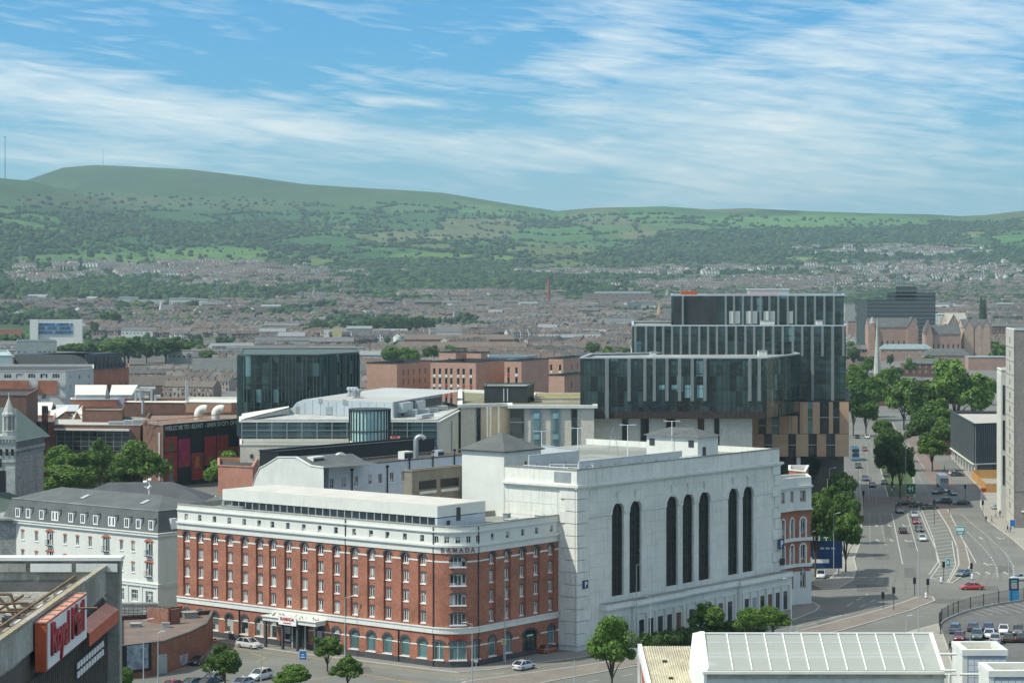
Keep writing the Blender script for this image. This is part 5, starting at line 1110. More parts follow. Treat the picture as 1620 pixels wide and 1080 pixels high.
for i in range(14): b.tube((1+i*2., 2, z1+.3), (2+i*2., 9, z1+1.6), .09, 4); b.tube((2+i*2., 2, z1+1.4), (1+i*2., 12, z1+.3), .09, 4)
b.tube((0, 3, z1+1.1), (L_, 6, z1+1.5), .1, 4); b.obj('roof_truss', mat('rusty_steel', (.34, .16, .10), .8), mb)
Tq, Lq, aq = FR(P(170, 690), P(240, 682))
for i, (px, l, h, lb) in enumerate(((185, 5, 1.4, 'low pale duct run on the roof beside the mural building'), (205, 3.5, 1.8, 'white box unit on the roof left of the mural building'), (222, 5, 2, 'largest pale air unit on the roof left of the mural building'), (241, 3, 1.2, 'small air unit on the roof right beside the mural'))):
    p = P(px, 697, Z(672, 694)-.5); t_ = thing('air_unit', lb, 'air unit', p, .1, 'rooftop air units by the mural'); b = MB(); b.box(-l/2, l/2, -1, 1, .3, h); b.obj('casing', metalw, t_); b = MB(); b.box(-l/2+.3, l/2-.3, -1.04, -1, .5, h-.2); b.obj('grille', steel, t_); b = MB(); b.box(-l/2, l/2, -.9, .9, 0, .3); b.obj('base', darkm, t_)
# flats with balconies and dark-roofed block, far left
fl, B = body('balcony_flats', 'white and red brick flats with balconies at the left edge', 'apartment block', [(-40, 800), (104, 800), (148, 822), (148, 860), (-40, 860)], Z(587, 800), mat('flats_render', (.48, .49, .46), .8, .1, .4, streak=.3), felt,
    faces={0: [W_([x for x in np.arange(3, 30, 4.2)], [(26.4, 1.6)], 2.6, gm=gl, mull=2), W_([4., 24], [(19.3, 2.2)], 1.8, mull=1)], 1: [W_(3, [(14, 2), (18, 2), (22, 2), (25.6, 1.6)], 1.4)]})
Tm, L_, a_ = fr(-40, 799.8, 104, 799.8)
for a, c in ((-40, 46), (60, 91)): x0, x1 = (a+40)/144*L_, (c+40)/144*L_; cube(fl, 'brick_panel', brick, (Tm @ Vector(((x0+x1)/2, -.05, Z(624, 800))))-B, (x1-x0, .15, 4.9), a_)
for px in (54, 98):
    for z in (16, 20, 24):
        x = (px+40)/144*L_; b = MB(B); b.T = Tm; b.box(x-1.4, x+1.4, -1.2, 0, z, z+.15)
        for i in range(9): b.box(x-1.4+i*.34, x-1.35+i*.34, -1.2, -1.15, z+.15, z+1.1)
        b.obj('balcony', steel, fl)
Yd = 905.
dk, B = body('dark_roofed_block', 'block with tall black slanted attic storeys over red brick at the left', 'building', [(20, Yd), (140, Yd), (204, Yd+30), (204, Yd+70), (20, Yd+70)], Z(586, Yd), brick, felt, faces={1: W_(7, [(8, 11)], 1.3, fm=darkm, gm=gld)})
Tm, L_, a_ = fr(21, Yd+.5, 136, Yd+.5); Tq, Lq, aq = fr(140, Yd+.5, 196, Yd+27)
slat_m = mat('attic_zinc', (.035, .045, .05), .55, .12, .2)
b = MB(B)
for T2, L2 in ((Tm, L_), (Tq, Lq)): b.T = T2; b.add([(0, -.8, Z(586, Yd)+.3), (L2, -.8, Z(586, Yd)+.3), (L2, 2.2, Z(561, Yd)), (0, 2.2, Z(561, Yd)), (0, 22, Z(561, Yd)), (L2, 22, Z(561, Yd))], [(0, 1, 2, 3), (3, 2, 5, 4)])
b.obj('attic', slat_m, dk)
for i in range(9): b = MB(B); b.T = Tq; x = 1+i*(Lq-2)/8; b.box(x, x+.8, -.9, -.5, Z(585, Yd)+.4, Z(565, Yd)); b.obj('dormer_window', gld, dk)
b = MB(B); b.T = Tm; b.box(1, L_-1, -4.5, -.9, Z(590, Yd), Z(580, Yd)); b.obj('lower_roof', mat('grey_panel', (.36, .37, .35), .8), dk)
body('pale_end_block', 'pale grey sheet roof left of the black attic block', 'building', [(-40, 890), (19, 890), (12, 960), (-40, 960)], Z(563, 890), mat('teal_sheet', (.34, .42, .42), .6), mat('teal_sheet2', (.36, .44, .44), .6))
body('low_dark_block', 'dark flat-roofed block below the balcony flats', 'building', [(-40, 660), (42, 660), (60, 700), (-40, 700)], Z(626, 660), brick_dk, felt)
bl, B = body('blue_window_block', 'pale office block with rows of blue windows', 'office block', [(48, 1750), (131, 1750), (131, 1775), (48, 1775)], Z(507, 1750), trimw, lead, par=.3)
for zz in (512, 518, 524.5): cube(bl, 'window_band', glassmat('blue_glass', (.03, .10, .22), .2, light=(.2, .35, .5), amt=.25) if 'blue_glass' not in bpy.data.materials else bpy.data.materials['blue_glass'], (P(88, 1749.5, Z(zz+3, 1750)))-B, (54*1750/F, .5, 2.))
for px in (54, 124): cube(bl, 'end_tower', white, P(px, 1748, 0)-B, (13*1750/F, 2, Z(505, 1750)))
body('red_and_grey_block', 'red brick and grey panelled low block left of the park trees', 'building', [(27, 1260), (90, 1260), (90, 1290), (27, 1290)], Z(540, 1260), mat('greenish_panel', (.26, .30, .29), .7), lead, faces={0: W_(8, [(15, 2), (20, 2)], 1.6)})
body('curved_red_sheds', 'reddish industrial sheds at the far left edge', 'shed', [(-20, 2300), (34, 2300), (34, 2330), (-20, 2330)], Z(522, 2300), brick, metalw)
for i, (x0, x1, y, Yq, hh) in enumerate(((305, 408, 545, 1500, 5.5), (305, 640, 553, 1380, 6), (630, 820, 529, 1850, 7), (200, 300, 567, 1200, 6), (640, 812, 520, 2150, 6))):
    lb = ('long grey-roofed low range behind the round glass drum', 'second long grey-roofed range just behind the round glass drum', 'long brown-roofed school range beyond the pink halls', 'long brown-roofed range behind the park trees on the left', 'rust-roofed range beyond the dark evergreens')[i]
    shed(lb, [(x0, Yq), (x1, Yq), (x1, Yq+14), (x0, Yq+14)], 0, hh, hh+4.5, brick_dk if i != 4 else brick_dk, (slate, slate, mat('rust_roof', (.15, .115, .095), .85), roofms[0], bpy.data.materials.get('rust_roof') or roofms[3])[i], 'long_range', 'building')

# ------------------------------------------------------------ round-ended glass drum
Yg = 650.; gz1 = Z(562, Yg); dB = P(400, Yg)
dr = thing('glass_drum_building', 'dark green glass office building with a rounded left end', 'office building', dB)
path = []; cx_, cy_ = P(402, Yg+13).x, Yg+13
for i in range(9): a = math.radians(180+i*90/8); path.append(Vector((cx_+4.2*math.cos(a), cy_+13*math.sin(a), 0)))
path.append(P(504, Yg)); path.append(P(568, Yg+22)); path.append(P(568, Yg+60)); path.append(P(382, Yg+60))
b = MB(dB); b.prism([(p.x, p.y) for p in path], 0, gz1); b.obj('curtain_wall', glu, dr)
b = MB(dB); ring(b, path, .15, -.6, gz1, gz1+.3); b.obj('roof_edge', copper, dr)
b = MB(dB); b.poly([(p.x, p.y, gz1+.02) for p in path]); b.obj('roof', copper, dr)
fin_m = mat('glass_fin', (.10, .15, .14), .4)
def fins(parent, B, pts, step, z0, z1, mm, w=.12, d=.5, jitter=True, skip=.15, name='fin'):
    for i in range(len(pts)-1):
        T2, L2, a2 = FR(pts[i], pts[i+1]); n = max(1, int(L2/step))
        for k in range(n):
            if random.random() < skip: continue
            za, zb_ = (z0, z1) if not jitter else (z0+random.choice((0, 0, (z1-z0)*.45)), z1-random.choice((0, 0, (z1-z0)*.4)))
            if zb_-za < 2: continue
            cube(parent, name, mm, (T2 @ Vector(((k+.5)*L2/n, -d/2, za)))-B, (w, d, zb_-za), a2)
fins(dr, dB, path[:11], .95, 16, gz1-.3, fin_m, skip=.1)
for z in (24.5, 31): b = MB(dB); ring(b, path, .12, 0, z, z+.25); b.obj('floor_edge', darkm, dr)

# ------------------------------------------------------------ low glass and metal arts building
Ya = 515.; az1 = Z(665, Ya)
ab, B = body('glass_and_metal_building', 'grey building with a long green glass front and bridge-like roof', 'building', [(383, Ya), (692, Ya), (732, Ya+55), (690, 600), (600, 600), (457, 550), (383, 532)], az1, conc, mat('plant_roof', (.40, .42, .40), .9, .3, .3), par=.25)
Tm, L_, a_ = fr(383, Ya-.1, 692, Ya-.1)
b = MB(B); b.T = Tm; b.box(0, L_, -.5, -.0, Z(704, Ya), az1-.4); b.obj('glass_front', glassmat('green_front_glass', (.05, .085, .09), .06, (3.2, 3.), .6, bend=.08), ab)
for i in range(14): cube(ab, 'mullion', metalw, (Tm @ Vector((L_*i/13, -.54, Z(704, Ya))))-B, (.12, .1, az1-.4-Z(704, Ya)), a_)
for zz, w in ((681, .14), (690, .05), (697, .05), (673, .05)): cube(ab, 'transom', steel, (Tm @ Vector((L_/2, -.55, Z(zz, Ya))))-B, (L_, .1, w), a_)
T2, L2, a2 = fr(692, Ya, 732, Ya+55); b = MB(B); b.T = T2; b.box(0, L2, -.2, -.01, 18, az1-.1); b.obj('stone_end', stone, ab)
cube(ab, 'end_window', gld, (T2 @ Vector((L2*.5, -.23, 20)))-B, (2.2, .1, 7.2), a2)
b = MB(B); ring(b, [P(a, y) for a, y in ((383, Ya), (692, Ya), (732, Ya+55), (690, 600), (600, 600), (457, 550), (383, 532))], .7, -.5, az1-.35, az1-.05); b.obj('roof_edge', trimw, ab)
# metal hall with the curved shoulder on top
C0 = P(623, 528); Cl = P(457, 546); zt_ = Z(636, 528)
mh = thing('metal_hall', 'pale metal-clad hall with a curved left shoulder and broad flat roof', 'hall', Vector((C0.x, C0.y, az1-.2))); o = mh.location
T2, L2, a2 = FR(Cl, C0); b = MB(o); prof = [(0, az1-.2), (0, az1+1.), (.9, zt_-2.4), (2.4, zt_-.9), (4.6, zt_-.15), (6.5, zt_), (L2, zt_), (L2, az1-.2)]
b.T = T2; b.poly([(x, 0, z) for x, z in prof]); b.obj('front_wall', metalw, mh)
for i in range(12): x = 2.6+i*(L2-3)/12; cube(mh, 'cladding_seam', steel, (T2 @ Vector((x, -.03, az1-.2)))-o, (.05, .06, zt_-az1-(.6 if i < 2 else .1)), a2)
for px, w, h, zz in ((471, 1., 1.6, 0), (521, 1.9, 1.9, 0), (507, 1.1, 1.1, 2.6), (545, 1.1, 1.1, 2.6), (548, 1., 1., 2.4)): cube(mh, 'louvre', steel, (T2 @ Vector((L2-onray(C0, (Cl-C0).normalized(), px), -.05, az1-.1+zz)))-o, (w, .1, h), a2)
dirv = (P(700, 566)-C0); far = dirv.normalized()*60
b = MB(o); ws = [(T2 @ Vector((x, 0, z))) for x, z in prof]
for i in range(1, len(ws)-2): p, q = ws[i], ws[i+1]; b.quad(p, q, q+far*(1 if i > 3 else .9), p+far*(1 if i > 3 else .9))
b.obj('roof', mat('metal_roof', (.44, .45, .42), .5, .12, .08, col2=(.40, .37, .32)), mh)
T3, L3, a3 = FR(C0, C0+dirv); b = MB(o); b.T = T3; b.box(0, L3, 0, .3, az1-.3, zt_); b.obj('side_wall', steel, mh)
b = MB(o); b.T = T3; b.box(3, 11, -1.2, 0, zt_-2.6, zt_-.4); b.box(16, 22, -.9, 0, zt_-2.6, zt_-.6); b.obj('side_canopy', metalw, mh)
b = MB(o); b.T = T3; b.box(12, 15.5, -.2, 0, az1, zt_-.3); b.box(24, 38, -.2, 0, zt_-2.4, zt_-.6); b.obj('side_opening', darkm, mh)
for i, (px, Yq, lb) in enumerate(((557, 556, 'tall steel chimney cowl on the metal hall roof'), (567, 546, 'cluster of short steel pipes on the metal hall roof'))):
    p = P(px, Yq, zt_); t_ = thing('roof_cowl', lb, 'vent', p); b = MB()
    for k in range(3-i): b.lathe([(.35, 0), (.35, 1.3), (.6, 1.5), (.6, 2.), (.3, 2.2)], 8, (-.7+k*.8, 0))
    b.obj('pipe', metalw if i == 0 else steel, t_); b = MB(); b.box(-1.3, 1.3, -.6, .6, 0, .2); b.obj('base', steel, t_)
lean = thing('lean_to_roof', 'sloping white lean-to roof left of the metal hall', 'roof', P(383, Ya+1, az1)); b = MB(lean.location); b.quad(P(380, Ya, az1+.2), P(457, Ya+26, az1+1.5), P(457, Ya+32, az1+1.5), P(383, Ya+22, az1+.3)); b.obj('sheet', pale_sheet, lean); b = MB(lean.location); b.quad(P(380, Ya, az1), P(457, Ya+25.8, az1+1.3), P(457, Ya+25.8, az1+.1), P(383, Ya+1, az1-.05)); b.obj('side', steel, lean)
for i, (px, Yq, l, h, lb) in enumerate(((650, 535, 3, 1.6, 'white box unit nearest the metal hall'), (665, 545, 4, 1.2, 'long pale duct right of the metal hall'), (682, 552, 3, 1., 'low pale unit, middle of the roof right of the metal hall'), (697, 560, 3.4, 1.1, 'rightmost pale roof unit beside the stone wall'), (672, 528, 7, .9, 'low rounded white duct along the roof edge right of the glass stair drum'))):
    p = P(px, Yq, az1-.2); t_ = thing('air_unit', lb, 'air unit', p, .3*i, 'rooftop air units right of the metal hall'); b = MB(); b.box(-l/2, l/2, -.8, .8, .2, h); b.obj('casing', (metalw, trimw)[i % 2], t_); b = MB(); b.box(-l/2+.2, l/2-.2, -.84, -.8, .3, h-.15); b.obj('grille', steel, t_)
# glass stair drum
p = P(585, 508); gs = thing('glass_stair_drum', 'round stair tower of pale green glass strips between dark fins', 'stair tower', p); r_ = 32*504/F; zb_, zt2 = Z(716, 504), Z(649, 504)
b = MB(); b.lathe([(r_, zb_-6), (r_, zt2)], 40); b.obj('glass', glp, gs, smooth=True)
for k in range(34): a = 2*math.pi*k/34; cube(gs, 'fin', darkm, (math.cos(a)*(r_+.1), math.sin(a)*(r_+.1), zb_-5), (.24, .13, zt2-zb_+5), a)
for z in (zt2, (zt2+zb_)/2): b = MB(); b.lathe([(r_+.05, z-.15), (r_+.28, z-.15), (r_+.28, z+.2), (0, z+.22)] if z == zt2 else [(r_+.02, z-.1), (r_+.24, z-.1), (r_+.24, z+.1), (r_+.02, z+.1)], 34); b.obj('ring', darkm, gs)
# stone strip with openings in front
Ys_ = 497.; st_, B = body('concrete_strip_building', 'low pale concrete building with a strip of dark windows below the glass front', 'building', [(380, Ys_), (556, Ys_), (556, Ys_+16), (380, Ys_+16)], Z(704, Ys_), stone, lead, par=.2)
Tm, L_, a_ = fr(414, Ys_-.06, 554, Ys_-.06); b = MB(B); b.T = Tm; b.box(0, L_, -.05, 0, Z(730, Ys_), Z(711, Ys_)); b.obj('window_strip', gld, st_)
for i in range(13): cube(st_, 'mullion', conc, (Tm @ Vector((L_*i/12, -.1, Z(730, Ys_))))-B, (.3 if i % 2 == 0 else .12, .2, 2.7), a_)
cube(st_, 'vent', darkm, P(398, Ys_-.1, Z(724, Ys_))-B, (.6, .1, .8))
body('small_red_block', 'small red brick block with a dark roof left of the white gable', 'building', [(345, 480), (400, 476), (408, 500), (345, 500)], Z(737, 480), mat('salmon_brick', (.42, .20, .14), .85, fine=.1), felt)
body('tiny_red_hut', 'small red brick lift housing right of the glass stair drum', 'lift housing', [(618, 500), (632, 500), (632, 505), (618, 505)], Z(694, 500), brick, felt)

# ------------------------------------------------------------ white gable hall and long white building behind the hotel
gO = P(513, 425); Tg, Lg, ag = FR(P(399, 440), gO); gp = [(399, 771), (405, 752), (412, 740), (420, 736), (440, 723.5), (468, 723.5), (491, 737), (512, 740)]
gz = []
for px, py in gp: x = Lg-onray(gO, (P(399, 440)-gO).normalized(), px); Yq = (Tg @ Vector((x, 0, 0))).y; gz.append((x, Z(py, Yq)))
gb = thing('white_gabled_hall', 'white hall with a big shaped gable behind the red brick hotel', 'hall', gO)
b = MB(gO); b.T = Tg; b.poly([(0, 0, 0)]+[(x, 0, z) for x, z in gz]+[(Lg, 0, 0)]); b.obj('gable_wall', mat('cream_render', (.62, .62, .57), .85, .08, .3, streak=.25), gb)
b = MB(gO); b.T = Tg
for i in range(len(gz)-1): b.quad((gz[i][0], .0, gz[i][1]), (gz[i+1][0], 0, gz[i+1][1]), (gz[i+1][0], 14, gz[i+1][1]), (gz[i][0], 14, gz[i][1]))
b.obj('roof', slate, gb)
b = MB(gO); b.T = Tg
for i in range(len(gz)-1): (x0, z0), (x1, z1) = gz[i], gz[i+1]; b.add([(x0, -.12, z0), (x1, -.12, z1), (x1, .3, z1+.02), (x0, .3, z0+.02), (x0, -.12, z0+.22), (x1, -.12, z1+.22), (x1, .3, z1+.22), (x0, .3, z0+.22)], [(0, 1, 5, 4), (4, 5, 6, 7)])
b.obj('coping', trimw, gb)
LO = P(520, 431.); Ll = onray(LO, V, 741); lp = [LO, LO+V*Ll, LO+V*Ll+U*9, LO+U*9]
lw, B = block('long_white_building', 'long white two-storey wall with a row of windows and black downpipes', 'building', lp, 25.2, mat('cool_white_render', (.56, .61, .64), .8, .08, .3, streak=.25), felt,
    {0: W_([onray(LO, V, p_) for p_ in (525, 544, 563.5, 585, 601.6, 620, 637.5, 700)], [(21.3, 1.9)], 1.1, sill=trimw)}, par=.2, coping=mat('rust_brown_coping', (.15, .12, .10), .9))
Tl, Ll_, al = FR(lp[0], lp[1])
for p_, z in ((556, 24.3), (612, 24.3), (647, 25.4), (684, 26.3), (718, 26.3)): b = MB(B); b.T = Tl; x = onray(LO, V, p_); b.tube((x, -.2, 15), (x, -.2, z), .13, 6); b.box(x-.25, x+.25, -.4, 0, z, z+.35); b.obj('downpipe', black, lw)
bb_, B = block('black_parapet_block', 'black band of parapet running behind the long white building', 'building', [LO+U*14+V*1, LO+U*14+V*(Ll+6), LO+U*19+V*(Ll+6), LO+U*19+V*1], 27.4, black, felt, par=.1)
for i, (px, lb, w, h) in enumerate(((500, 'white box unit behind the peak of the white gable', 3.2, 2.2), (520, 'cluster of grey fans right of the white gable peak', 2.4, 1.6), (642, 'white box unit beside the curved silver duct', 2.8, 1.7), (693, 'pair of small grey fan units on the long white building', 2, 1.3), (543, 'grey box unit beside the silver elbow duct', 2., 1.5))):
    x = onray(LO+U*3, V, px); q = LO+U*3+V*x; t_ = thing('air_unit', lb, 'air unit', (q.x, q.y, 25.), AV, 'air units on the long white building'); b = MB(); b.box(-w/2, w/2, -.8, .8, .2, h); b.obj('casing', (trimw, steel, trimw, metalw, steel)[i], t_); b = MB(); b.box(-w/2+.2, w/2-.2, -.85, -.8, .4, h-.3); b.obj('grille', darkm, t_); b = MB(); b.box(-w/2, w/2, -.7, .7, 0, .2); b.obj('feet', darkm, t_)
for i, (px, lb) in enumerate(((531, 'silver elbow duct behind the long white wall, left one'), (658, 'tall silver bent duct on the long white building, right one'))):
    x = onray(LO+U*4, V, px); q = LO+U*4+V*x; t_ = thing('silver_duct', lb, 'duct', (q.x, q.y, 25.), 0, 'silver ducts'); b = MB(); hh = (1.2, 3.4)[i]; bent(b, elbow(hh, .9, .5, math.pi*.85), .5, 12)
    b.obj('duct', steel, t_, smooth=True)
CPo = P(652, 411); Lc_ = onray(CPo, V, 740)
cp, B = block('brown_car_park', 'stained brown concrete car park deck with open bays left of the white tower', 'car park', [CPo, CPo+V*Lc_, CPo+V*Lc_+U*2, CPo+U*2], Z(746, 411), mat('stained_concrete', (.25, .22, .17), .9, .2, .3, streak=.4), lead)
Tl, Ll_, al = FR(CPo, CPo+V*Lc_)
for x0, x1 in ((onray(CPo, V, 663), onray(CPo, V, 690)), (onray(CPo, V, 697), onray(CPo, V, 725))): cube(cp, 'opening', black, (Tl @ Vector(((x0+x1)/2, -.02, Z(779, 411)+.4)))-B, (x1-x0, .1, 1.5), al); cube(cp, 'barrier', trimw, (Tl @ Vector(((x0+x1)/2, -.08, Z(783, 411))))-B, (x1-x0, .1, .5), al)

# ------------------------------------------------------------ pink brick student halls
glh = glassmat('hall_glass', (.03, .035, .035), var=.6)
def hall(label, x0, xc, x1, Yc, py, lw=None, rw=None, name='student_hall', z0=0., Yl=None, Yr=None):
    """left lit wall x0..xc, right shaded wall xc..x1; near corner at xc"""
    a = P(xc, Yc); dl = Vector((-.93, .37, 0)).normalized(); dr_ = Vector((.37, .93, 0)).normalized()
    L1 = onray(a, dl, x0); L2 = onray(a, dr_, x1); z1 = Z(py, Yc); fc = {}
    rows = [(z1-3.9-3.0*k, 1.9) for k in range(5) if z1-3.9-3.0*k > z0+1]
    if lw: fc[0] = W_([L1-onray(a, dl, q) for q in lw], rows, .8, fm=steel, gm=glh, mull=0)
    if rw: fc[1] = W_([onray(a, dr_, q) for q in rw], rows, .8, fm=steel, gm=glh, mull=0)
    t, B = block(name, label, 'student hall', [a+dl*L1, a, a+dr_*L2, a+dr_*L2+dl*L1], z1, brick_pk, mat('hall_roof', (.22, .23, .23), .8) if 'hall_roof' not in bpy.data.materials else bpy.data.materials['hall_roof'], fc, z0, group='pink brick student halls', coping=darkm)
    Tm, L_, a_ = FR(a+dl*L1, a)
    if lw:
        for q in lw:
            for z, h in rows: cube(t, 'spandrel', (mc[1] if random.random() < .25 else trimw), (Tm @ Vector((L1-onray(a, dl, q), -.03, z-.85)))-B, (.8, .1, .8), a_)
    return t
hall('leftmost pink brick hall with a blank lit wall', 580, 628, 683, 716, 575, None, [638, 646, 655, 664, 673])
hall('pink brick hall with seven columns of windows facing left', 681, 753, 803, 712, 573, [687, 696, 706, 714, 725, 733.5, 745], None)
hall('pink brick hall with two columns of windows below a teal roof box', 798, 825, 868, 716, 571, [804.5, 817], None)
hall('pink brick hall nearest the glass tower, rightmost of the row', 866, 891, 932, 740, 567, [872, 886], [905, 914])
hall('lower pink brick block in front of the rightmost hall', 868, 893, 935, 680, 594, None, [904], name='lower_hall')
hall('small pink brick upper block on the left of the roofs', 695, 721, 741, 770, 557.5, [711], None, name='upper_hall'); hall('small pink brick upper block right of the first one', 738, 761, 775, 772, 558, None, None, name='upper_hall')
body('teal_roof_box', 'pale teal plant box on top of the halls', 'plant room', [(772, 745), (824, 745), (850, 765), (772, 765)], Z(565, 745), mat('teal_panel', (.30, .42, .44), .6), slate, z0=34, par=.2)
# pale stone university wing with vertical slots
Yw = 556.
uw, B = body('stone_wing', 'pale stone wing with tall vertical window slots left of the glass tower', 'university building', [(729, Yw+2), (808, Yw+10), (808.1, Yw), (940, Yw), (940, Yw+50), (729, Yw+80)], Z(642, Yw), stone, mat('planted_roof', (.20, .19, .12), .95, .3, .5), par=.5)
for px, w, col_ in ((757.5, 6, gld), (818, 22, gld), (848.5, 18, steel), (879, 16, steel), (908.5, 9, gld)):
    Yq = Yw-.15 if px > 809 else Yw+4.4; cube(uw, 'window_slot', col_, P(px, Yq, 10)-B, (w*Yq/F, .4, Z(647, Yw)-10))
for px in (849, 879): cube(uw, 'slot_glass', glt, P(px, Yw-.4, 10)-B, (9*Yw/F, .2, Z(648, Yw)-10))
for px in (849, 879):
    for zz in (22, 27.): cube(uw, 'slot_panel', mat('pale_teal', (.25, .42, .42), .4) if 'pale_teal' not in bpy.data.materials else bpy.data.materials['pale_teal'], P(px, Yw-.52, zz)-B, (8.5*Yw/F, .1, 1.2))
for z in (14, 18, 22, 26): cube(uw, 'slot_bar', steel, P(818, Yw-.4, z)-B, (22*Yw/F, .12, .2))
for px in (771, 776, 789): cube(uw, 'pilaster', stone, P(px, Yw+3.7, 8)-B, (.4, .5, Z(645, Yw)-8))
b = MB(B); ring(b, [P(a, y) for a, y in ((729, Yw+2), (808, Yw+10), (808.1, Yw), (940, Yw), (940, Yw+50), (729, Yw+80))], .8, -.4, Z(642, Yw)-.5, Z(641, Yw)+.1); b.obj('roof_edge', trimw, uw)
pv, B = body('dark_roof_pavilion', 'dark glazed pavilion on the roof of the pale stone wing', 'pavilion', [(766, Yw+22), (834, Yw+22), (845, Yw+40), (766, Yw+40)], Z(612, Yw+22), darkm, lead, z0=29, par=.2)
for px in (797, 803): cube(pv, 'door_frame', trimw, P(px, Yw+21.9, 30)-B, (.2, .1, 3.2))
b = MB(B)
for i in range(14): p_ = P(768+i*5.4, Yw+22.2, 0); b.tube((p_.x, p_.y, Z(612, Yw+22)), (p_.x, p_.y, Z(607, Yw+22)), .05, 4)
a, c = P(768, Yw+22.2, Z(607, Yw+22)), P(838, Yw+22.2, Z(607, Yw+22)); b.tube(a, c, .06, 4); b.obj('balustrade', metalw, pv)
body('upper_stone_strip', 'yellow-green planted roof strip behind the stone wing', 'building', [(845, 585), (940, 585), (940, 610), (845, 610)], Z(630, 585), stone, mat('sedum_roof', (.24, .21, .09), .95, .25), faces={0: W_(7, [(27.2, 1.4)], 1.8, fm=darkm, gm=gld)}, par=.1)

# ------------------------------------------------------------ black glass university towers
def tier(name, label, fp, z0, z1, finspec, B0=None, roofcol=None, glass=None, floors=4, cap=True):
    pts = [P(a, y) for a, y in fp]; t_ = thing(name, label, 'university tower', Vector((pts[0].x, pts[0].y, z0)), group='stacked glass blocks of the university'); o = t_.location
    b = MB(o); b.prism([(p.x, p.y) for p in pts], z0, z1, top=False, bottom=True); b.obj('curtain_wall', glass or glu, t_)
    b = MB(o); b.poly([(p.x, p.y, z1-.3) for p in pts]); b.obj('roof', roofcol or lead, t_)
    b = MB(o); ring(b, pts, .15, -.5, z1, z1+.35); b.obj('roof_edge', metalw, t_)
    for k in range(1, floors): b = MB(o); ring(b, pts, .06, 0, z0+(z1-z0)*k/floors-.06, z0+(z1-z0)*k/floors+.06); b.obj('floor_line', darkm, t_)
    for (ei, xs, za, zb2, w) in finspec:
        T2, L2, a2 = FR(pts[ei], pts[(ei+1) % len(pts)]); d = (pts[(ei+1) % len(pts)]-pts[ei]).normalized()
        for px in xs: x = onray(pts[ei], d, px); cube(t_, 'fin', finm, (T2 @ Vector((x, -.3, za)))-o, (w, .55, zb2-za), a2)
    return t_, o
finm = mat('aluminium_fin', (.24, .26, .25), .45, .08, metal=.2)
YA = 560.; zA0, zA1 = Z(662, YA), Z(567, YA)
tA, oA = tier('front_glass_block', 'lowest and nearest black glass block with wide-spaced metal fins', [(918, YA), (1213, YA), (1265, 592), (1240, 620), (935, 590)], zA0, zA1, [(0, [960], zA0, zA1, .9), (0, [995, 1020, 1035, 1055, 1075, 1095, 1115, 1186, 1201], Z(634, YA), zA1, .75)], floors=4)
for px, zz, w, h in ((1047, 616, 9, 7), (1067, 616, 9, 7), (1088, 629, 9, 20), (1108, 629, 10, 20)): cube(tA, 'blind', bpy.data.materials['pale_teal'], P(px, YA-.02, Z(zz, YA))-oA, (w*YA/F, .06, h*YA/F))
for i in range(40): px = 920+i*7.4; cube(tA, 'joint', darkm, P(px, YA-.03, zA0)-oA, (.07, .08, zA1-zA0))
cube(tA, 'soffit_panel', mat('bronze_glass', (.06, .045, .04), .3), P(1066, YA-.03, zA0)-oA, (290*YA/F, .08, 11*YA/F))
YB = 600.; zB0, zB1 = Z(636, YB), Z(516, YB); xsB = [1005, 1022, 1036, 1049, 1063, 1077, 1091, 1106, 1120, 1134, 1149, 1164, 1179, 1193, 1208, 1223, 1238, 1254, 1269, 1285, 1301, 1317, 1334]
tB, oB = tier('middle_glass_block', 'wide middle black glass block with a close row of vertical fins', [(1000, YB), (1338, YB), (1338, 660), (1000, 660)], zB0, zB1, [(0, [x for x in xsB if x not in (1285, 1317)], Z(563, YB), zB1, .55), (0, [1285, 1317], zB0, zB1, .7)], floors=8)
YC = 618.; zC0, zC1 = zB1-.3, Z(468, YC); xsC = [1080, 1148, 1161, 1175, 1189, 1203, 1217, 1231, 1246, 1259, 1274, 1289, 1304, 1319]
tC, oC = tier('top_glass_block', 'topmost black glass block set back, with white panels behind its fins', [(1062, YC), (1335, YC), (1335, 668), (1062, 668)], zC0, zC1, [(0, xsC, zC0, zC1, .5)], floors=3)
for px, w in ((1162, 17), (1189, 18), (1217, 18), (1250, 9)): cube(tC, 'white_panel', white, P(px, YC-.05, Z(512, YC))-oC, (w*YC/F, .12, 20*YC/F))
cube(tC, 'dark_screen', darkm, P(1100, YC-.05, zC0+.5)-oC, (68*YC/F, .1, zC1-zC0-1))
b = thing('orange_plant_screen', 'orange-red rooftop plant strip on the topmost glass block', 'plant screen', P(1130, 640, zC1)); cube(b, 'panel', mat('orange_red', (.55, .10, .04), .6), (-7, 0, 0), (4.5, 2, 1.1)); cube(b, 'strip', bpy.data.materials['orange_red'], (8, 2, 0), (20, 1, .3))
b = thing('white_plant_enclosure', 'low white plant enclosure right of the orange strip', 'plant screen', P(1215, 645, zC1)); cube(b, 'panel', metalw, (0, 0, 0), (11, 5, 1.6)); cube(b, 'cap', trimw, (0, 0, 1.6), (11.6, 5.4, .2))
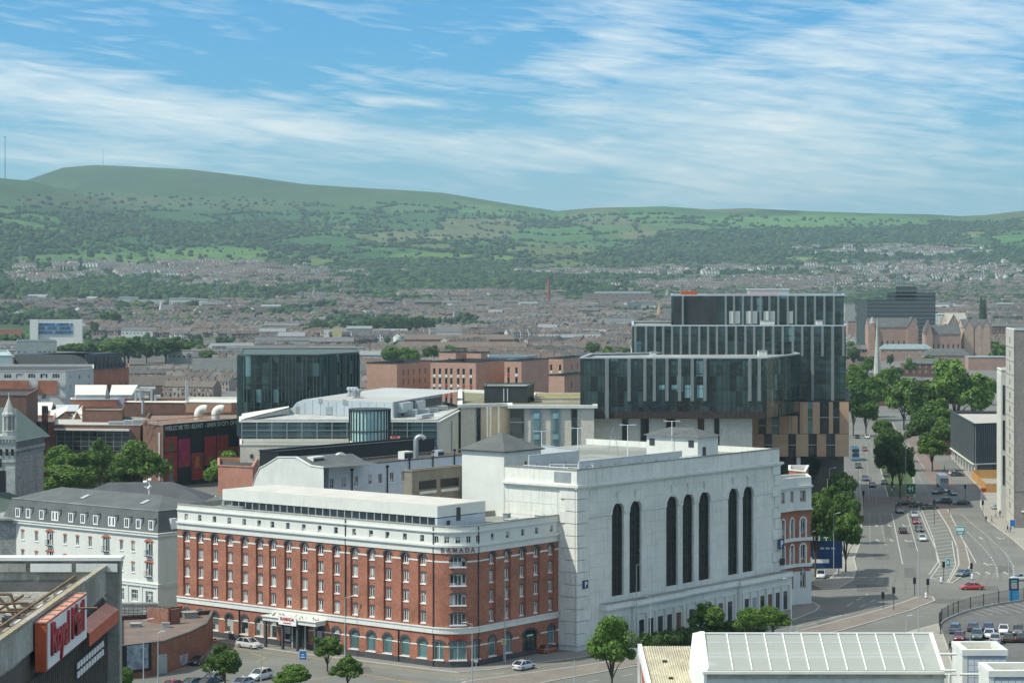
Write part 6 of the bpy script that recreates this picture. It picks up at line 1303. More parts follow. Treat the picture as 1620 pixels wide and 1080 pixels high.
for i, (px, Yq, z, w, lb) in enumerate(((1207, 604, zB1, 1.2, 'small white roof unit, left one on the middle glass block'), (1214, 604, zB1, 1.2, 'small white roof unit, centre left on the middle glass block'), (1221, 604, zB1, 1.2, 'small white roof unit, centre right on the middle glass block'), (1296, 604, zB1, 1.6, 'small white roof unit at the right of the middle glass block'), (1206, 575, zA1, 2.2, 'white framed hatch on the roof of the front glass block'), (1033, 566, zA1, 1.6, 'domed white vent on the roof of the front glass block'))):
    t_ = thing('roof_unit', lb, 'roof unit', P(px, Yq, z), group='small units on the glass block roofs'); cube(t_, 'casing', trimw, (0, 0, 0), (w, w, 1.4)); cube(t_, 'lid', steel, (0, 0, 1.4), (w+.2, w+.2, .12))
# stone base below the front block
Yq = 563.; sb, B = body('university_lower_wing', 'pale stone base with dark window slots under the front glass block', 'university building', [(935, Yq), (1190, Yq), (1190, 600), (935, 600)], zA0+.05, stone, lead, par=.1)
for px, w in ((931, 12), (986, 9.5), (1017, 13), (1058, 14), (1106, 10), (1131, 8)): cube(sb, 'window_slot', gld, P(px+3, Yq-.05, 12)-B, (w*Yq/F, .3, zA0-12.1))
# terracotta podium: panels and windows alternate in two rows, shifted
Yt = 598.; tz1, tz0 = Z(635, Yt), Z(722, Yt)
tb, B = body('terracotta_podium', 'terracotta panelled podium with staggered tall windows under the glass blocks', 'university building', [(1190, Yt), (1343, Yt), (1343, 660), (1190, 660)], tz1, darkm, lead, z0=tz0, par=.1)
tcm = [mat('terracotta_a', (.47, .30, .20), .8, .08, fine=.06), mat('terracotta_b', (.50, .35, .23), .8, .08), mat('terracotta_c', (.44, .34, .24), .8, .08)]
zm = Z(686, Yt)
for (x0, x1, k) in ((1265, 1269, 0), (1269, 1278, 1), (1278, 1285, 3), (1285, 1297, 1), (1297, 1311, 3), (1311, 1318, 1), (1318, 1328, 3), (1328, 1343, 0), (1246, 1252, 2), (1252, 1262, 1), (1232, 1246, 0), (1221, 1232, 3), (1212, 1221, 2), (1200, 1212, 3), (1190, 1200, 0)):
    top_ = tz1 if x0 >= 1262 else (Z(657, Yt) if x0 >= 1232 else Z(661, Yt))
    if k < 3: cube(tb, 'terracotta_panel', tcm[k], P((x0+x1)/2, Yt-.1, zm+.05)-B, ((x1-x0)*Yt/F-.06, .3, top_-zm-.15))
    else: cube(tb, 'window', glt if random.random() < .4 else gld, P((x0+x1)/2, Yt-.02, zm+.05)-B, ((x1-x0)*Yt/F-.05, .1, top_-zm-.15)); cube(tb, 'transom', steel, P((x0+x1)/2, Yt-.1, (zm+top_)/2)-B, ((x1-x0)*Yt/F, .1, .2))
for (x0, x1, k) in ((1190, 1209, 0), (1209, 1221, 3), (1221, 1247, 1), (1247, 1259, 3), (1259, 1279, 1), (1279, 1292, 3), (1292, 1307, 0), (1307, 1321, 3), (1321, 1343, 1)):
    if k < 3: cube(tb, 'terracotta_panel', tcm[k], P((x0+x1)/2, Yt-.1, tz0+.05)-B, ((x1-x0)*Yt/F-.06, .3, zm-tz0-.1))
    else: cube(tb, 'window', gld, P((x0+x1)/2, Yt-.02, tz0+.05)-B, ((x1-x0)*Yt/F-.05, .1, zm-tz0-.1)); cube(tb, 'transom', steel, P((x0+x1)/2, Yt-.1, (zm+tz0)/2)-B, ((x1-x0)*Yt/F, .1, .2))
gb2, B = body('glazed_ground_floors', 'dark glazed ground floors with a white column under the terracotta podium', 'university building', [(1190, Yt+3), (1335, Yt+3), (1335, 655), (1190, 655)], tz0-.02, gld, lead, par=.1)
cube(gb2, 'column', trimw, P(1263, Yt+.8, 0)-B, (1., 1., tz0-.1))
# Victorian bank-like corner, white bays and red brick
VO = P(1257, 428); vl = onray(VO, -V, 1230); vp = [VO-V*vl, VO, VO+Vector((3.2, 1.6, 0)), VO+Vector((3.4, 9, 0)), VO-V*vl+U*8]
vt, B = block('bay_fronted_building', 'white and red brick Victorian building with round-headed windows past the white car park', 'building', vp, Z(757, 428), brick, slate, {0: [W_([vl-onray(VO, -V, q) for q in (1238, 1252)], [(19.2, 1.9)], .9), W_([vl-onray(VO, -V, q) for q in (1238, 1252)], [(13.3, 2.8), (8.4, 2.8), (3.2, 3.6)], 1., arch=1.)], 1: W_(1, [(19.2, 1.9), (13.3, 2.8), (8.4, 2.8), (3.2, 3.6)], 1., arch=1.)}, coping=trimw)
for z0, z1, o_ in ((Z(806, 428), Z(757, 428), .1), (11.9, 12.5, .3), (7.1, 7.7, .3), (17.6, 17.9, .5), (21.8, 22.2, .5), (0, 6.2, .12)):
    for e in (0, 1):
        T2, L2, a2 = FR(vp[e], vp[e+1])
        if z1-z0 > 1:
            xs = [L2/2] if e else [vl-onray(VO, -V, q) for q in (1238, 1252)]; hs = [(x-.6, zz, x+.6, zz+hh) for x in xs for zz, hh in ((19.1, 2.1), (3.1, 3.0)) if z0 <= zz and zz+hh <= z1]; b = MB(B); b.T = T2 @ Matrix.Translation((0, -o_, 0)); wall(b, L2+.1, z0, z1, hs, o_); b.obj('white_facing', white, vt)
        else: cube(vt, 'cornice', trimw, (T2 @ Vector((L2/2, -.1, z0)))-B, (L2+.3, o_*2, z1-z0), a2)
for e in (0, 1):
    T2, L2, a2 = FR(vp[e], vp[e+1]); xs = [L2/2] if e else [vl-onray(VO, -V, q) for q in (1238, 1252)]
    for x in xs:
        for z in (13.3, 8.4):
            for s in (-.68, .68): cube(vt, 'jamb', white, (T2 @ Vector((x+s, -.08, z-.9)))-B, (.32, .2, 3.2), a2)
            b = MB(B); b.T = T2
            for i in range(8): a0, a1 = math.pi*i/8, math.pi*(i+1)/8; b.quad(*[(x-r*math.cos(q), -.18, z+2.3+r*math.sin(q)) for q, r in ((a0, .52), (a1, .52), (a1, .84), (a0, .84))])
            b.obj('arch_ring', white, vt)
body('brick_gable_house', 'narrow red brick house with stepped white gable behind the Victorian bays', 'building', [(1248, 452), (1274, 448), (1279, 462), (1248, 462)], Z(745, 450), brick, brick_dk, coping=trimw)
hd = thing('parking_hoarding', 'dark wall sign with a P and a white arrow beside the Victorian bays', 'sign', P(1299, 470)); cube(hd, 'board', bpy.data.materials['sign_blue'], (0, 0, 1.6), (8.6, .3, 5.6)); cube(hd, 'post', steel, (-3.6, .3, 0), (.25, .25, 1.6)); cube(hd, 'post', steel, (3.6, .3, 0), (.25, .25, 1.6))
cube(hd, 'blue_panel', bluep, (-3.2, -.18, 4.6), (1.9, .08, 2.4)); text(hd, 'P', 2.2, (-3.2, -.25, 5.0), (math.pi/2, 0, 0), whitepaint, 'letter'); [cube(hd, 'text_line', metalw, (.2+q*1.1, -.17, 5.5), (.8, .04, .4)) for q in range(3)]
b = MB(); b.poly([(-3.2, -.2, 3.1), (-1.9, -.2, 4.), (-1.9, -.2, 3.5), (1.6, -.2, 3.5), (1.6, -.2, 2.7), (-1.9, -.2, 2.7), (-1.9, -.2, 2.2)]); b.obj('arrow', whitepaint, hd)
# ------------------------------------------------------------ right-hand towers
greybr = mat('grey_brown_brick', (.27, .24, .21), .9, .12, .6, fine=.18)
rt, B = body('grey_brick_tower', 'tall grey-brown brick tower with a pale concrete side at the right edge', 'tower block', [(1592, 582), (1604.5, 561), (1700, 561), (1700, 600)], Z(522, 561), greybr, lead, coping=trimw)
Tm, L_, a_ = fr(1592, 582, 1604.5, 561); b = MB(B); b.T = Tm; b.box(0, L_+.1, -.12, -.01, 0, Z(522, 561)); b.obj('concrete_side', mat('pale_concrete', (.50, .48, .42), .85, .1, .3, streak=.2), rt)
for i in range(13): cube(rt, 'storey_band', conc, (Tm @ Vector((L_/2, -.16, 3.4*i+3)))-B, (L_, .1, .25), a_)
for i in range(13): cube(rt, 'window', gl, (Tm @ Vector((L_*.55, -.15, 3.4*i+4)))-B, (1.6, .08, 1.5), a_)
T2, L2, a2 = fr(1604.5, 561, 1700, 561); cube(rt, 'brick_relief_band', greybr, (T2 @ Vector((L2/2, -.04, 9)))-B, (L2, .1, .4)); cube(rt, 'entrance_canopy', trimw, (T2 @ Vector((4, -.6, 4)))-B, (4.5, 1.2, .3))
st2, B = body('white_panel_slab', 'slim white panelled slab standing just left of the brick tower', 'tower block', [(1577.5, 606), (1584, 590), (1594, 590), (1594, 606)], Z(586, 590), trimw, lead)
Tm, L_, a_ = fr(1577.5, 606, 1584, 590); T3, L3, a3 = fr(1584, 590, 1594, 590)
for i in range(9): cube(st2, 'panel', white, (Tm @ Vector((L_/2, -.06, .5+4*i)))-B, (L_-.2, .1, 3.85), a_)
for i in range(3): cube(st2, 'window_strip', gld, (T3 @ Vector((.6, -.05, 8+9.*i)))-B, (.5, .1, 7.5), a3)
# dark finned box
Yp = 706.
fb, B = body('dark_finned_box', 'dark grey box-shaped building clad in vertical fins on the right of the road', 'building', [(1505, 774), (1541, Yp), (1612, Yp+8), (1612, 774)], Z(671, Yp), mat('charcoal_cladding', (.075, .095, .10), .6, .15, .4), mat('pale_roof', (.40, .39, .34), .9, .15), z0=Z(733, Yp), par=.7, cop_out=.3, coping=darkm)
T1, L1, a1 = fr(1505, 774, 1541, Yp); T2, L2, a2 = fr(1541, Yp, 1590, Yp+5.5); finD = mat('grey_fin', (.13, .15, .155), .5, .1)
for T_, L__, a__, n in ((T1, L1, a1, 30), (T2, L2, a2, 15)):
    for i in range(n): cube(fb, 'fin', finD, (T_ @ Vector(((i+.5)*L__/n, -.2, Z(733, Yp)+.1)))-B, (.14, .4, 11.8), a__)
b = MB(B); pts = [P(a, y) for a, y in [(1505, 774), (1541, Yp), (1612, Yp+8), (1612, 774)]]; ring(b, pts, .5, -.2, Z(733, Yp)-.35, Z(733, Yp)-.01); b.obj('soffit_edge', trimw, fb)
q = polyoff(pts, -1.2); b = MB(B); b.prism([(p.x, p.y) for p in q], 0, Z(733, Yp)-.3); b.obj('ground_floor', gld, fb)
for i in range(9): cube(fb, 'column', trimw, (T1 @ Vector((.6+i*(L1-1)/8, .2, 0)))-B, (.3, .3, Z(733, Yp)-.3), a1)
cube(fb, 'corner_column', trimw, (T2 @ Vector((.5, .2, 0)))-B, (.5, .4, Z(733, Yp)-.3), a2)
ho = thing('timber_hoarding', 'orange plywood hoarding wrapped round the corner of the plaza', 'hoarding', G(1537, 757))
o = ho.location
hpts = [G(1537, 757), G(1560, 779), G(1585, 779)]
for i in range(2):
    T_, L__, a__ = FR(hpts[i], hpts[i+1]); n = int(L__/1.25)
    for k in range(n): cube(ho, 'plywood_panel', wood, (T_ @ Vector(((k+.5)*L__/n, 0, .12)))-o, (L__/n-.04, .08, 2.5), a__)
T_, L__, a__ = FR(G(1540, 757), G(1582, 757))
for k in range(8): cube(ho, 'plywood_panel', wood, (T_ @ Vector(((k+.5)*L__/8, 0, .12)))-o, (L__/8-.04, .08, 2.6), a__)
bn = thing('red_skip', 'small red waste skip at the foot of the hoarding', 'skip', G(1558, 778, .12)); b = MB(); b.add([(-.8, -.6, .1), (.8, -.6, .1), (.8, .6, .1), (-.8, .6, .1), (-1.1, -.7, 1.1), (1.1, -.7, 1.1), (1.1, .7, 1.1), (-1.1, .7, 1.1)], [(0, 1, 2, 3), (0, 1, 5, 4), (1, 2, 6, 5), (2, 3, 7, 6), (3, 0, 4, 7)]); b.obj('body', redp, bn); cube(bn, 'skid', darkm, (0, 0, 0), (1.2, 1, .1))
# dark office tower in the distance
Yt_ = 2000.; otm = mat('tower_dark', (.06, .075, .075), .6, .1, .05)
ot, B = body('dark_stepped_tower', 'massive dark stepped office tower with a mast beyond the brick churches', 'office tower', [(1355, Yt_+10), (1372, Yt_), (1480, Yt_), (1480, Yt_+40), (1355, Yt_+40)], Z(475, Yt_), otm, felt)
for x0, x1, y in ((1403, 1480, 463), (1417, 1450, 453)): b = MB(B); b.prism([(P(x, q).x, q) for x, q in ((x0, Yt_+.5), (x1, Yt_+.5), (x1, Yt_+38), (x0, Yt_+38))], Z(476, Yt_), Z(y, Yt_)); b.obj('upper_storeys', otm, ot)
for k in range(15): cube(ot, 'floor_band', mat('tower_band', (.15, .17, .16), .6) if 'tower_band' not in bpy.data.materials else bpy.data.materials['tower_band'], P(1426 if k < 12 else 1441, Yt_-.1, 4+3.4*k)-B, ((107 if k < 12 else 75)*Yt_/F, .2, .8))
for dx in (-4, -1.3, 1.3, 4): b = MB(B); p = P(1423, Yt_+6); b.tube((p.x+dx*.6, p.y, Z(453, Yt_)), (p.x+dx*.6, p.y, Z(430, Yt_)), .3, 5); b.obj('aerial', steel, ot)
# churches and brick blocks
def church(label, x0, x1, Y0, dep, ze, zr, wm, rm, spire=None, gable_tr=None, wins=None):
    a, c = P(x0, Y0), P(x1, Y0+2); T2, L2, a2 = FR(a, c); t_ = thing('church', label, 'church', a); b = MB(a); b.T = T2
    hs = []
    if wins:
        for k in range(wins): x = (k+.5)*L2/wins; hs.append((x-.7, ze*.35, x+.7, ze*.35+3.6, 1.)); window(t_, conc, gld, 1.4, 3.6, (T2 @ Vector((x, 0, ze*.35)))-a, a2, dep=.3, arch=1.)
    wall(b, L2, 0, ze, hs, .3); b.box(0, L2, .35, dep, 0, ze-.1)
    for x in (0, L2): b.quad((x, 0, ze-.1), (x, dep, ze-.1), (x, dep/2, zr))
    b.obj('wall', wm, t_)
    b = MB(a); b.T = T2; b.quad((-.3, -.4, ze-.2), (L2+.3, -.4, ze-.2), (L2+.3, dep/2, zr), (-.3, dep/2, zr)); b.quad((-.3, dep+.4, ze-.2), (L2+.3, dep+.4, ze-.2), (L2+.3, dep/2, zr), (-.3, dep/2, zr)); b.obj('roof', rm, t_)
    if gable_tr:
        for gx, gw, gh in gable_tr:
            b = MB(a); b.T = T2; b.poly([(gx-gw/2, -2, 0), (gx+gw/2, -2, 0), (gx+gw/2, -2, ze), (gx, -2, gh), (gx-gw/2, -2, ze)]); b.quad((gx-gw/2, -2, 0), (gx-gw/2, 2, 0), (gx-gw/2, 2, ze), (gx-gw/2, -2, ze)); b.quad((gx+gw/2, -2, 0), (gx+gw/2, 2, 0), (gx+gw/2, 2, ze), (gx+gw/2, -2, ze)); b.obj('gable', wm, t_)
            b = MB(a); b.T = T2; b.quad((gx-gw/2-.3, -2.3, ze-.2), (gx, -2.3, gh+.1), (gx, dep/2, gh+.1), (gx-gw/2-.3, dep/2, ze-.2)); b.quad((gx+gw/2+.3, -2.3, ze-.2), (gx, -2.3, gh+.1), (gx, dep/2, gh+.1), (gx+gw/2+.3, dep/2, ze-.2)); b.obj('gable_roof', rm, t_)
    if spire:
        sx, sw, s0, s1, sm = spire; b = MB(a); p = T2 @ Vector((sx, 0, 0)); b.box(p.x-sw/2, p.x+sw/2, p.y-sw/2, p.y+sw/2, 0, s0); b.obj('tower', wm, t_)
        b = MB(a); b.lathe([(sw*.62, s0), (.1, s1)], 8, (p.x, p.y)); b.obj('spire', sm, t_)
    return t_
def GW(px, py): return (GY(px, py)[0],)
sand = mat('sandstone', (.42, .33, .23), .85, .15, .3); pinkst = mat('pink_sandstone', (.50, .35, .26), .85, .12, .3); brick_far = mat('brick_far', (.38, .25, .19), .88, .12, .2)
church('large brick church with a long grey roof in front of the dark tower', 1374, 1452, 1880, 14, Z(517, 1880), Z(503, 1880), brick_far, slate, spire=(3, 4, 26, 31.5, conc), gable_tr=[(36, 9, 31)], wins=9)
church('smaller brick church with a pale roof right of the large church', 1465, 1520, 1850, 13, Z(528, 1850), Z(514, 1850), brick_far, slate, gable_tr=[(2, 6, 29)], wins=7)
church('pink sandstone twin-gabled church front right of the brick churches', 1524, 1568, 1860, 16, Z(518, 1860), Z(505, 1860), pinkst, slate, gable_tr=[(4, 8, 29.5), (12, 6, 27.5), (18, 7, 29)])
church('dark sandstone church with a steep roof behind the pink church', 1500, 1532, 1900, 20, Z(512, 1900), Z(495, 1900), sand, conc, gable_tr=[(4, 9, 33)])
church('stone church with a thin pale spire left of the car park in the trees', 1370, 1394, 1150, 8, 9, 14, sand, slate, spire=(6, 3, 14, Z(503, 1150), mat('pale_spire', (.42, .42, .36), .8)))
for i, (lb, x0, x1, Y0, py, wm, rm, rr_, hz) in enumerate((
    ('brick school range with teal-grey hipped roofs under the large church', 1393, 1476, 1740, 552, brick_far, mat('teal_slate', (.20, .27, .28), .7), 3.6, 9),
    ('long red brick hall with a dark roof and white rooflights behind the big tree', 1463, 1535, 1600, 562, brick_far, slate, 4.5, 8),
    ('long low orange brick block with a white flat edge behind the big tree', 1532, 1592, 1560, 565, brick_far, metalw, .4, 10),
    ('tall narrow red brick block left of the dark tower foot', 1341, 1357, 2300, 508, brick_far, slate, 2, 3),
    ('pale concrete panel block beside the topmost glass block', 1337, 1353, 2600, 480, conc, lead, .3, 3),
    ('small brick house with chimney among the trees below the school', 1390, 1414, 1112, 614, brick_dk, slate, 2.5, 3),
    ('grey-roofed building half hidden behind the median trees', 1410, 1468, 1197, 602, brick_dk, slate, 2., 5),
    ('slate-roofed house in the trees left of the dark finned box', 1478, 1506, 800, 686, brick, lead, 2., 3),
    ('white rendered hall far right under the hillside', 1530, 1600, *GW(1560, 469), 462, white, lead, .4, 6),
    ('pale cream long warehouse right of the dark tower', 1482, 1590, *GW(1530, 483), 478, pale_sheet, lead, .5, 9),
    ('blue-grey warehouse far right', 1560, 1640, *GW(1600, 471), 463, mat('blue_sheet', (.30, .36, .42), .6), lead, .5, 6),
    ('brick block with a blue roof right below the warehouses', 1570, 1640, 2300, 516, brick_dk, slate, 2.4, 6),
    ('terraced brick villas left of the pink church foot', 1430, 1500, 1446, 575, brick_dk, slate, 3., 6),
    ('glasshouse-like pale office with a glinting roof above the churches', 1480, 1502, 2600, 497, trimw, metalw, 1., 3))):
    z1 = Z(py, Y0); zg = float(terr(P(x0, Y0).x, Y0)); a, c = P(x0, Y0), P(x1, Y0); L = c.x-a.x; n = max(2, int(L/3.6)); t_ = thing('brick_block' if 'white' not in lb and 'pale' not in lb else 'pale_block', lb, 'building', a); b = MB(a); b.T = FR(a, c)[0]
    rows = [(z1-2.6-3.1*k, 1.5) for k in range(6) if z1-2.6-3.1*k > .8]; hs = []
    if rr_ > .45:
        for k in range(n):
            for z, h in rows[:4]: x = (k+.5)*L/n; hs.append((x-.55, z, x+.55, z+h)); window(t_, whitepaint, gl, 1.1, h, Vector((x, 0, z)), 0, dep=.15)
    wall(b, L, 0, z1, hs, .15); b.box(0, L, .2, 12, 0, z1-.05); b.obj('wall', wm, t_)
    b = MB(a); b.T = FR(a, c)[0]; e = 4 if L > 14 else L*.3
    if rr_ > .45: b.quad((-.3, -.4, z1-.05), (L+.3, -.4, z1-.05), (L-e, 6, z1+rr_), (e, 6, z1+rr_)); b.quad((L+.3, -.4, z1-.05), (L+.3, 12.4, z1-.05), (L-e, 6, z1+rr_)); b.quad((-.3, -.4, z1-.05), (-.3, 12.4, z1-.05), (e, 6, z1+rr_)); b.quad((-.3, 12.4, z1-.05), (L+.3, 12.4, z1-.05), (L-e, 6, z1+rr_), (e, 6, z1+rr_))
    else: b.box(-.3, L+.3, -.3, 12.3, z1, z1+.5)
    b.obj('roof', rm, t_)
    if 'rooflights' in lb:
        for k in range(5): cube(t_, 'rooflight', trimw, (4+k*4, 3, z1+rr_*.5+.3), (1.2, .8, .1))
# distant landmarks
def spire(label, px, py0, py1, Y0, w, m1, m2, frac=.45, name='spire_church'):
    Y0 = GY(px, py1)[0]
    p = P(px, Y0); t_ = thing(name, label, 'church', p); zt2 = Z(py0, Y0); zg = float(terr(p.x, p.y)); cube(t_, 'tower', m1, (0, 0, zg), (w, w, (zt2-zg)*frac)); b = MB(); b.lathe([(w*.6, zg+(zt2-zg)*frac), (.15, zt2)], 8); b.obj('spire', m2, t_)
    b = MB(); b.box(w/2, w/2+18, -5, 5, zg, zg+8); b.obj('nave', m1, t_); b = MB(); b.quad((w/2, -5.3, zg+8), (w/2+18, -5.3, zg+8), (w/2+18, 0, zg+13), (w/2, 0, zg+13)); b.quad((w/2, 5.3, zg+8), (w/2+18, 5.3, zg+8), (w/2+18, 0, zg+13), (w/2, 0, zg+13)); b.obj('nave_roof', slate, t_)
spire('tall dark stone spire right of the topmost glass block', 1321, 422, 470, 2600, 7, conc, mat('brown_spire', (.20, .17, .12), .8), .35)
spire('golden sandstone church spire left of the topmost glass block', 1043, 476, 510, 1650, 6, sand, mat('gold_stone', (.42, .32, .16), .8), .4)
spire('grey steep church spire above the golden spire', 1056, 455, 478, 2500, 7, cath, cath, .5)
spire('slim grey spire standing left over the centre of the terraces', 497, 451, 474, 2700, 5, cath, cath, .4)
spire('thin white spire in the trees on the left', 254, 476, 498, 2200, 4, trimw, trimw, .35)
Yk = GY(868, 483)[0]
sm_ = thing('mill_chimney', 'tall red brick factory chimney standing over the terraces', 'chimney', P(868, Yk)); b = MB(); b.lathe([(3.4, 0), (2.1, Z(441, Yk)-2), (2.6, Z(441, Yk)-1.8), (2.6, Z(441, Yk)), (1.2, Z(441, Yk))], 12); b.obj('stack', mat('red_chimney', (.34, .09, .06), .85), sm_); b = MB(); b.box(-4, 4, -4, 4, 0, 5); b.obj('base', brick_far, sm_)
Ym_, zm_ = GY(980, 482); zt_m = Z(464, Ym_)
ml, B = body('long_brick_mill', 'long five-storey brick linen mill with pale roof glazing on the horizon', 'mill', [(922, Ym_), (1034, Ym_), (1034, Ym_+25), (922, Ym_+25)], zt_m, mat('mill_brick', (.30, .22, .18), .88, .12, .1), metalw, faces={0: W_(24, [(zm_+(zt_m-zm_)*q, 2.6) for q in (.2, .47, .74)], 2.0, fm=conc, mull=0)}, z0=zm_-1)
cube(ml, 'roof_glazing', metalw, P(985, Ym_+5, zt_m)-B, (88*Ym_/F, 6, 3.2))
Yr_, zr0 = GY(730, 471)
body('dark_flats_row', 'row of flats with white balconies on the far edge of the terraces', 'flats', [(665, Yr_), (800, Yr_), (800, Yr_+14), (665, Yr_+14)], Z(462, Yr_), brick_far, slate, faces={0: W_(26, [(Z(464.5, Yr_)-.9, 1.8)], 2.4, mull=0)}, z0=zr0-1)
Yr_, zr0 = GY(580, 500)
body('blue_grey_factory', 'long blue-grey factory shed among the terraces', 'factory', [(548, Yr_), (612, Yr_), (612, Yr_+20), (548, Yr_+20)], Z(494, Yr_), mat('blue_grey_sheet', (.24, .32, .36), .6), metalw)
body('yellow_panel_block', 'small pale block with yellow panels between the dark evergreens', 'building', [(526, 2250), (541, 2250), (541, 2262), (526, 2262)], Z(519, 2250), mat('pale_yellow', (.48, .42, .22), .8), slate)
Yr_, zr0 = GY(990, 463)
body('stone_terrace_hall', 'cream-roofed church hall above the brick mill', 'hall', [(976, Yr_), (1002, Yr_), (1002, Yr_+25), (976, Yr_+25)], Z(455, Yr_), sand, conc, z0=zr0-1)
for i, (px, py0, Yq, lb) in enumerate(((8, 216, 7000, 'very tall thin television mast on the left spur of the hills'), (163, 236, 8500, 'thin mast on the highest hilltop'))):
    p = P(px, Yq); zg = float(terr(p.x, p.y)); t_ = thing('hill_mast', lb, 'mast', (p.x, p.y, zg-3)); h_ = Z(py0, Yq)-zg+3; b = MB(); b.tube((0, 0, 0), (0, 0, h_), 1.5 if i == 0 else .9, 6, .9 if i == 0 else .4); b.obj('mast', darkm, t_); b = MB(); b.tube((0, 0, h_*.97), (0, 0, h_), 2. if i == 0 else 1.2, 6); b.obj('aerial', darkm, t_)
for px, py, s_, lb in ((176, 428, 46, 'lattice pylon on the slope above the left housing estate'), (32, 424, 46, 'lattice pylon at the far left of the slope'), (344, 492, 50, 'slim floodlight mast over the left woods'), (774, 410, 40, 'lattice pylon on the middle of the hillside'), (935, 400, 40, 'lattice pylon above the mill on the hillside')):
    Ys = np.linspace(1200, 7000, 240); pz = HY+F*(HC-terr((px-810)/F*Ys, Ys))/Ys; j = np.where(pz < py)[0]; Yq = Ys[j[0]]; p = P(px, Yq, float(terr((px-810)/F*Yq, Yq))); t_ = thing('pylon', lb, 'pylon', p); b = MB(); w = 4
    for sx in (-1, 1):
        for sy in (-1, 1): b.tube((sx*w, sy*w, 0), (sx*.6, sy*.6, s_), .22, 4)
    for k in range(6): z = s_*k/7; q = w*(1-k/7)+.5; b.tube((-q, -q, z), (q*.85, -q*.85, z+s_/7), .15, 4); b.tube((q, -q, z), (-q*.85, -q*.85, z+s_/7), .15, 4)
    b.obj('lattice', steel, t_); b = MB()
    for z in (s_*.72, s_*.84, s_*.95): b.tube((-6, 0, z), (6, 0, z), .25, 4)
    b.obj('crossarms', steel, t_)
wf = mat('estate_white', (.7, .7, .66), .8)

# ------------------------------------------------------------ post office building at the lower left
Xw, Yn, Yfar = -36.6, 120., 207.; zr_ = 34.6
cst = mat('stained_pale_concrete', (.40, .39, .34), .9, .2, .5, streak=.6, fine=.12, col2=(.24, .23, .19))
rusty = mat('mossy_concrete', (.30, .27, .18), .9, .3, .6, fine=.2, col2=(.34, .32, .27))
po = thing('postal_building', 'stained concrete postal office building with a ribbed side wall at the lower left', 'building', (Xw, Yfar, 0)); o = po.location
b = MB(o); b.box(-75, Xw, Yn, Yfar, 0, 31.6); b.obj('wall', mat('brown_rib_wall', (.10, .085, .07), .8, .2, .5), po)
b = MB(o); b.box(-75, Xw-.05, Yn, Yfar-.2, 31.6, 32.2); b.obj('roof', mat('littered_roof', (.33, .32, .29), .95, .3, .6, fine=.3, col2=(.17, .165, .15)), po)
b = MB(o); b.box(Xw-.1, Xw+.25, Yn, Yfar, 32.0, zr_-.3); b.obj('parapet_wall', cst, po)
b = MB(o); b.box(Xw-.15, Xw+.32, Yn, Yfar, zr_-.3, zr_); b.obj('mossy_coping', rusty, po)
b = MB(o); b.box(-75, -35.2, Yfar, Yfar+1.2, 33.2, 35.0); b.obj('end_beam', cst, po); b = MB(o); b.box(-75, -35.0, Yfar-.4, Yfar+1.4, 35.0, 35.3); b.obj('beam_coping', trimw, po)
b = MB(o); b.box(-75, -36.8, Yfar-.1, Yfar+.1, 32.2, 33.2); b.obj('beam_lower', mat('grey_board', (.15, .15, .14), .9, .3), po)
b = MB(o); b.box(-36.7, -35.2, Yfar, Yfar+1.2, 0, 33.2); b.obj('end_pier', cst, po)
for i in range(9): cube(po, 'hanging_panel', trimw if i % 3 else cst, (-70+i*4.1-Xw, -.3, 34.0), (3.7, .1, .75))
for i in range(44): cube(po, 'rib', mat('brown_rib', (.14, .12, .10), .7, .2, 1.) if 'brown_rib' not in bpy.data.materials else bpy.data.materials['brown_rib'], (.28, Yn-Yfar+52+i*.8, 20), (.3, .16, 9.9 if i < 22 else 10.6))
for k in range(4): cube(po, 'facade_pier', cst, (.35, -86+k*13., 0), (.9, 1.5, 32.))
for k in range(5): cube(po, 'office_window', gl, (.26, -79+k*8, 27.0), (.1, 3.4, 3.)); cube(po, 'window_post', copper, (.4, -76.5+k*8, 26.5), (.3, .35, 4.5))
# the lettered sign box
sg = thing('lettered_sign', 'large red sign box with raised red lettering on white, fixed to the parapet', 'sign', (Xw+.4, 175, 30.6)); so_ = sg.location
redb = mat('faded_red', (.50, .10, .04), .6, .12, .4, streak=.1); salmon = mat('sun_faded_red', (.55, .25, .18), .7, .15, .8)
b = MB(so_); b.box(Xw+.42, -35.35, 175, 191.5, 30.4, 34.1); b.obj('box', redb, sg)
b = MB(so_); b.box(Xw+.4, -35.3, 174.95, 191.6, 34.1, 34.2); b.obj('top', salmon, sg)
for i in range(7): cube(sg, 'bracket', rusty, (.55, 1.2+i*2.4, 3.6), (.6, .18, .1))
b = MB(so_); b.box(-35.34, -35.24, 175.35, 191.2, 30.55, 34.0); b.obj('white_face', whitepaint, sg)
q = text(sg, 'Royal Mail', 3.5, Vector((-35.2, 176.0, 31.5))-so_, (math.pi/2, 0, math.pi/2), mat('letter_red', (.34, .015, .03), .4), 'lettering', .14, 'LEFT', .93)
cr = thing('red_canopy_strip', 'faded orange-red canopy strip beyond the lettered sign', 'canopy', (Xw+.3, 193, 30)); b = MB(cr.location); b.add([(-36.3, 192.2, 31.3), (-36.3, 206.5, 31.3), (-35.2, 206.5, 30.7), (-35.2, 192.2, 30.7)], [(0, 1, 2, 3)]); b.obj('sheet', salmon, cr); b = MB(cr.location); b.box(-35.25, -35.2, 192.2, 206.5, 29.6, 30.7); b.obj('fascia', redb, cr)
wl = thing('white_bar_rows', 'two rows of small white bars low on the ribbed wall', 'sign', (-36, 197, 28.))
for r in range(2):
    for i in range(10): cube(wl, 'letter', whitepaint, (.1, -6+i*1.25, -.75*r), (.1, .8, .5))  # each piece is a plain white bar without glyphs
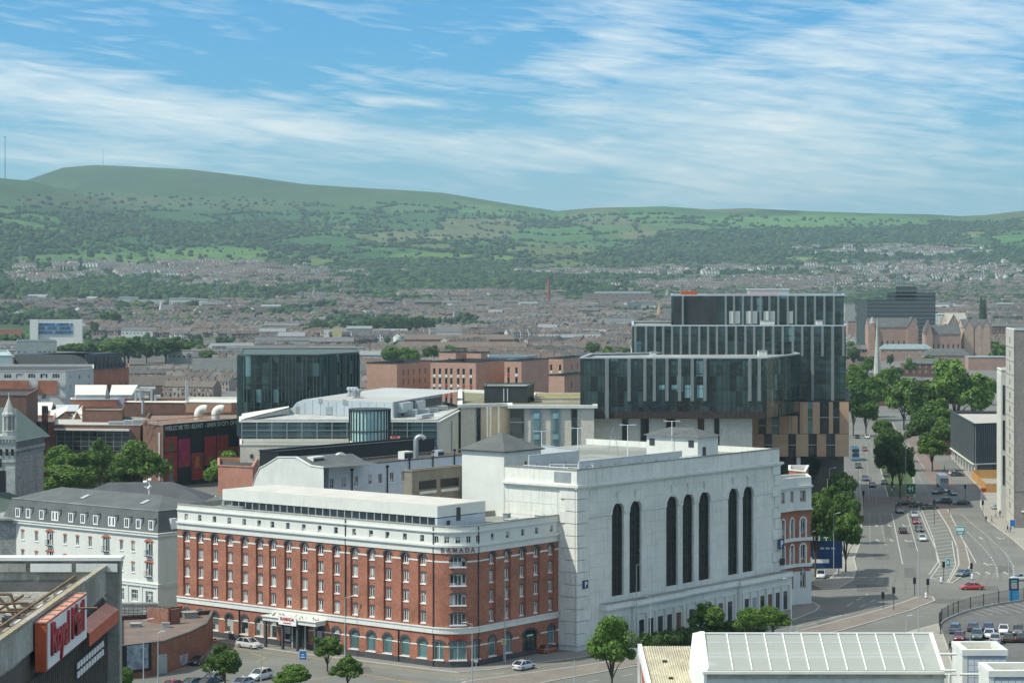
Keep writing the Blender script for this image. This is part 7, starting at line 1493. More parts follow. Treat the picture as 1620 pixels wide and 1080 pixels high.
# roof clutter: gantry rail, cradle, ducts
gr_ = thing('roof_gantry_rail', 'rusty brown maintenance rail with pale blocks along the roof edge', 'gantry', (-38, 150, 32.2)); go = gr_.location
rm_ = mat('rusty_brown_steel', (.17, .11, .07), .8, .3, 1.)
b = MB(go); b.box(-39.1, -38.9, 130, 206, 33.6, 33.8); b.box(-38.1, -37.9, 130, 206, 33.6, 33.8); b.obj('rail', rm_, gr_)
for i in range(17): cube(gr_, 'sleeper', trimw if i % 2 else cst, (-.5, -16+i*4.2, 1.1), (1.0, 2.1, .2)); cube(gr_, 'leg', rm_, (-.5, -16+i*4.2, 0), (.2, .2, 1.1))
cd_ = thing('roof_cradle', 'black steel window-cleaning cradle frame on the roof at the left edge', 'cradle', (-41.6, 186, 32.2)); b = MB()
for a, c in (((-2, 0, 0), (-1.5, 0, 2.6)), ((2, 0, 0), (1.2, 0, 2.6)), ((-1.5, 0, 2.6), (1.2, 0, 2.6)), ((-3, 0, 1.2), (3, 0, 1.2)), ((-2, 1, 0), (2, 1, 2.4)), ((0, 0, 2.6), (1.9, 0, .4)), ((-2.6, 0, 1.8), (2.6, 0, 1.9))): b.tube(a, c, .12, 6)
b.obj('frame', rm_, cd_); b = MB(); b.lathe([(0, 0), (.8, 0), (.8, .5), (0, .5)], 14, (-1.8, -.6)); b.obj('reel', darkm, cd_); cube(cd_, 'counterweight', darkm, (1.4, 0, 0), (1.6, 1.2, .8)); b = MB(); b.tube((1, 0, 1.4), (8.2, 0, 1.5), .1, 6); b.obj('boom', rm_, cd_)
for i, (x, y, w, lb, m_) in enumerate(((-40.6, 176, 1.4, 'rusty brown round vent on the postal roof', rm_), (-41.2, 196, 1.1, 'small pale post box on the far part of the postal roof', cst), (-39.6, 161, 1.6, 'open dark hatch beside the gantry rail', darkm))):
    t_ = thing('roof_hatch', lb, 'roof hatch', (x, y, 32.2), group='hatches on the postal roof'); b = MB(); b.lathe([(w/2, 0), (w/2, .4), (w*.6, .45), (w*.6, .6), (0, .7)], 12); b.obj('cap', m_, t_); cube(t_, 'kerb', cst, (0, 0, 0), (w*1.3, w*1.3, .15))
b = MB()
for i in range(420): x, y = random.uniform(-46, -39.2), random.uniform(150, 205); s = random.uniform(.08, .35); b.T = Matrix.Translation((x, y, 32.21)) @ Matrix.Rotation(random.random()*3, 4, 'Z'); b.box(-s, s, -s*.5, s*.5, 0, s*.35)
for i in range(160): x, y = random.uniform(-37.8, -36.9), random.uniform(150, 205); s = random.uniform(.06, .22); b.T = Matrix.Translation((x, y, 32.21)); b.box(-s, s, -s, s, 0, s*.6)
tag(b.obj('roof_debris', rusty), kind='stuff')

# ------------------------------------------------------------ glass-roofed atrium, lower right
ae = 18.7; ar_ = 21.5; aY, aR = 245., 252.2; ax0, ax1 = P(1113, aY).x, P(1495, aY).x
at_ = thing('glass_roofed_hall', 'long hall with a sloping glazed roof, white ribs and a white end wall', 'glass-roofed hall', (ax0, aY, 0)); o = at_.location
b = MB(o); b.box(ax0+.05, ax1-.05, aY+.1, aY+14, 0, ae-.75); b.obj('wall', mat('ribbed_sheet', (.60, .63, .60), .5, .12, .4, wave=('Z', .3, .03), streak=.35), at_)
b = MB(o); b.box(ax0-.1, ax1+.3, aY-.35, aY+.25, ae-.32, ae-.05); b.obj('gutter', trimw, at_); b = MB(o); b.box(ax0, ax1+.1, aY-.12, aY+.1, ae-.75, ae-.33); b.obj('fascia', mat('green_stained_fascia', (.36, .36, .26), .8, .3, .5, streak=.5), at_)
panegl = bpy.data.materials.new('roof_glazing'); panegl.use_nodes = True; pb = panegl.node_tree.nodes['Principled BSDF']; pb.inputs['Base Color'].default_value = (.37, .39, .35, 1); pb.inputs['Roughness'].default_value = .15; pb.inputs['Alpha'].default_value = .85; pb.inputs['Specular IOR Level'].default_value = .6
npn = 12
def rp_(x, t, dz=0): return (x, aY+(aR-aY)*t, ae+(ar_-ae)*t+dz)
xs_ = [ax0+1.1+(ax1-.2-ax0-1.1)*i/npn for i in range(npn+1)]; xs_[0] = ax0+.4
for i in range(npn):
    for t0, t1 in ((0, .44), (.44, .76), (.76, 1)): b = MB(o); b.quad(rp_(xs_[i], t0), rp_(xs_[i+1], t0), rp_(xs_[i+1], t1), rp_(xs_[i], t1)); b.obj('roof_pane', panegl, at_)
for i, x in enumerate(xs_): b = MB(o); w = .2 if i == npn else .06; b.add([rp_(x-w, 0, .02), rp_(x+w, 0, .02), rp_(x+w, 1, .02), rp_(x-w, 1, .02), rp_(x-w, 0, .14), rp_(x+w, 0, .14), rp_(x+w, 1, .14), rp_(x-w, 1, .14)], [(4, 5, 6, 7), (0, 1, 5, 4), (1, 2, 6, 5), (3, 0, 4, 7)]); b.obj('rafter', whitepaint, at_)
for t in (.44, .76): b = MB(o); b.add([rp_(ax0+.3, t-.007, .02), rp_(ax1, t-.007, .02), rp_(ax1, t+.007, .05), rp_(ax0+.3, t+.007, .05)], [(0, 1, 2, 3)]); b.obj('purlin', metalw, at_)
b = MB(o); b.box(ax0-.1, ax1+.1, aR-.15, aR+.15, ar_, ar_+.15); b.obj('ridge', whitepaint, at_)
b = MB(o); b.quad((ax0, aR, ar_), (ax1, aR, ar_), (ax1, aR+6, ae), (ax0, aR+6, ae)); b.obj('rear_slope', lead, at_)
b = MB(o); b.box(ax0+.6, ax1-.5, aY+.6, aR+5, ae-1.6, ae-1.5); b.obj('inner_deck', conc, at_)
b = MB(o); xe = P(1092, aY+4).x
b.prism([(xe, aY+5.5), (ax0+.02, aY-.3), (ax0+.35, aY-.2), (ax0+.5, aR+.1), (xe+.6, aR+.1)], 0, ae-.2)
b.add([(xe, aY+5.5, ae-.2), (ax0+.02, aY-.3, ae-.2), (ax0+.1, aR, ar_+.25), (xe+.5, aR, ar_+.1)], [(0, 1, 2, 3)]); b.add([(ax0+.02, aY-.3, ae-.2), (ax0+.6, aY-.2, ae-.1), (ax0+.7, aR, ar_+.3), (ax0+.1, aR, ar_+.3)], [(0, 1, 2, 3)]); b.obj('white_end', whitepaint, at_)
# corrugated cream roof to its left
rs = thing('corrugated_roof_shed', 'shed with a weathered cream corrugated roof left of the glazed roof', 'shed', P(1013, 252)); o = rs.location
cz0, cz1 = Z(1022, 258), Z(1080, 246)-1.2; b = MB(o); X0, X1 = P(1013, 258).x, P(1096, 258).x; nseg = 44
for i in range(nseg):
    a, c = X0+(X1-X0)*i/nseg, X0+(X1-X0)*(i+1)/nseg; z = .1*(i % 2); z2 = .1*((i+1) % 2); b.quad((a+.9, 240, cz0-5.2+z), (c+.9, 240, cz0-5.2+z2), (c, 258, cz0+z2), (a, 258, cz0+z))
b.obj('corrugated_roof', mat('cream_corrugated', (.47, .43, .31), .8, .2, .5, fine=.15, col2=(.36, .33, .25)), rs)
b = MB(o); b.add([(X0-.25, 258, cz0+.3), (X0+.15, 258, cz0+.3), (X0+1.1, 240, cz0-4.9), (X0+.7, 240, cz0-4.9)], [(0, 1, 2, 3)]); b.add([(X0-.25, 258, cz0+.3), (X0+.7, 240, cz0-4.9), (X0+.7, 240, cz0-6), (X0-.25, 258, cz0-.8)], [(0, 1, 2, 3)]); b.box(X0-.3, X0-.05, 257.5, 258, 0, cz0+.3); b.obj('white_verge', whitepaint, rs)
b = MB(o); b.add([(X0, 258, 0), (X0+.8, 240, 0), (X0+.8, 240, cz0-5.3), (X0, 258, cz0-.1)], [(0, 1, 2, 3)]); b.obj('red_gable', mat('flaking_red_wall', (.40, .12, .08), .8, .3, .8, col2=(.55, .5, .46)), rs)
b = MB(o); b.box(X0+.5, X1, 246.5, 246.8, cz0-3.35, cz0-3.1); b.obj('flashing', darkm, rs)
for x, y in ((2.8, 254), (3.2, 250), (4., 247), (4.6, 245), (1.4, 247.5)): cube(rs, 'roof_bolt', darkm, (x, y-252, cz0-(258-y)*.29+.05), (.5, .15, .25))
# white tiled plant towers
tile = mat('white_tile', (.62, .65, .66), .3, .05, .5); groutm = mat('grout', (.40, .44, .46), .8)
def tiled(label, x0, x1, py, Y0, dep):
    a = P(x0, Y0); L = P(x1, Y0).x-a.x; z1 = Z(py, Y0); t_ = thing('tiled_tower', label, 'plant tower', a, group='white tiled plant towers'); b = MB(); b.box(.03, L-.03, .03, dep, 0, z1-.6); b.obj('core', groutm, t_)
    s = .62; nx_ = int((L-.5)/s); s = (L-.5)/nx_
    for i in range(nx_):
        for k in range(7): cube(t_, 'tile', tile, (.5+(i+.5)*s, 0, z1-.9-(k+1)*s), (s-.05, .06, s-.05))
    b = MB(); b.box(-.1, .42, -.05, dep, 0, z1-.5); b.obj('white_edge', trimw, t_)
    for q in ((-.15, L+.15, -.15, .5), (-.15, L+.15, dep-.5, dep+.15), (-.15, .55, .5, dep-.5), (L-.55, L+.15, .5, dep-.5)): b = MB(); b.box(*q, z1-.6, z1); b.obj('rim', trimw, t_)
    b = MB(); b.box(.5, L-.5, .5, dep-.5, z1-.9, z1-.5); b.obj('sunk_roof', rusty, t_)
tiled('taller white tiled plant tower with a sunken roof right of the glazed hall', 1524, 1592, 1027, 238, 5.5); tiled('nearer white tiled plant tower at the lower right corner', 1566, 1660, 1060, 228, 5)
pw = thing('white_plant_wall', 'white side wall and pipes between the glazed roof and the tiled tower', 'plant wall', P(1511, 236)); o = pw.location
b = MB(o); q = P(1511, 243.5); r = P(1524, 238.05); b.add([(q.x, q.y, 0), (r.x, r.y, 0), (r.x, r.y, Z(1030, 238)), (q.x, q.y, Z(1016, 243.5))], [(0, 1, 2, 3)]); b.obj('wall', trimw, pw)
for zz, a, c in ((1034, 1486, 1514), (1060, 1494, 1512), (1066, 1495, 1513), (1066, 1518, 1560)): p, q = P(a, 236.5, Z(zz, 236.5)), P(c, 236.5, Z(zz, 236.5)); b = MB(o); b.tube(p, q, .13, 8); b.obj('pipe', trimw, pw)
for px, a, c in ((1502, 1066, 1080), (1560, 1062, 1080)): p, q = P(px, 236, Z(a, 236)), P(px, 236, Z(c, 236)-3); b = MB(o); b.tube(p, q, .14, 8); b.obj('pipe', trimw, pw)

# ------------------------------------------------------------ curved brick wall building by the hotel car park
cbp = [(187, 1075), (258, 1066), (300, 1050), (326, 1036), (334, 1020)]
cb = thing('curved_brick_building', 'low curved red brick building with a framed dark poster beside the hotel', 'building', G(187, 1075)); o = cb.location; cbm = mat('old_red_brick', (.25, .115, .08), .88, .2, .5, fine=.2, streak=.3)
zc_ = 4.9; pts = [G(x, y) for x, y in cbp]; outer = pts+[P(337, 386), P(300, 384), P(187, 379)]
# compute height from roof edge: y 1000 at px 200 / 990 at 330
b = MB(o); b.prism([(p.x, p.y) for p in outer], 0, zc_, top=False); b.obj('brick_wall', cbm, cb); b = MB(o); b.poly([(p.x, p.y, zc_-.5) for p in outer]); b.obj('roof', mat('brown_felt', (.17, .13, .11), .9, .2, .3), cb)
b = MB(o); ring(b, outer, .12, -.35, zc_, zc_+.25); b.obj('coping', mat('dark_coping', (.12, .11, .10), .9), cb)
T1, L1, a1 = FR(pts[0], pts[1])
cube(cb, 'poster_frame', black, (T1 @ Vector((1.8+1.4, -.1, .9)))-o, (4.9, .3, 4.2), a1); cube(cb, 'poster', mat('poster_grey', (.22, .27, .30), .5, .6, 1.2), (T1 @ Vector((1.8+1.4, -.28, 1.3)))-o, (3.7, .06, 3.7), a1)
cube(cb, 'steel_door', steel, (T1 @ Vector((L1-.2, -.06, .1)))-o, (1.7, .12, 3.), a1)
T2, L2, a2 = FR(pts[1], pts[2])
for i in range(2): cube(cb, 'graffiti_panel', mat('graffiti', (.38, .38, .42), .8, .5, 1.5, col2=(.15, .12, .2)) if 'graffiti' not in bpy.data.materials else bpy.data.materials['graffiti'], (T2 @ Vector((L2-3+i*1.5, -.03, .3)))-o, (1.4, .06, 1.6), a2)
for x, y in ((196, 975), (300, 985)):
    pass
for i, (px, Yq, w, lb) in enumerate(((215, 372, 1.6, 'square vent on the curved building roof, nearest the postal building'), (262, 371, 1.2, 'small vent in the middle of the curved building roof'), (300, 382, 2.2, 'low grey box on the curved building roof by the hotel'), (240, 386, 2.6, 'flat rooflight at the back of the curved building roof'))):
    t_ = thing('roof_vent', lb, 'vent', P(px, Yq, zc_-.5), .2*i, 'vents on the curved building roof'); cube(t_, 'casing', (steel, metalw)[i % 2], (0, 0, 0), (w, w*.8, .5+.2*(i % 3))); cube(t_, 'cap', lead, (0, 0, .5+.2*(i % 3)), (w*1.15, w, .1))
iw = thing('yard_wall', 'inner brick wall and rail on the roof terrace of the curved building', 'wall', P(270, 376, zc_-.5)); o2 = iw.location
b = MB(o2); p, q = P(268, 374), P(322, 380); T3, L3_, _a = FR(p, q); b.T = T3; b.box(0, .35, 0, 5, zc_-.5, zc_+1.9); b.box(0, 2.4, 0, .35, zc_-.5, zc_+1.9); b.box(0, L3_, 5, 5.3, zc_-.5, zc_+1.3); b.obj('wall', cbm, iw)
b = MB(o2)
for i in range(13): p_ = P(190+i*7, 379.5, 0); b.tube((p_.x, p_.y, zc_), (p_.x, p_.y, zc_+1.6), .05, 4)
for z in (.6, 1.1, 1.6): a, c = P(190, 379.5, zc_+z), P(280, 379.5, zc_+z); b.tube(a, c, .05, 4)
b.obj('rail', darkm, iw)
body('pale_yard_wall', 'pale low wall behind the roof terrace', 'wall', [(192, 404), (250, 404), (250, 405), (192, 405)], 3.5, conc, lead)
# ------------------------------------------------------------ trees one by one
def T_at(key, px, pyb, pyt, wpx, label, group='street trees', z=0., name='street_tree'):
    p = G(px, pyb, z); h = (pyb-pyt)*p.y/F; s = wpx*p.y/F/8.0
    return tree(key, p, s, label, group, h/9.6, name=name)
for a in [('bright', 968, 1096, 972, 78, 'bushy lime-green tree with a forked bare trunk in front of the white building'),
          ('lime', 356, 1092, 1020, 62, 'round green tree by the parked cars at the end of the curved brick wall'), ('lime2', 518, 1062, 1004, 56, 'tree in front of the hotel pavement, upper of the close pair'),
          ('lime', 550, 1090, 1036, 62, 'tree at the bottom edge, lower of the close pair by the hotel'), ('bright', 462, 1100, 1050, 60, 'pale green tree at the bottom edge left of the close pair'), ('bright2', 198, 1102, 1052, 34, 'small pale tree at the foot of the postal building'),
          ('lime', 1122, 1012, 953, 60, 'dark green round tree beside the white building podium, left one'), ('bright2', 1185, 1015, 960, 52, 'light green tree beside the white building podium, middle one'), ('bright', 1222, 1010, 958, 56, 'light green tree at the right end of the white building podium'),
          ('lime2', 1290, 912, 772, 68, 'large tree on the peninsula pavement next to the Victorian bays'), ('lime', 1318, 880, 770, 62, 'tall tree on the peninsula pavement behind the large one'), ('lime2', 1338, 905, 806, 58, 'tree at the road edge of the peninsula pavement'),
          ('dark', 1330, 830, 742, 50, 'tree in the middle of the peninsula row'), ('lime2', 1345, 860, 785, 40, 'slim tree at the kerb of the peninsula row'), ('dark', 1312, 850, 790, 50, 'low dense tree inside the peninsula row')]: T_at(*a)
for a in [('dark', 1403, 745, 672, 46, 'tree at the far end of the median row'), ('dark', 1412, 775, 690, 56, 'large dark tree in the middle of the median row'), ('dark', 1424, 788, 700, 50, 'large dark tree at the near end of the median row'), ('lime2', 1397, 705, 662, 36, 'small light tree leading the median row'), ('dark', 1408, 730, 680, 46, 'dark tree second from the far end of the median row')]: T_at(*a, group='median trees')
for a in [('bright', 95, 782, 704, 62, 'broad tree beside the cathedral wall'), ('lime', 158, 780, 695, 56, 'tall dark tree in the middle of the left tree group'), ('bright2', 130, 790, 712, 72, 'green tree between the cathedral and the dark tree'), ('bright', 217, 790, 696, 92, 'big round bright green tree in front of the grid-glazed block'), ('dark', 190, 790, 735, 60, 'low tree behind the dark hipped roof'),
          ('bright2', 108, 797, 735, 96, 'low spreading tree in front of the cathedral wall'), ('bright', 358, 790, 712, 60, 'bright green tree in front of the mural')]: T_at(*a, group='trees left of the mural')
far_t = []; evg = []; ORD = ['leftmost', 'second from left', 'third from left', 'fourth from left', 'fifth from left', 'sixth from left', 'seventh from left', 'eighth from left', 'ninth from left', 'tenth from left', 'eleventh from left', 'twelfth from left', 'thirteenth from left', 'fourteenth from left', 'fifteenth from left', 'sixteenth from left']
for i, (px, pyb, pyt, w) in enumerate([(a_, b_, c_-4*(a_ < 340)+4*(a_ > 1000), d_*(1.35 if a_ < 340 else .98)) for a_, b_, c_, d_ in [(100, 576, 548, 30), (122, 575, 545, 32), (148, 577, 546, 34), (180, 578, 540, 38), (203, 577, 536, 36), (232, 574, 543, 26), (262, 575, 537, 40), (285, 573, 541, 34), (305, 568, 552, 26), (330, 580, 556, 24), (20, 560, 536, 30), (175, 522, 494, 30), (345, 505, 478, 34), (455, 560, 540, 24), (446, 555, 538, 26), (560, 555, 538, 22),
    (620, 590, 545, 40), (645, 590, 548, 42), (680, 580, 546, 30), (712, 570, 545, 26), (745, 566, 548, 18), (850, 570, 548, 20), (938, 572, 541, 34), (960, 574, 546, 30), (985, 572, 548, 26),
    (1360, 660, 580, 50), (1350, 690, 600, 50), (1382, 665, 590, 60), (1405, 640, 575, 44), (1430, 680, 592, 60), (1460, 690, 600, 60), (1512, 690, 562, 110), (1540, 680, 590, 70), (1485, 700, 625, 60), (1460, 715, 650, 60), (1500, 650, 580, 60), (1430, 650, 610, 50), (1475, 745, 676, 50), (1455, 700, 640, 44), (1560, 640, 590, 50), (1370, 690, 620, 46), (1350, 640, 570, 40), (1420, 610, 575, 26), (1440, 598, 562, 22), (1468, 590, 556, 24), (1372, 600, 560, 30), (1350, 585, 545, 30), (1585, 580, 540, 40), (1490, 720, 660, 40), (1570, 560, 535, 36), (1600, 620, 580, 40), (1348, 560, 535, 30)]]):
    k = ('far2', 'far3', 'far', 'far3')[i % 4] if px > 600 else ('far', 'far2')[i % 2]
    side = 'left of the round glass drum' if px < 400 else 'behind the pink halls' if px < 1000 else 'past the junction'
    sz_ = 'broad' if w >= 44 else 'medium' if w >= 30 else 'small'
    far_t.append((T_at(k, px, pyb, pyt, w, '%s %s broadleaf tree %s' % (sz_, {'far': 'dark green', 'far2': 'green', 'far3': 'light green'}[k], side), group='broadleaf trees %s' % side, name='broadleaf_tree'), px))
for i, (px, pyt, w) in enumerate([(486, 516, 16), (497, 512, 18), (511, 508, 20), (522, 514, 14), (548, 508, 16), (556, 510, 18), (570, 512, 18), (582, 505, 18), (592, 504, 20), (606, 501, 22), (618, 503, 20), (632, 500, 22), (645, 502, 22), (658, 499, 20), (671, 500, 20), (680, 503, 16), (150, 508, 14), (300, 540, 20), (1555, 470, 12), (1408, 560, 10)]):
    evg.append(px); et = T_at('far', px, 531 if pyt < 520 else pyt+24, pyt, w*1.25, (ORD[i]+' of the dark evergreens in the belt above the terraces' if i < 16 else 'small dark evergreen standing alone at x %s' % {150: 'the park trees on the left', 300: 'the left terraces', 1555: 'the pink church', 1408: 'the school below the large church'}.get(px, 'the belt')).replace('alone at x', 'alone near'), group='dark evergreens in the belt', name='evergreen_tree')
by = {}
for t_, px in far_t: by.setdefault(t_['label'], []).append((px, t_))
for lb, l in by.items():
    if len(l) > 1:
        for i, (px, t_) in enumerate(sorted(l, key=lambda q: q[0])): t_['label'] = '%s of the %ss' % (ORD[i], lb.replace('tree', 'tree',1).replace(' broadleaf tree ', ' broadleaf trees ')) if False else ORD[i]+' of the '+lb.replace('broadleaf tree', 'broadleaf trees')
# shrub bed at the podium
b = MB(); hcm, _ = crown_mesh('shrub_mass', leafB, n=3000, rx=3.6, rz=1.3, zc=.8, leaf=.22, seed=9)
t_ = thing('shrub_bed', 'low mixed shrubs along the foot of the white building podium', 'shrubs', G(1060, 1030)); t_['kind'] = 'stuff'
for i in range(9): put('shrub', hcm, t_, G(1028+i*20, 1026-i*3.2)-t_.location, random.random()*6, (.8, .7, 1.))

# ------------------------------------------------------------ vehicles
def carset(kind):
    """profile pieces: (length, width, body stations, cabin)"""
    return {'hatch': (4.2, 1.78, 1.46, (-1.95, -1.2, .25, 1.15)), 'saloon': (4.6, 1.8, 1.42, (-1.7, -1.0, .3, 1.25)), 'suv': (4.45, 1.88, 1.66, (-2.1, -1.5, .35, 1.2)), 'van': (5.2, 2.0, 2.3, (-2.5, -2.4, 1.2, 2.0))}[kind]
carm = {}
def paint(col):
    k = 'car_paint_%.2f_%.2f_%.2f' % col
    if k not in carm:
        m = bpy.data.materials.new(k); m.use_nodes = True; p = m.node_tree.nodes['Principled BSDF']; p.inputs['Base Color'].default_value = (*col, 1); p.inputs['Roughness'].default_value = .25; p.inputs['Metallic'].default_value = .1; p.inputs['Coat Weight'].default_value = .8; p.inputs['Coat Roughness'].default_value = .05; carm[k] = m
    return carm[k]
lampw = mat('headlight_lens', (.7, .7, .7), .15, .02, spec=.8); lampr = mat('tail_light_lens', (.35, .01, .01), .2, .05); carglass = mat('car_glass', (.02, .025, .03), .05, .05, spec=.9)
_cm = {}
def carmeshes(kind):
    if kind in _cm: return _cm[kind]
    L, Wd, Ht, (c0, c1, c2, c3) = carset(kind); hl = L/2; hw = Wd/2; belt = Ht*.62 if kind != 'van' else 1.25; hood = belt-.08 if kind != 'van' else 1.15
    # stations: x, half width, z low, z shoulder, z top
    st = [(-hl, hw*.82, .38, belt*.72, belt*.86), (-hl+.12, hw*.93, .26, belt*.74, belt*.97), (c0, hw, .2, belt*.78, belt), (c1, hw, .19, belt*.8, belt+.01), (0, hw, .19, belt*.8, belt), (c2, hw, .19, belt*.8, belt), (c3, hw*.98, .19, belt*.78, belt-.02), (hl-.35, hw*.92, .22, hood*.72, hood*.86), (hl-.08, hw*.8, .28, hood*.6, hood*.72), (hl, hw*.7, .36, hood*.52, hood*.62)]
    b = MB(); vs = []; fs = []
    for (x, w, zl, zs, zt) in st: vs += [(x, -w*.9, zl), (x, -w, zl+.15), (x, -w, zs), (x, -w*.93, zt), (x, -w*.5, zt+.03), (x, w*.5, zt+.03), (x, w*.93, zt), (x, w, zs), (x, w, zl+.15), (x, w*.9, zl)]
    for i in range(len(st)-1):
        for k in range(10): fs.append((i*10+k, (i+1)*10+k, (i+1)*10+(k+1) % 10, i*10+(k+1) % 10))
    fs += [tuple(range(10)), tuple(range((len(st)-1)*10, len(st)*10))]; b.add(vs, fs)
    rt_ = Ht; tw = hw*.74; rw = hw*.9
    roof = [(c1+.05, -tw, rt_-.06), (c2-.0, -tw, rt_-.05), (c2, tw, rt_-.05), (c1+.05, tw, rt_-.06), ((c1+c2)/2, 0, rt_)]
    b.add(roof, [(0, 1, 4), (1, 2, 4), (2, 3, 4), (3, 0, 4)])
    def pil(x0, x1, w=.07):
        for s in (-1, 1): b.tube((x0, s*rw, belt), (x1, s*tw, rt_-.06), w, 4)
    pil(c0+.02, c1+.06); pil(c3-.02, c2); pil((c0+c3)/2-.1, (c1+c2)/2, .06)
    body_ = b
    g = MB(); g.add([(c0, -rw+.03, belt), (c3, -rw+.03, belt), (c3, rw-.03, belt), (c0, rw-.03, belt), (c1+.06, -tw+.02, rt_-.08), (c2-.02, -tw+.02, rt_-.08), (c2-.02, tw-.02, rt_-.08), (c1+.06, tw-.02, rt_-.08)], [(0, 1, 5, 4), (1, 2, 6, 5), (2, 3, 7, 6), (3, 0, 4, 7)])
    w = MB(); r = .33 if kind != 'van' else .36; w.tube((0, -.11, 0), (0, .11, 0), r, 14); w2 = MB(); w2.tube((0, -.13, 0), (0, .13, 0), r*.6, 10)
    hlm = MB(); hlm.box(-.08, .05, -.2, .2, -.08, .08); 
    _cm[kind] = (body_, g, w.mesh('tyre', rubber), w2.mesh('rim', steel), hlm, L, Wd, r, hood, belt); return _cm[kind]
_cb = {}
def car(kind, px, py, dirv, col, label, z=0.014, group=None):
    bo, g, wm, rm, hlm, L, Wd, r, hood, belt = carmeshes(kind); rz = math.atan2(dirv[1], dirv[0]); p = G(px, py); t_ = thing('parked_car' if group and 'park' in group else 'car', label, 'van' if kind == 'van' else 'car', (p.x, p.y, z), rz, group)
    k = (kind, paint(col).name)
    if k not in _cb: me = bo.mesh('car_body', paint(col)); me.shade_smooth(); me.set_sharp_from_angle(angle=math.radians(38)); _cb[k] = me
    put('body', _cb[k], t_)
    if ('g', kind) not in _cb: _cb['g', kind] = g.mesh('windows', carglass); _cb['h', kind] = hlm.mesh('lamp', lampw); _cb['t', kind] = hlm.mesh('lamp', lampr)
    put('windows', _cb['g', kind], t_)
    for x in (-L*.3, L*.31):
        for s in (-1, 1): q = put('wheel', wm, t_, (x, s*(Wd/2-.1), r)); put('rim', rm, q)
    for s in (-1, 1): put('headlight', _cb['h', kind], t_, (L/2-.1, s*Wd*.3, hood*.68)); put('taillight', _cb['t', kind], t_, (-L/2+.03, s*Wd*.34, belt*.78))
    return t_
wh, bk_, gy, sv, rd, bu, dg, og = (.62, .63, .62), (.02, .02, .022), (.10, .11, .115), (.38, .40, .41), (.42, .04, .02), (.03, .09, .22), (.06, .07, .075), (.38, .11, .04)
vd, ud = (V.x, V.y), (-U.x, -U.y); tow, aw = (-.06, -1), (.06, 1)
for a in [('hatch', 829, 1058, vd, wh, 'white hatchback driving past the hotel corner'), ('suv', 394, 1024, ud, wh, 'white estate car parked at the kerb in front of the hotel'), ('suv', 412, 1074, (-.5, -.85), wh, 'white car with dark windows beside the lamp post at the bottom'),
          ('hatch', 867, 1032, vd, og, 'orange-brown car stopped at the hotel garage entrance'), ('suv', 954, 1038, vd, (.10, .02, .02), 'dark red car behind the lime-green tree trunk'),
          ('saloon', 1537, 932, (-1, -.05), (.60, .06, .03), 'bright red saloon turning across the junction'), ('hatch', 1523, 911, (-.6, -.9), (.10, .16, .17), 'teal-grey hatchback waiting beside the red saloon'),
          ('hatch', 1459, 855, tow, wh, 'white hatchback nearest in the queue on the left carriageway'), ('saloon', 1454, 840, tow, dg, 'dark car second in the queue'), ('hatch', 1449, 828, tow, (.25, .03, .03), 'dark red car third in the queue'), ('suv', 1446, 818, tow, sv, 'silver car fourth in the queue'),
          ('hatch', 1428, 843, aw, (.035, .03, .03), 'black car alone in the middle lane'), ('suv', 1423, 811, tow, gy, 'grey car just past the stop line, left of the queue'),
          ('saloon', 1430, 799, (-1, -.1), bk_, 'leftmost black car crossing the junction'), ('saloon', 1450, 802, (-1, -.1), (.035, .04, .045), 'second black car crossing the junction'), ('saloon', 1470, 805, (-1, -.1), (.03, .03, .035), 'third dark car crossing the junction'), ('suv', 1493, 796, (-1, .0), (.04, .05, .05), 'fourth dark car crossing, below the lorry'), ('saloon', 1520, 798, (-1, .0), (.02, .025, .025), 'rightmost long black car crossing the junction'),
          ('suv', 1484, 781, (-.7, -.8), (.035, .05, .07), 'dark blue car in front of the lorry'), ('hatch', 1507, 783, (.1, -1), (.05, .16, .20), 'teal hatchback right of the lorry'), ('hatch', 1494, 778, (-.1, -1), sv, 'silver car directly in front of the lorry'),
          ('hatch', 1506, 751, (-.3, -1), wh, 'white car behind and right of the lorry'), ('saloon', 1514, 753, (1, .2), dg, 'dark car beside the hoarding'), ('saloon', 1582, 806, (1, .05), (.36, .40, .40), 'silver green saloon at the edge of the plaza'),
          ('suv', 1369, 760, tow, (.05, .07, .12), 'dark blue car in the shade on the far road'), ('hatch', 1380, 770, tow, bk_, 'black car in the shade on the far road'), ('hatch', 1391, 737, aw, sv, 'silver car on the far road near the median trees'), ('van', 1387, 724, aw, dg, 'dark van on the far road near the median trees'),
          ('hatch', 1368, 713, tow, (.22, .03, .03), 'red car behind the blue bus'), ('saloon', 1356, 693, tow, bk_, 'black car at the far end of the road, left'), ('hatch', 1372, 693, tow, wh, 'white car at the far end of the road'), ('van', 1390, 679, (-1, .2), wh, 'white van crossing at the far junction'), ('suv', 1358, 740, tow, bk_, 'black car by the kerb below the podium'), ('hatch', 1401, 754, aw, gy, 'grey car half hidden by the median trees'), ('hatch', 1399, 766, aw, (.3, .31, .32), 'pale grey car in the shade of the median trees'),
          ('suv', 1299, 914, (-.2, -1), wh, 'white van-like car parked by the dark parking sign'), ('hatch', 1275, 921, (.2, -1), wh, 'white hatchback leaving the parking entrance'), ('hatch', 1283, 898, (1, -.2), bk_, 'black car parked behind the parking sign'),
          ('hatch', 1614, 918, (-1, 0), wh, 'white car at the right edge beyond the totem sign')]: car(*a)
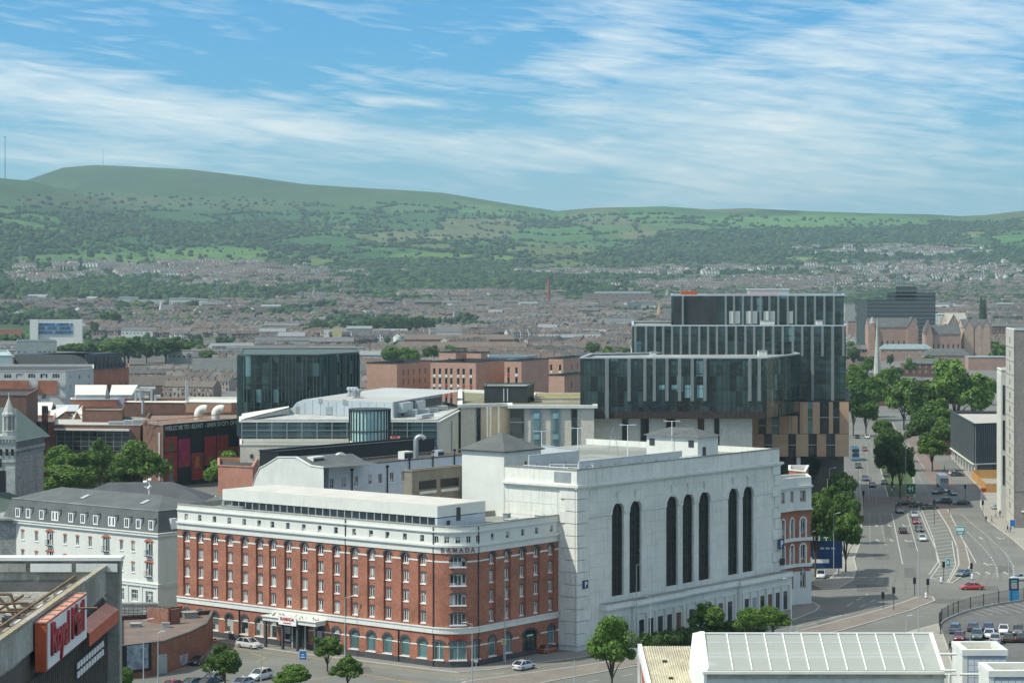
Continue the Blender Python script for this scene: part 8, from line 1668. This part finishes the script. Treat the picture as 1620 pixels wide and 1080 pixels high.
cpc = [(1511, 1000, (.09, .15, .20), 'blue-grey'), (1518, 1012, (.16, .03, .05), 'dark red'), (1539, 997, (.07, .09, .12), 'dark slate'), (1546, 1010, (.07, .12, .12), 'dark teal'), (1563, 997, (.03, .07, .20), 'deep blue'), (1565, 1008, wh, 'white'), (1575, 1016, sv, 'silver'), (1588, 1001, (.68, .69, .68), 'bright white'), (1596, 1014, (.05, .055, .04), 'olive black'), (1610, 1003, gy, 'grey'), (1616, 1014, (.02, .02, .025), 'black'), (1633, 1002, sv, 'pale silver')]
for i, (px, py, c_, n_) in enumerate(cpc): car('hatch' if i % 3 else 'suv', px, py, (-.25, -1) if i % 2 else (.25, 1), c_, '%s car in the fenced car park, %s row' % (n_, 'back' if py < 1005 else 'front'), z=.018, group='cars in the fenced car park')
for i, (px, py, c_, lb) in enumerate([(230, 1098, wh, 'white car roof at the bottom edge by the curved brick wall'), (270, 1091, (.40, .03, .03), 'red car at the bottom edge'), (302, 1087, (.08, .14, .14), 'dark teal car at the bottom edge'), (327, 1086, bk_, 'black car at the bottom edge left of the tree'), (336, 1078, (.16, .24, .26), 'blue-grey car beside the round green tree'), (383, 1086, sv, 'silver car half behind the round green tree'), (316, 1050, (.05, .05, .06), 'dark car in the corner by the curved brick wall')]): car('hatch', px, py, (-.5, -.85), c_, lb, group='cars parked beside the curved wall')
# lorry and bus
lp_ = G(1492, 772); lr = thing('lorry', 'white box lorry waiting at the junction', 'lorry', (lp_.x, lp_.y, .014), math.atan2(-1, -.06))
b = MB(); b.box(-6.2, 1.2, -1.22, 1.22, 1.0, 3.9); b.obj('cargo_box', whitepaint, lr); b = MB(); b.box(1.5, 3.4, -1.15, 1.15, .6, 2.0); b.add([(1.5, -1.15, 2), (3.35, -1.15, 2), (3.35, 1.15, 2), (1.5, 1.15, 2), (1.5, -1.1, 3.1), (2.9, -1.1, 3.1), (2.9, 1.1, 3.1), (1.5, 1.1, 3.1)], [(4, 5, 6, 7), (0, 1, 5, 4), (2, 3, 7, 6), (3, 0, 4, 7)]); b.obj('cab', paint(sv), lr); b = MB(); b.quad((3.36, -1.05, 2.02), (3.36, 1.05, 2.02), (2.92, 1., 3.0), (2.92, -1., 3.0)); b.obj('windscreen', carglass, lr); cube(lr, 'chassis', black, (-1.2, 0, .5), (9, .9, .5))
for x in (-5, -3.9, 2.5):
    for s in (-1.05, 1.05): b = MB(); b.tube((x, s-.15, .5), (x, s+.15, .5), .5, 12); b.obj('wheel', rubber, lr)
bp_ = G(1352, 727); bs = thing('double_decker_bus', 'pale blue double-decker bus coming along the far road', 'bus', (bp_.x, bp_.y, .014), math.atan2(-1, -.08)); bluebus = paint((.12, .30, .42))
b = MB(); b.box(-5.2, 5.2, -1.25, 1.25, .35, 4.3); b.obj('body', bluebus, bs)
for z in (1.4, 3.05):
    b = MB(); b.box(5.2, 5.24, -1.1, 1.1, z, z+.95); b.obj('windscreen', carglass, bs)
    for s in (-1.27, 1.27): b = MB(); b.box(-4.9, 5., s-.01, s+.01, z, z+.8); b.obj('side_windows', carglass, bs)
for x in (-3.4, 3.2):
    for s in (-1.1, 1.1): b = MB(); b.tube((x, s-.15, .5), (x, s+.15, .5), .5, 12); b.obj('wheel', rubber, bs)
b = MB(); b.box(5.24, 5.27, -.7, .7, 2.5, 2.85); b.obj('destination_blind', black, bs)

# ------------------------------------------------------------ lamp posts, signals, signs
galv = mat('galvanised_steel', (.42, .44, .43), .5, .1, 1., metal=.2)
def lamp(label, px, pyb, pyt, side=1, arm=1.8, z=0.12):
    p = G(px, pyb); h = (pyb-pyt)*p.y/F; t_ = thing('street_lamp', label, 'street lamp', (p.x, p.y, 0), 0, 'street lamps'); b = MB(); b.tube((0, 0, 0), (0, 0, 1.2), .12, 8); b.tube((0, 0, 1.2), (0, 0, h), .09, 8, .05); b.obj('pole', galv, t_)
    if side: b = MB(); b.tube((0, 0, h), (side*arm, 0, h+.25), .045, 6); b.obj('arm', galv, t_); b = MB(); b.add([(side*arm-.3, -.14, h+.2), (side*arm+.4, -.1, h+.3), (side*arm+.4, .1, h+.3), (side*arm-.3, .14, h+.2), (side*arm-.3, -.1, h+.34), (side*arm+.4, -.06, h+.38), (side*arm+.4, .06, h+.38), (side*arm-.3, .1, h+.34)], [(0, 1, 2, 3), (4, 5, 6, 7), (0, 1, 5, 4), (1, 2, 6, 5), (2, 3, 7, 6), (3, 0, 4, 7)]); b.obj('lantern', metalw, t_)
for a in [('tall lamp post rising in front of the postal building edge', 227, 1095, 981, 1, 1.1), ('lamp post in front of the curved brick building', 250, 1090, 1001, 1, .6), ('lamp post with two arms beside the white car at the bottom', 413, 1100, 1026, -1, 1.), ('lamp post at the hotel corner, reaching the fourth floor', 747, 1100, 987, -1, 1.1), ('lamp post in front of the hotel entrance side', 546, 1040, 945, 1, 1.2), ('slim lamp post against the hotel right wing', 799, 1049, 915, 0), ('short post without arm near the kerb below the white building', 909, 1100, 1043, 0),
          ('lamp post right of the lime-green tree', 1029, 1025, 944, -1, 1.4), ('slim lamp post in front of the first arched windows', 1007, 1018, 893, 1, 1.2), ('lamp post at the right end of the podium trees', 1252, 998, 917, -1, 1.2), ('tall lamp post in the centre of the junction', 1454, 944, 800, 0), ('very tall lamp column among the median trees', 1433, 792, 655, -1, .8), ('lamp post on the plaza by the totem sign', 1596, 915, 850, 0),
          ('short white lamp by the footpath', 1434, 1003, 975, 1, .6), ('tall lamp at the kerb of the peninsula', 1319, 915, 813, 1, 1.), ('lamp post beside the Victorian bays', 1281, 930, 842, 1, .8), ('slim lamp above the peninsula trees, left', 1309, 840, 757, 0), ('slim lamp above the peninsula trees, middle', 1312, 820, 741, 1, 1.4), ('lamp above the peninsula trees, right', 1338, 830, 792, 1, .9), ('slim column at the paved median', 1453, 1003, 875, 0), ('lamp post beside the left trees below the mural', 177, 770, 711, 0),
          ('lamp column on the far road below the podium', 1358, 790, 733, 1, .7), ('thin column at the far end by the school trees', 1386, 690, 650, 0), ('thin lamp by the pale church spire', 1386, 800, 770, 0)]: lamp(*a)
def signal(label, px, pyb, pyt):
    p = G(px, pyb); h = (pyb-pyt)*p.y/F; t_ = thing('traffic_light', label, 'traffic light', (p.x, p.y, .1), 0, 'traffic lights'); b = MB(); b.tube((0, 0, 0), (0, 0, h-.2), .07, 6); b.obj('pole', darkm, t_); cube(t_, 'signal_head', black, (0, 0, h-1.2), (.32, .3, 1.0)); cube(t_, 'backing_board', black, (0, .1, h-1.3), (.55, .05, 1.2))
for a in [('traffic light at the near end of the hatched area', 1493, 920, 888), ('traffic light on the paved median beside the teal-grey car', 1537, 906, 890), ('traffic light at the left tip of the central reservation', 1397, 963, 936), ('second traffic light on the central reservation', 1414, 965, 928), ('traffic light left of the central lamp post', 1447, 942, 913), ('cluster of traffic signals right of the central lamp post', 1468, 940, 915), ('traffic light beside the black cars crossing', 1478, 830, 790), ('traffic light right of the crossing cars', 1502, 815, 790), ('traffic light on the plaza corner', 1555, 815, 791), ('traffic light in front of the lorry side', 1527, 790, 766), ('traffic light at the peninsula far kerb', 1366, 805, 776), ('traffic light at the far median tip', 1411, 785, 762)]: signal(*a)
green = mat('sign_green', (.01, .12, .07), .5, .1); tealm = mat('sign_teal', (.10, .35, .36), .5)
def sign(label, px, pyb, y0, y1, w, m_, posts=2, stripe=None):
    p = G(px, pyb); k = p.y/F; t_ = thing('road_sign', label, 'road sign', (p.x, p.y, 0)); z0, z1 = (pyb-y1)*k, (pyb-y0)*k; ww = w*k; cube(t_, 'board', m_, (0, 0, z0), (ww, .08, z1-z0)); cube(t_, 'border', whitepaint, (0, .03, z0-.06), (ww+.14, .05, z1-z0+.12))
    for s in ((-.3, .3) if posts == 2 else (0,)): cube(t_, 'post', galv, (s*ww, .1, 0), (.12, .12, z0+.3))
    if stripe:
        for (x, z, a, c) in stripe: cube(t_, 'symbol', whitepaint, (x*ww, -.06, z0+z*(z1-z0)), (a*ww, .04, c*(z1-z0)))
sign('green direction sign showing a route map at the median', 1441, 792, 765, 781, 15, green, stripe=[(-.1, .2, .07, .6), (-.1, .5, .5, .07), (.2, .25, .07, .5)]); sign('green direction sign with a white T beside the peninsula trees', 1307, 905, 845, 864, 20, green, stripe=[(0, .1, .08, .7), (0, .7, .5, .1)])
sign('pale blue direction sign on the brown median', 1519, 868, 832, 845, 15, tealm, stripe=[(0, .45, .8, .35), (0, .15, .5, .12)]); sign('narrow blue information panel by the hatched area', 1500, 917, 883, 895, 6, tealm, stripe=[(0, .3, .3, .4)]); sign('blue parking sign in front of the hotel entrance', 479, 1043, 1029, 1042, 11, bluep, stripe=[(0, .2, .6, .1), (0, .5, .4, .1)]); sign('blue sign panel in front of the hotel ground floor window', 640, 1040, 1022, 1033, 5, bluep, 1, stripe=[(0, .2, .5, .5)]); sign('tiny blue panel at the edge of the plaza', 1602, 845, 822, 832, 8, bluep); sign('red square warning plate by the median sign', 1436, 792, 783, 789, 5, redp, 1); sign('yellow plate on the lamp beside the hotel right wing', 797, 1048, 1010, 1018, 6, yellowp, 1); sign('yellow direction plate on the peninsula pavement', 1320, 905, 886, 890, 12, yellowp)
def disc(label, px, pyb, pyt, m_):
    p = G(px, pyb); h = (pyb-pyt)*p.y/F; t_ = thing('round_sign', label, 'road sign', (p.x, p.y, .1)); b = MB(); b.tube((0, 0, 0), (0, 0, h), .05, 6); b.obj('pole', galv, t_); b = MB(); b.tube((0, -.08, h-.35), (0, -.03, h-.35), .38, 16); b.obj('disc', m_, t_); cube(t_, 'bar', whitepaint, (0, -.1, h-.41), (.5, .03, .12))
disc('red no-entry sign at the side street beside the hotel', 340, 1022, 1010, redp); disc('grey-backed round sign at the hotel corner', 753, 1066, 1042, steel)
for px, py, lb in ((1489, 921, 'white bollard at the tip of the hatched area'), (1538, 916, 'white bollard beside the teal-grey car'), (1465, 946, 'white bollard at the tip of the central reservation'), (1411, 778, 'white bollard at the far median')):
    p = G(px, py, .12); t_ = thing('bollard', lb, 'bollard', p); b = MB(); b.lathe([(.22, 0), (.22, .9), (.15, 1.1), (0, 1.15)], 10); b.obj('shell', whitepaint, t_); b = MB(); b.lathe([(.26, 0), (.26, .12)], 10); b.obj('base', darkm, t_)
# totem, fence
p = G(1604, 951); tm = thing('totem_sign', 'tall dark and blue totem sign at the car park fence', 'totem sign', (p.x, p.y, 0)); k = p.y/F
cube(tm, 'upper_panel', mat('slate_blue_panel', (.035, .05, .07), .4), (0, 0, 18*k), (15*k, .5, 37*k-18*k+0)); cube(tm, 'lower_panel', mat('bright_blue', (.03, .26, .50), .4), (0, 0, 0), (15*k, .52, 18*k-.01)); cube(tm, 'logo', tealm, (0, -.27, 31*k), (9*k, .04, 3*k))
for i in range(6): cube(tm, 'text_line', whitepaint, (0, -.27, (21+i*1.6)*k), ((8+(i % 2)*2)*k, .03, .5*k))
fp_ = [(1488, 1003), (1486, 992), (1490, 985), (1500, 979), (1516, 972), (1535, 966), (1556, 961), (1580, 956), (1600, 953), (1640, 948), (1700, 943)]
fc = thing('car_park_fence', 'dark metal mesh fence curving round the car park', 'fence', G(*fp_[0])); o = fc.location; fh = 2.4
for i in range(len(fp_)-1):
    a, c = G(*fp_[i]), G(*fp_[i+1]); T_, L__, a__ = FR(a, c); cube(fc, 'post', black, a-o, (.12, .12, fh+.2), a__)
    n = max(1, int(L__/3))
    for q in range(1, n): cube(fc, 'post', black, (T_ @ Vector((q*L__/n, 0, 0)))-o, (.1, .1, fh+.2), a__)
    b = MB(o); b.T = T_
    for q in range(int(L__/.22)): b.box(q*.22, q*.22+.025, -.01, .01, .2, fh)
    b.box(0, L__, -.02, .02, fh-.05, fh); b.box(0, L__, -.02, .02, .2, .25); b.obj('mesh_panel', darkm, fc)
    cube(fc, 'kerb_wall', conc, (T_ @ Vector((L__/2, 0, 0)))-o, (L__, .25, .35), a__)
# bus shelter and hand rails by the podium
p = G(1250, 1003); bsx = thing('guard_rail', 'short silver guard rail beside the podium lamp post', 'guard rail', (p.x, p.y, .12))
for z in (.3, .75, 1.15): cube(bsx, 'rail', galv, (0, 0, z), (3.2, .08, .1))
for x in (-1.6, -.5, .5, 1.6): cube(bsx, 'post', galv, (x, 0, 0), (.1, .1, 1.2))
p = G(1003, 1052); bsx = thing('signal_cabinet_rail', 'white framed railing with a sign left of the corrugated shed', 'guard rail', (p.x, p.y, .12))
for x in (-1.2, -.4, .5, 1.3): cube(bsx, 'post', galv, (x, 0, 0), (.1, .1, 2.4))
cube(bsx, 'panel', metalw, (0, -.05, 1.3), (2.4, .06, 1.3))
# people
def person_mesh(name, mats, stride=.25):
    me = bpy.data.meshes.new(name); h = 1.74
    J = [(0, 0, .95), (0, 0, 1.2), (0, 0, 1.42), (0, 0, 1.5), (0, 0, 1.6), (0, 0, 1.72), (-.19, 0, 1.4), (-.26, .05, 1.13), (-.25, -.08, .88), (.19, 0, 1.4), (.26, -.05, 1.13), (.25, .1, .88), (-.1, 0, .9), (-.11, stride*.5, .5), (-.11, stride, .08), (-.11, stride-.14, .04), (.1, 0, .9), (.11, -stride*.4, .5), (.11, -stride, .08), (.11, -stride-.14, .04)]
    E_ = [(0, 1), (1, 2), (2, 3), (3, 4), (4, 5), (2, 6), (6, 7), (7, 8), (2, 9), (9, 10), (10, 11), (0, 12), (12, 13), (13, 14), (14, 15), (0, 16), (16, 17), (17, 18), (18, 19)]
    Rr = [.15, .15, .16, .06, .1, .09, .07, .05, .035, .07, .05, .035, .1, .065, .045, .04, .1, .065, .045, .04]
    me.from_pydata(J, E_, []); o = bpy.data.objects.new('tmp', me); COL.objects.link(o); md_ = o.modifiers.new('s', 'SKIN'); sv_ = me.skin_vertices[0].data
    for i, r in enumerate(Rr): sv_[i].radius = (r, r*.75 if i < 3 else r)
    sv_[0].use_root = True; o.modifiers.new('u', 'SUBSURF').levels = 1; dg_ = bpy.context.evaluated_depsgraph_get(); m2 = bpy.data.meshes.new_from_object(o.evaluated_get(dg_)); bpy.data.objects.remove(o); m2.materials.clear()
    for m_ in mats: m2.materials.append(m_)
    for f in m2.polygons: z = f.center.z; f.material_index = 0 if z > 1.5 or (abs(f.center.x) > .2 and z < .95) else (1 if z > .92 else 2)
    m2.shade_smooth(); return m2
skin = mat('skin', (.45, .28, .2), .6, .05); hairm = mat('hair', (.05, .03, .02), .7)
cl = {n: mat('cloth_'+n, c, .85, .1) for n, c in (('dark', (.03, .03, .04)), ('jeans', (.06, .09, .16)), ('white', (.6, .6, .58)), ('red', (.4, .05, .04)), ('grey', (.2, .2, .2)), ('blue', (.08, .14, .3)))}
for i, (px, py, t1, t2, lb) in enumerate([(1560, 826, 'dark', 'dark', 'person in dark clothes on the plaza kerb, left of the pair'), (1569, 827, 'grey', 'dark', 'person in a grey top and dark trousers on the plaza'), (1575, 819, 'white', 'jeans', 'person in a white top crossing the plaza'), (1582, 817, 'dark', 'jeans', 'person in a dark top and jeans near the brick tower'), (1590, 815, 'blue', 'dark', 'person in a blue top beside the brick tower'), (1594, 842, 'dark', 'grey', 'person in dark top by the blue panel, left'), (1599, 843, 'dark', 'dark', 'person all in black by the blue panel, right'), (1494, 745, 'dark', 'dark', 'person in black at the crossing behind the lorry'), (1271, 945, 'grey', 'jeans', 'person in a grey top by the Victorian corner'), (1498, 750, 'red', 'dark', 'person in a red top behind the lorry'), (1414, 776, 'white', 'jeans', 'person in white waiting on the far median'), (1503, 1030, 'dark', 'dark', 'person on the footpath beside the car park fence')]):
    p = G(px, py, .12); t_ = thing('person', lb, 'person', p, random.random()*6.28); put('body', person_mesh('body_%d' % i, [skin, cl[t1], cl[t2]], .2+.1*(i % 3)), t_); b = MB(); b.lathe([(.0, 1.79), (.07, 1.78), (.105, 1.72), (.11, 1.64), (.08, 1.58)], 10); b.obj('hair', hairm, t_)
# same-labelled things get their place in the row
dup = {}
for o_ in COL.objects:
    if o_.parent is None and o_.get('label'): dup.setdefault(o_['label'], []).append(o_)
for lb, l in dup.items():
    if 1 < len(l) <= 16:
        for i, o_ in enumerate(sorted(l, key=lambda q: q.location.x/max(1, q.location.y))): o_['label'] = ORD[i]+': '+(lb if len(lb.split()) < 13 else lb.replace('terraced ', ''))
hz = bpy.data.materials.new('haze_air'); hz.use_nodes = True; t = hz.node_tree; t.nodes.clear(); pv_ = t.nodes.new('ShaderNodeVolumePrincipled'); pv_.inputs['Color'].default_value = (.70, .93, 1.0, 1); pv_.inputs['Density'].default_value = 6.2e-5; pv_.inputs['Anisotropy'].default_value = .3
om = t.nodes.new('ShaderNodeOutputMaterial'); t.links.new(pv_.outputs[0], om.inputs['Volume']); b = MB(); b.box(-14000, 14000, -1500, 21500, -1.5, 760); tag(b.obj('haze', hz), kind='stuff')
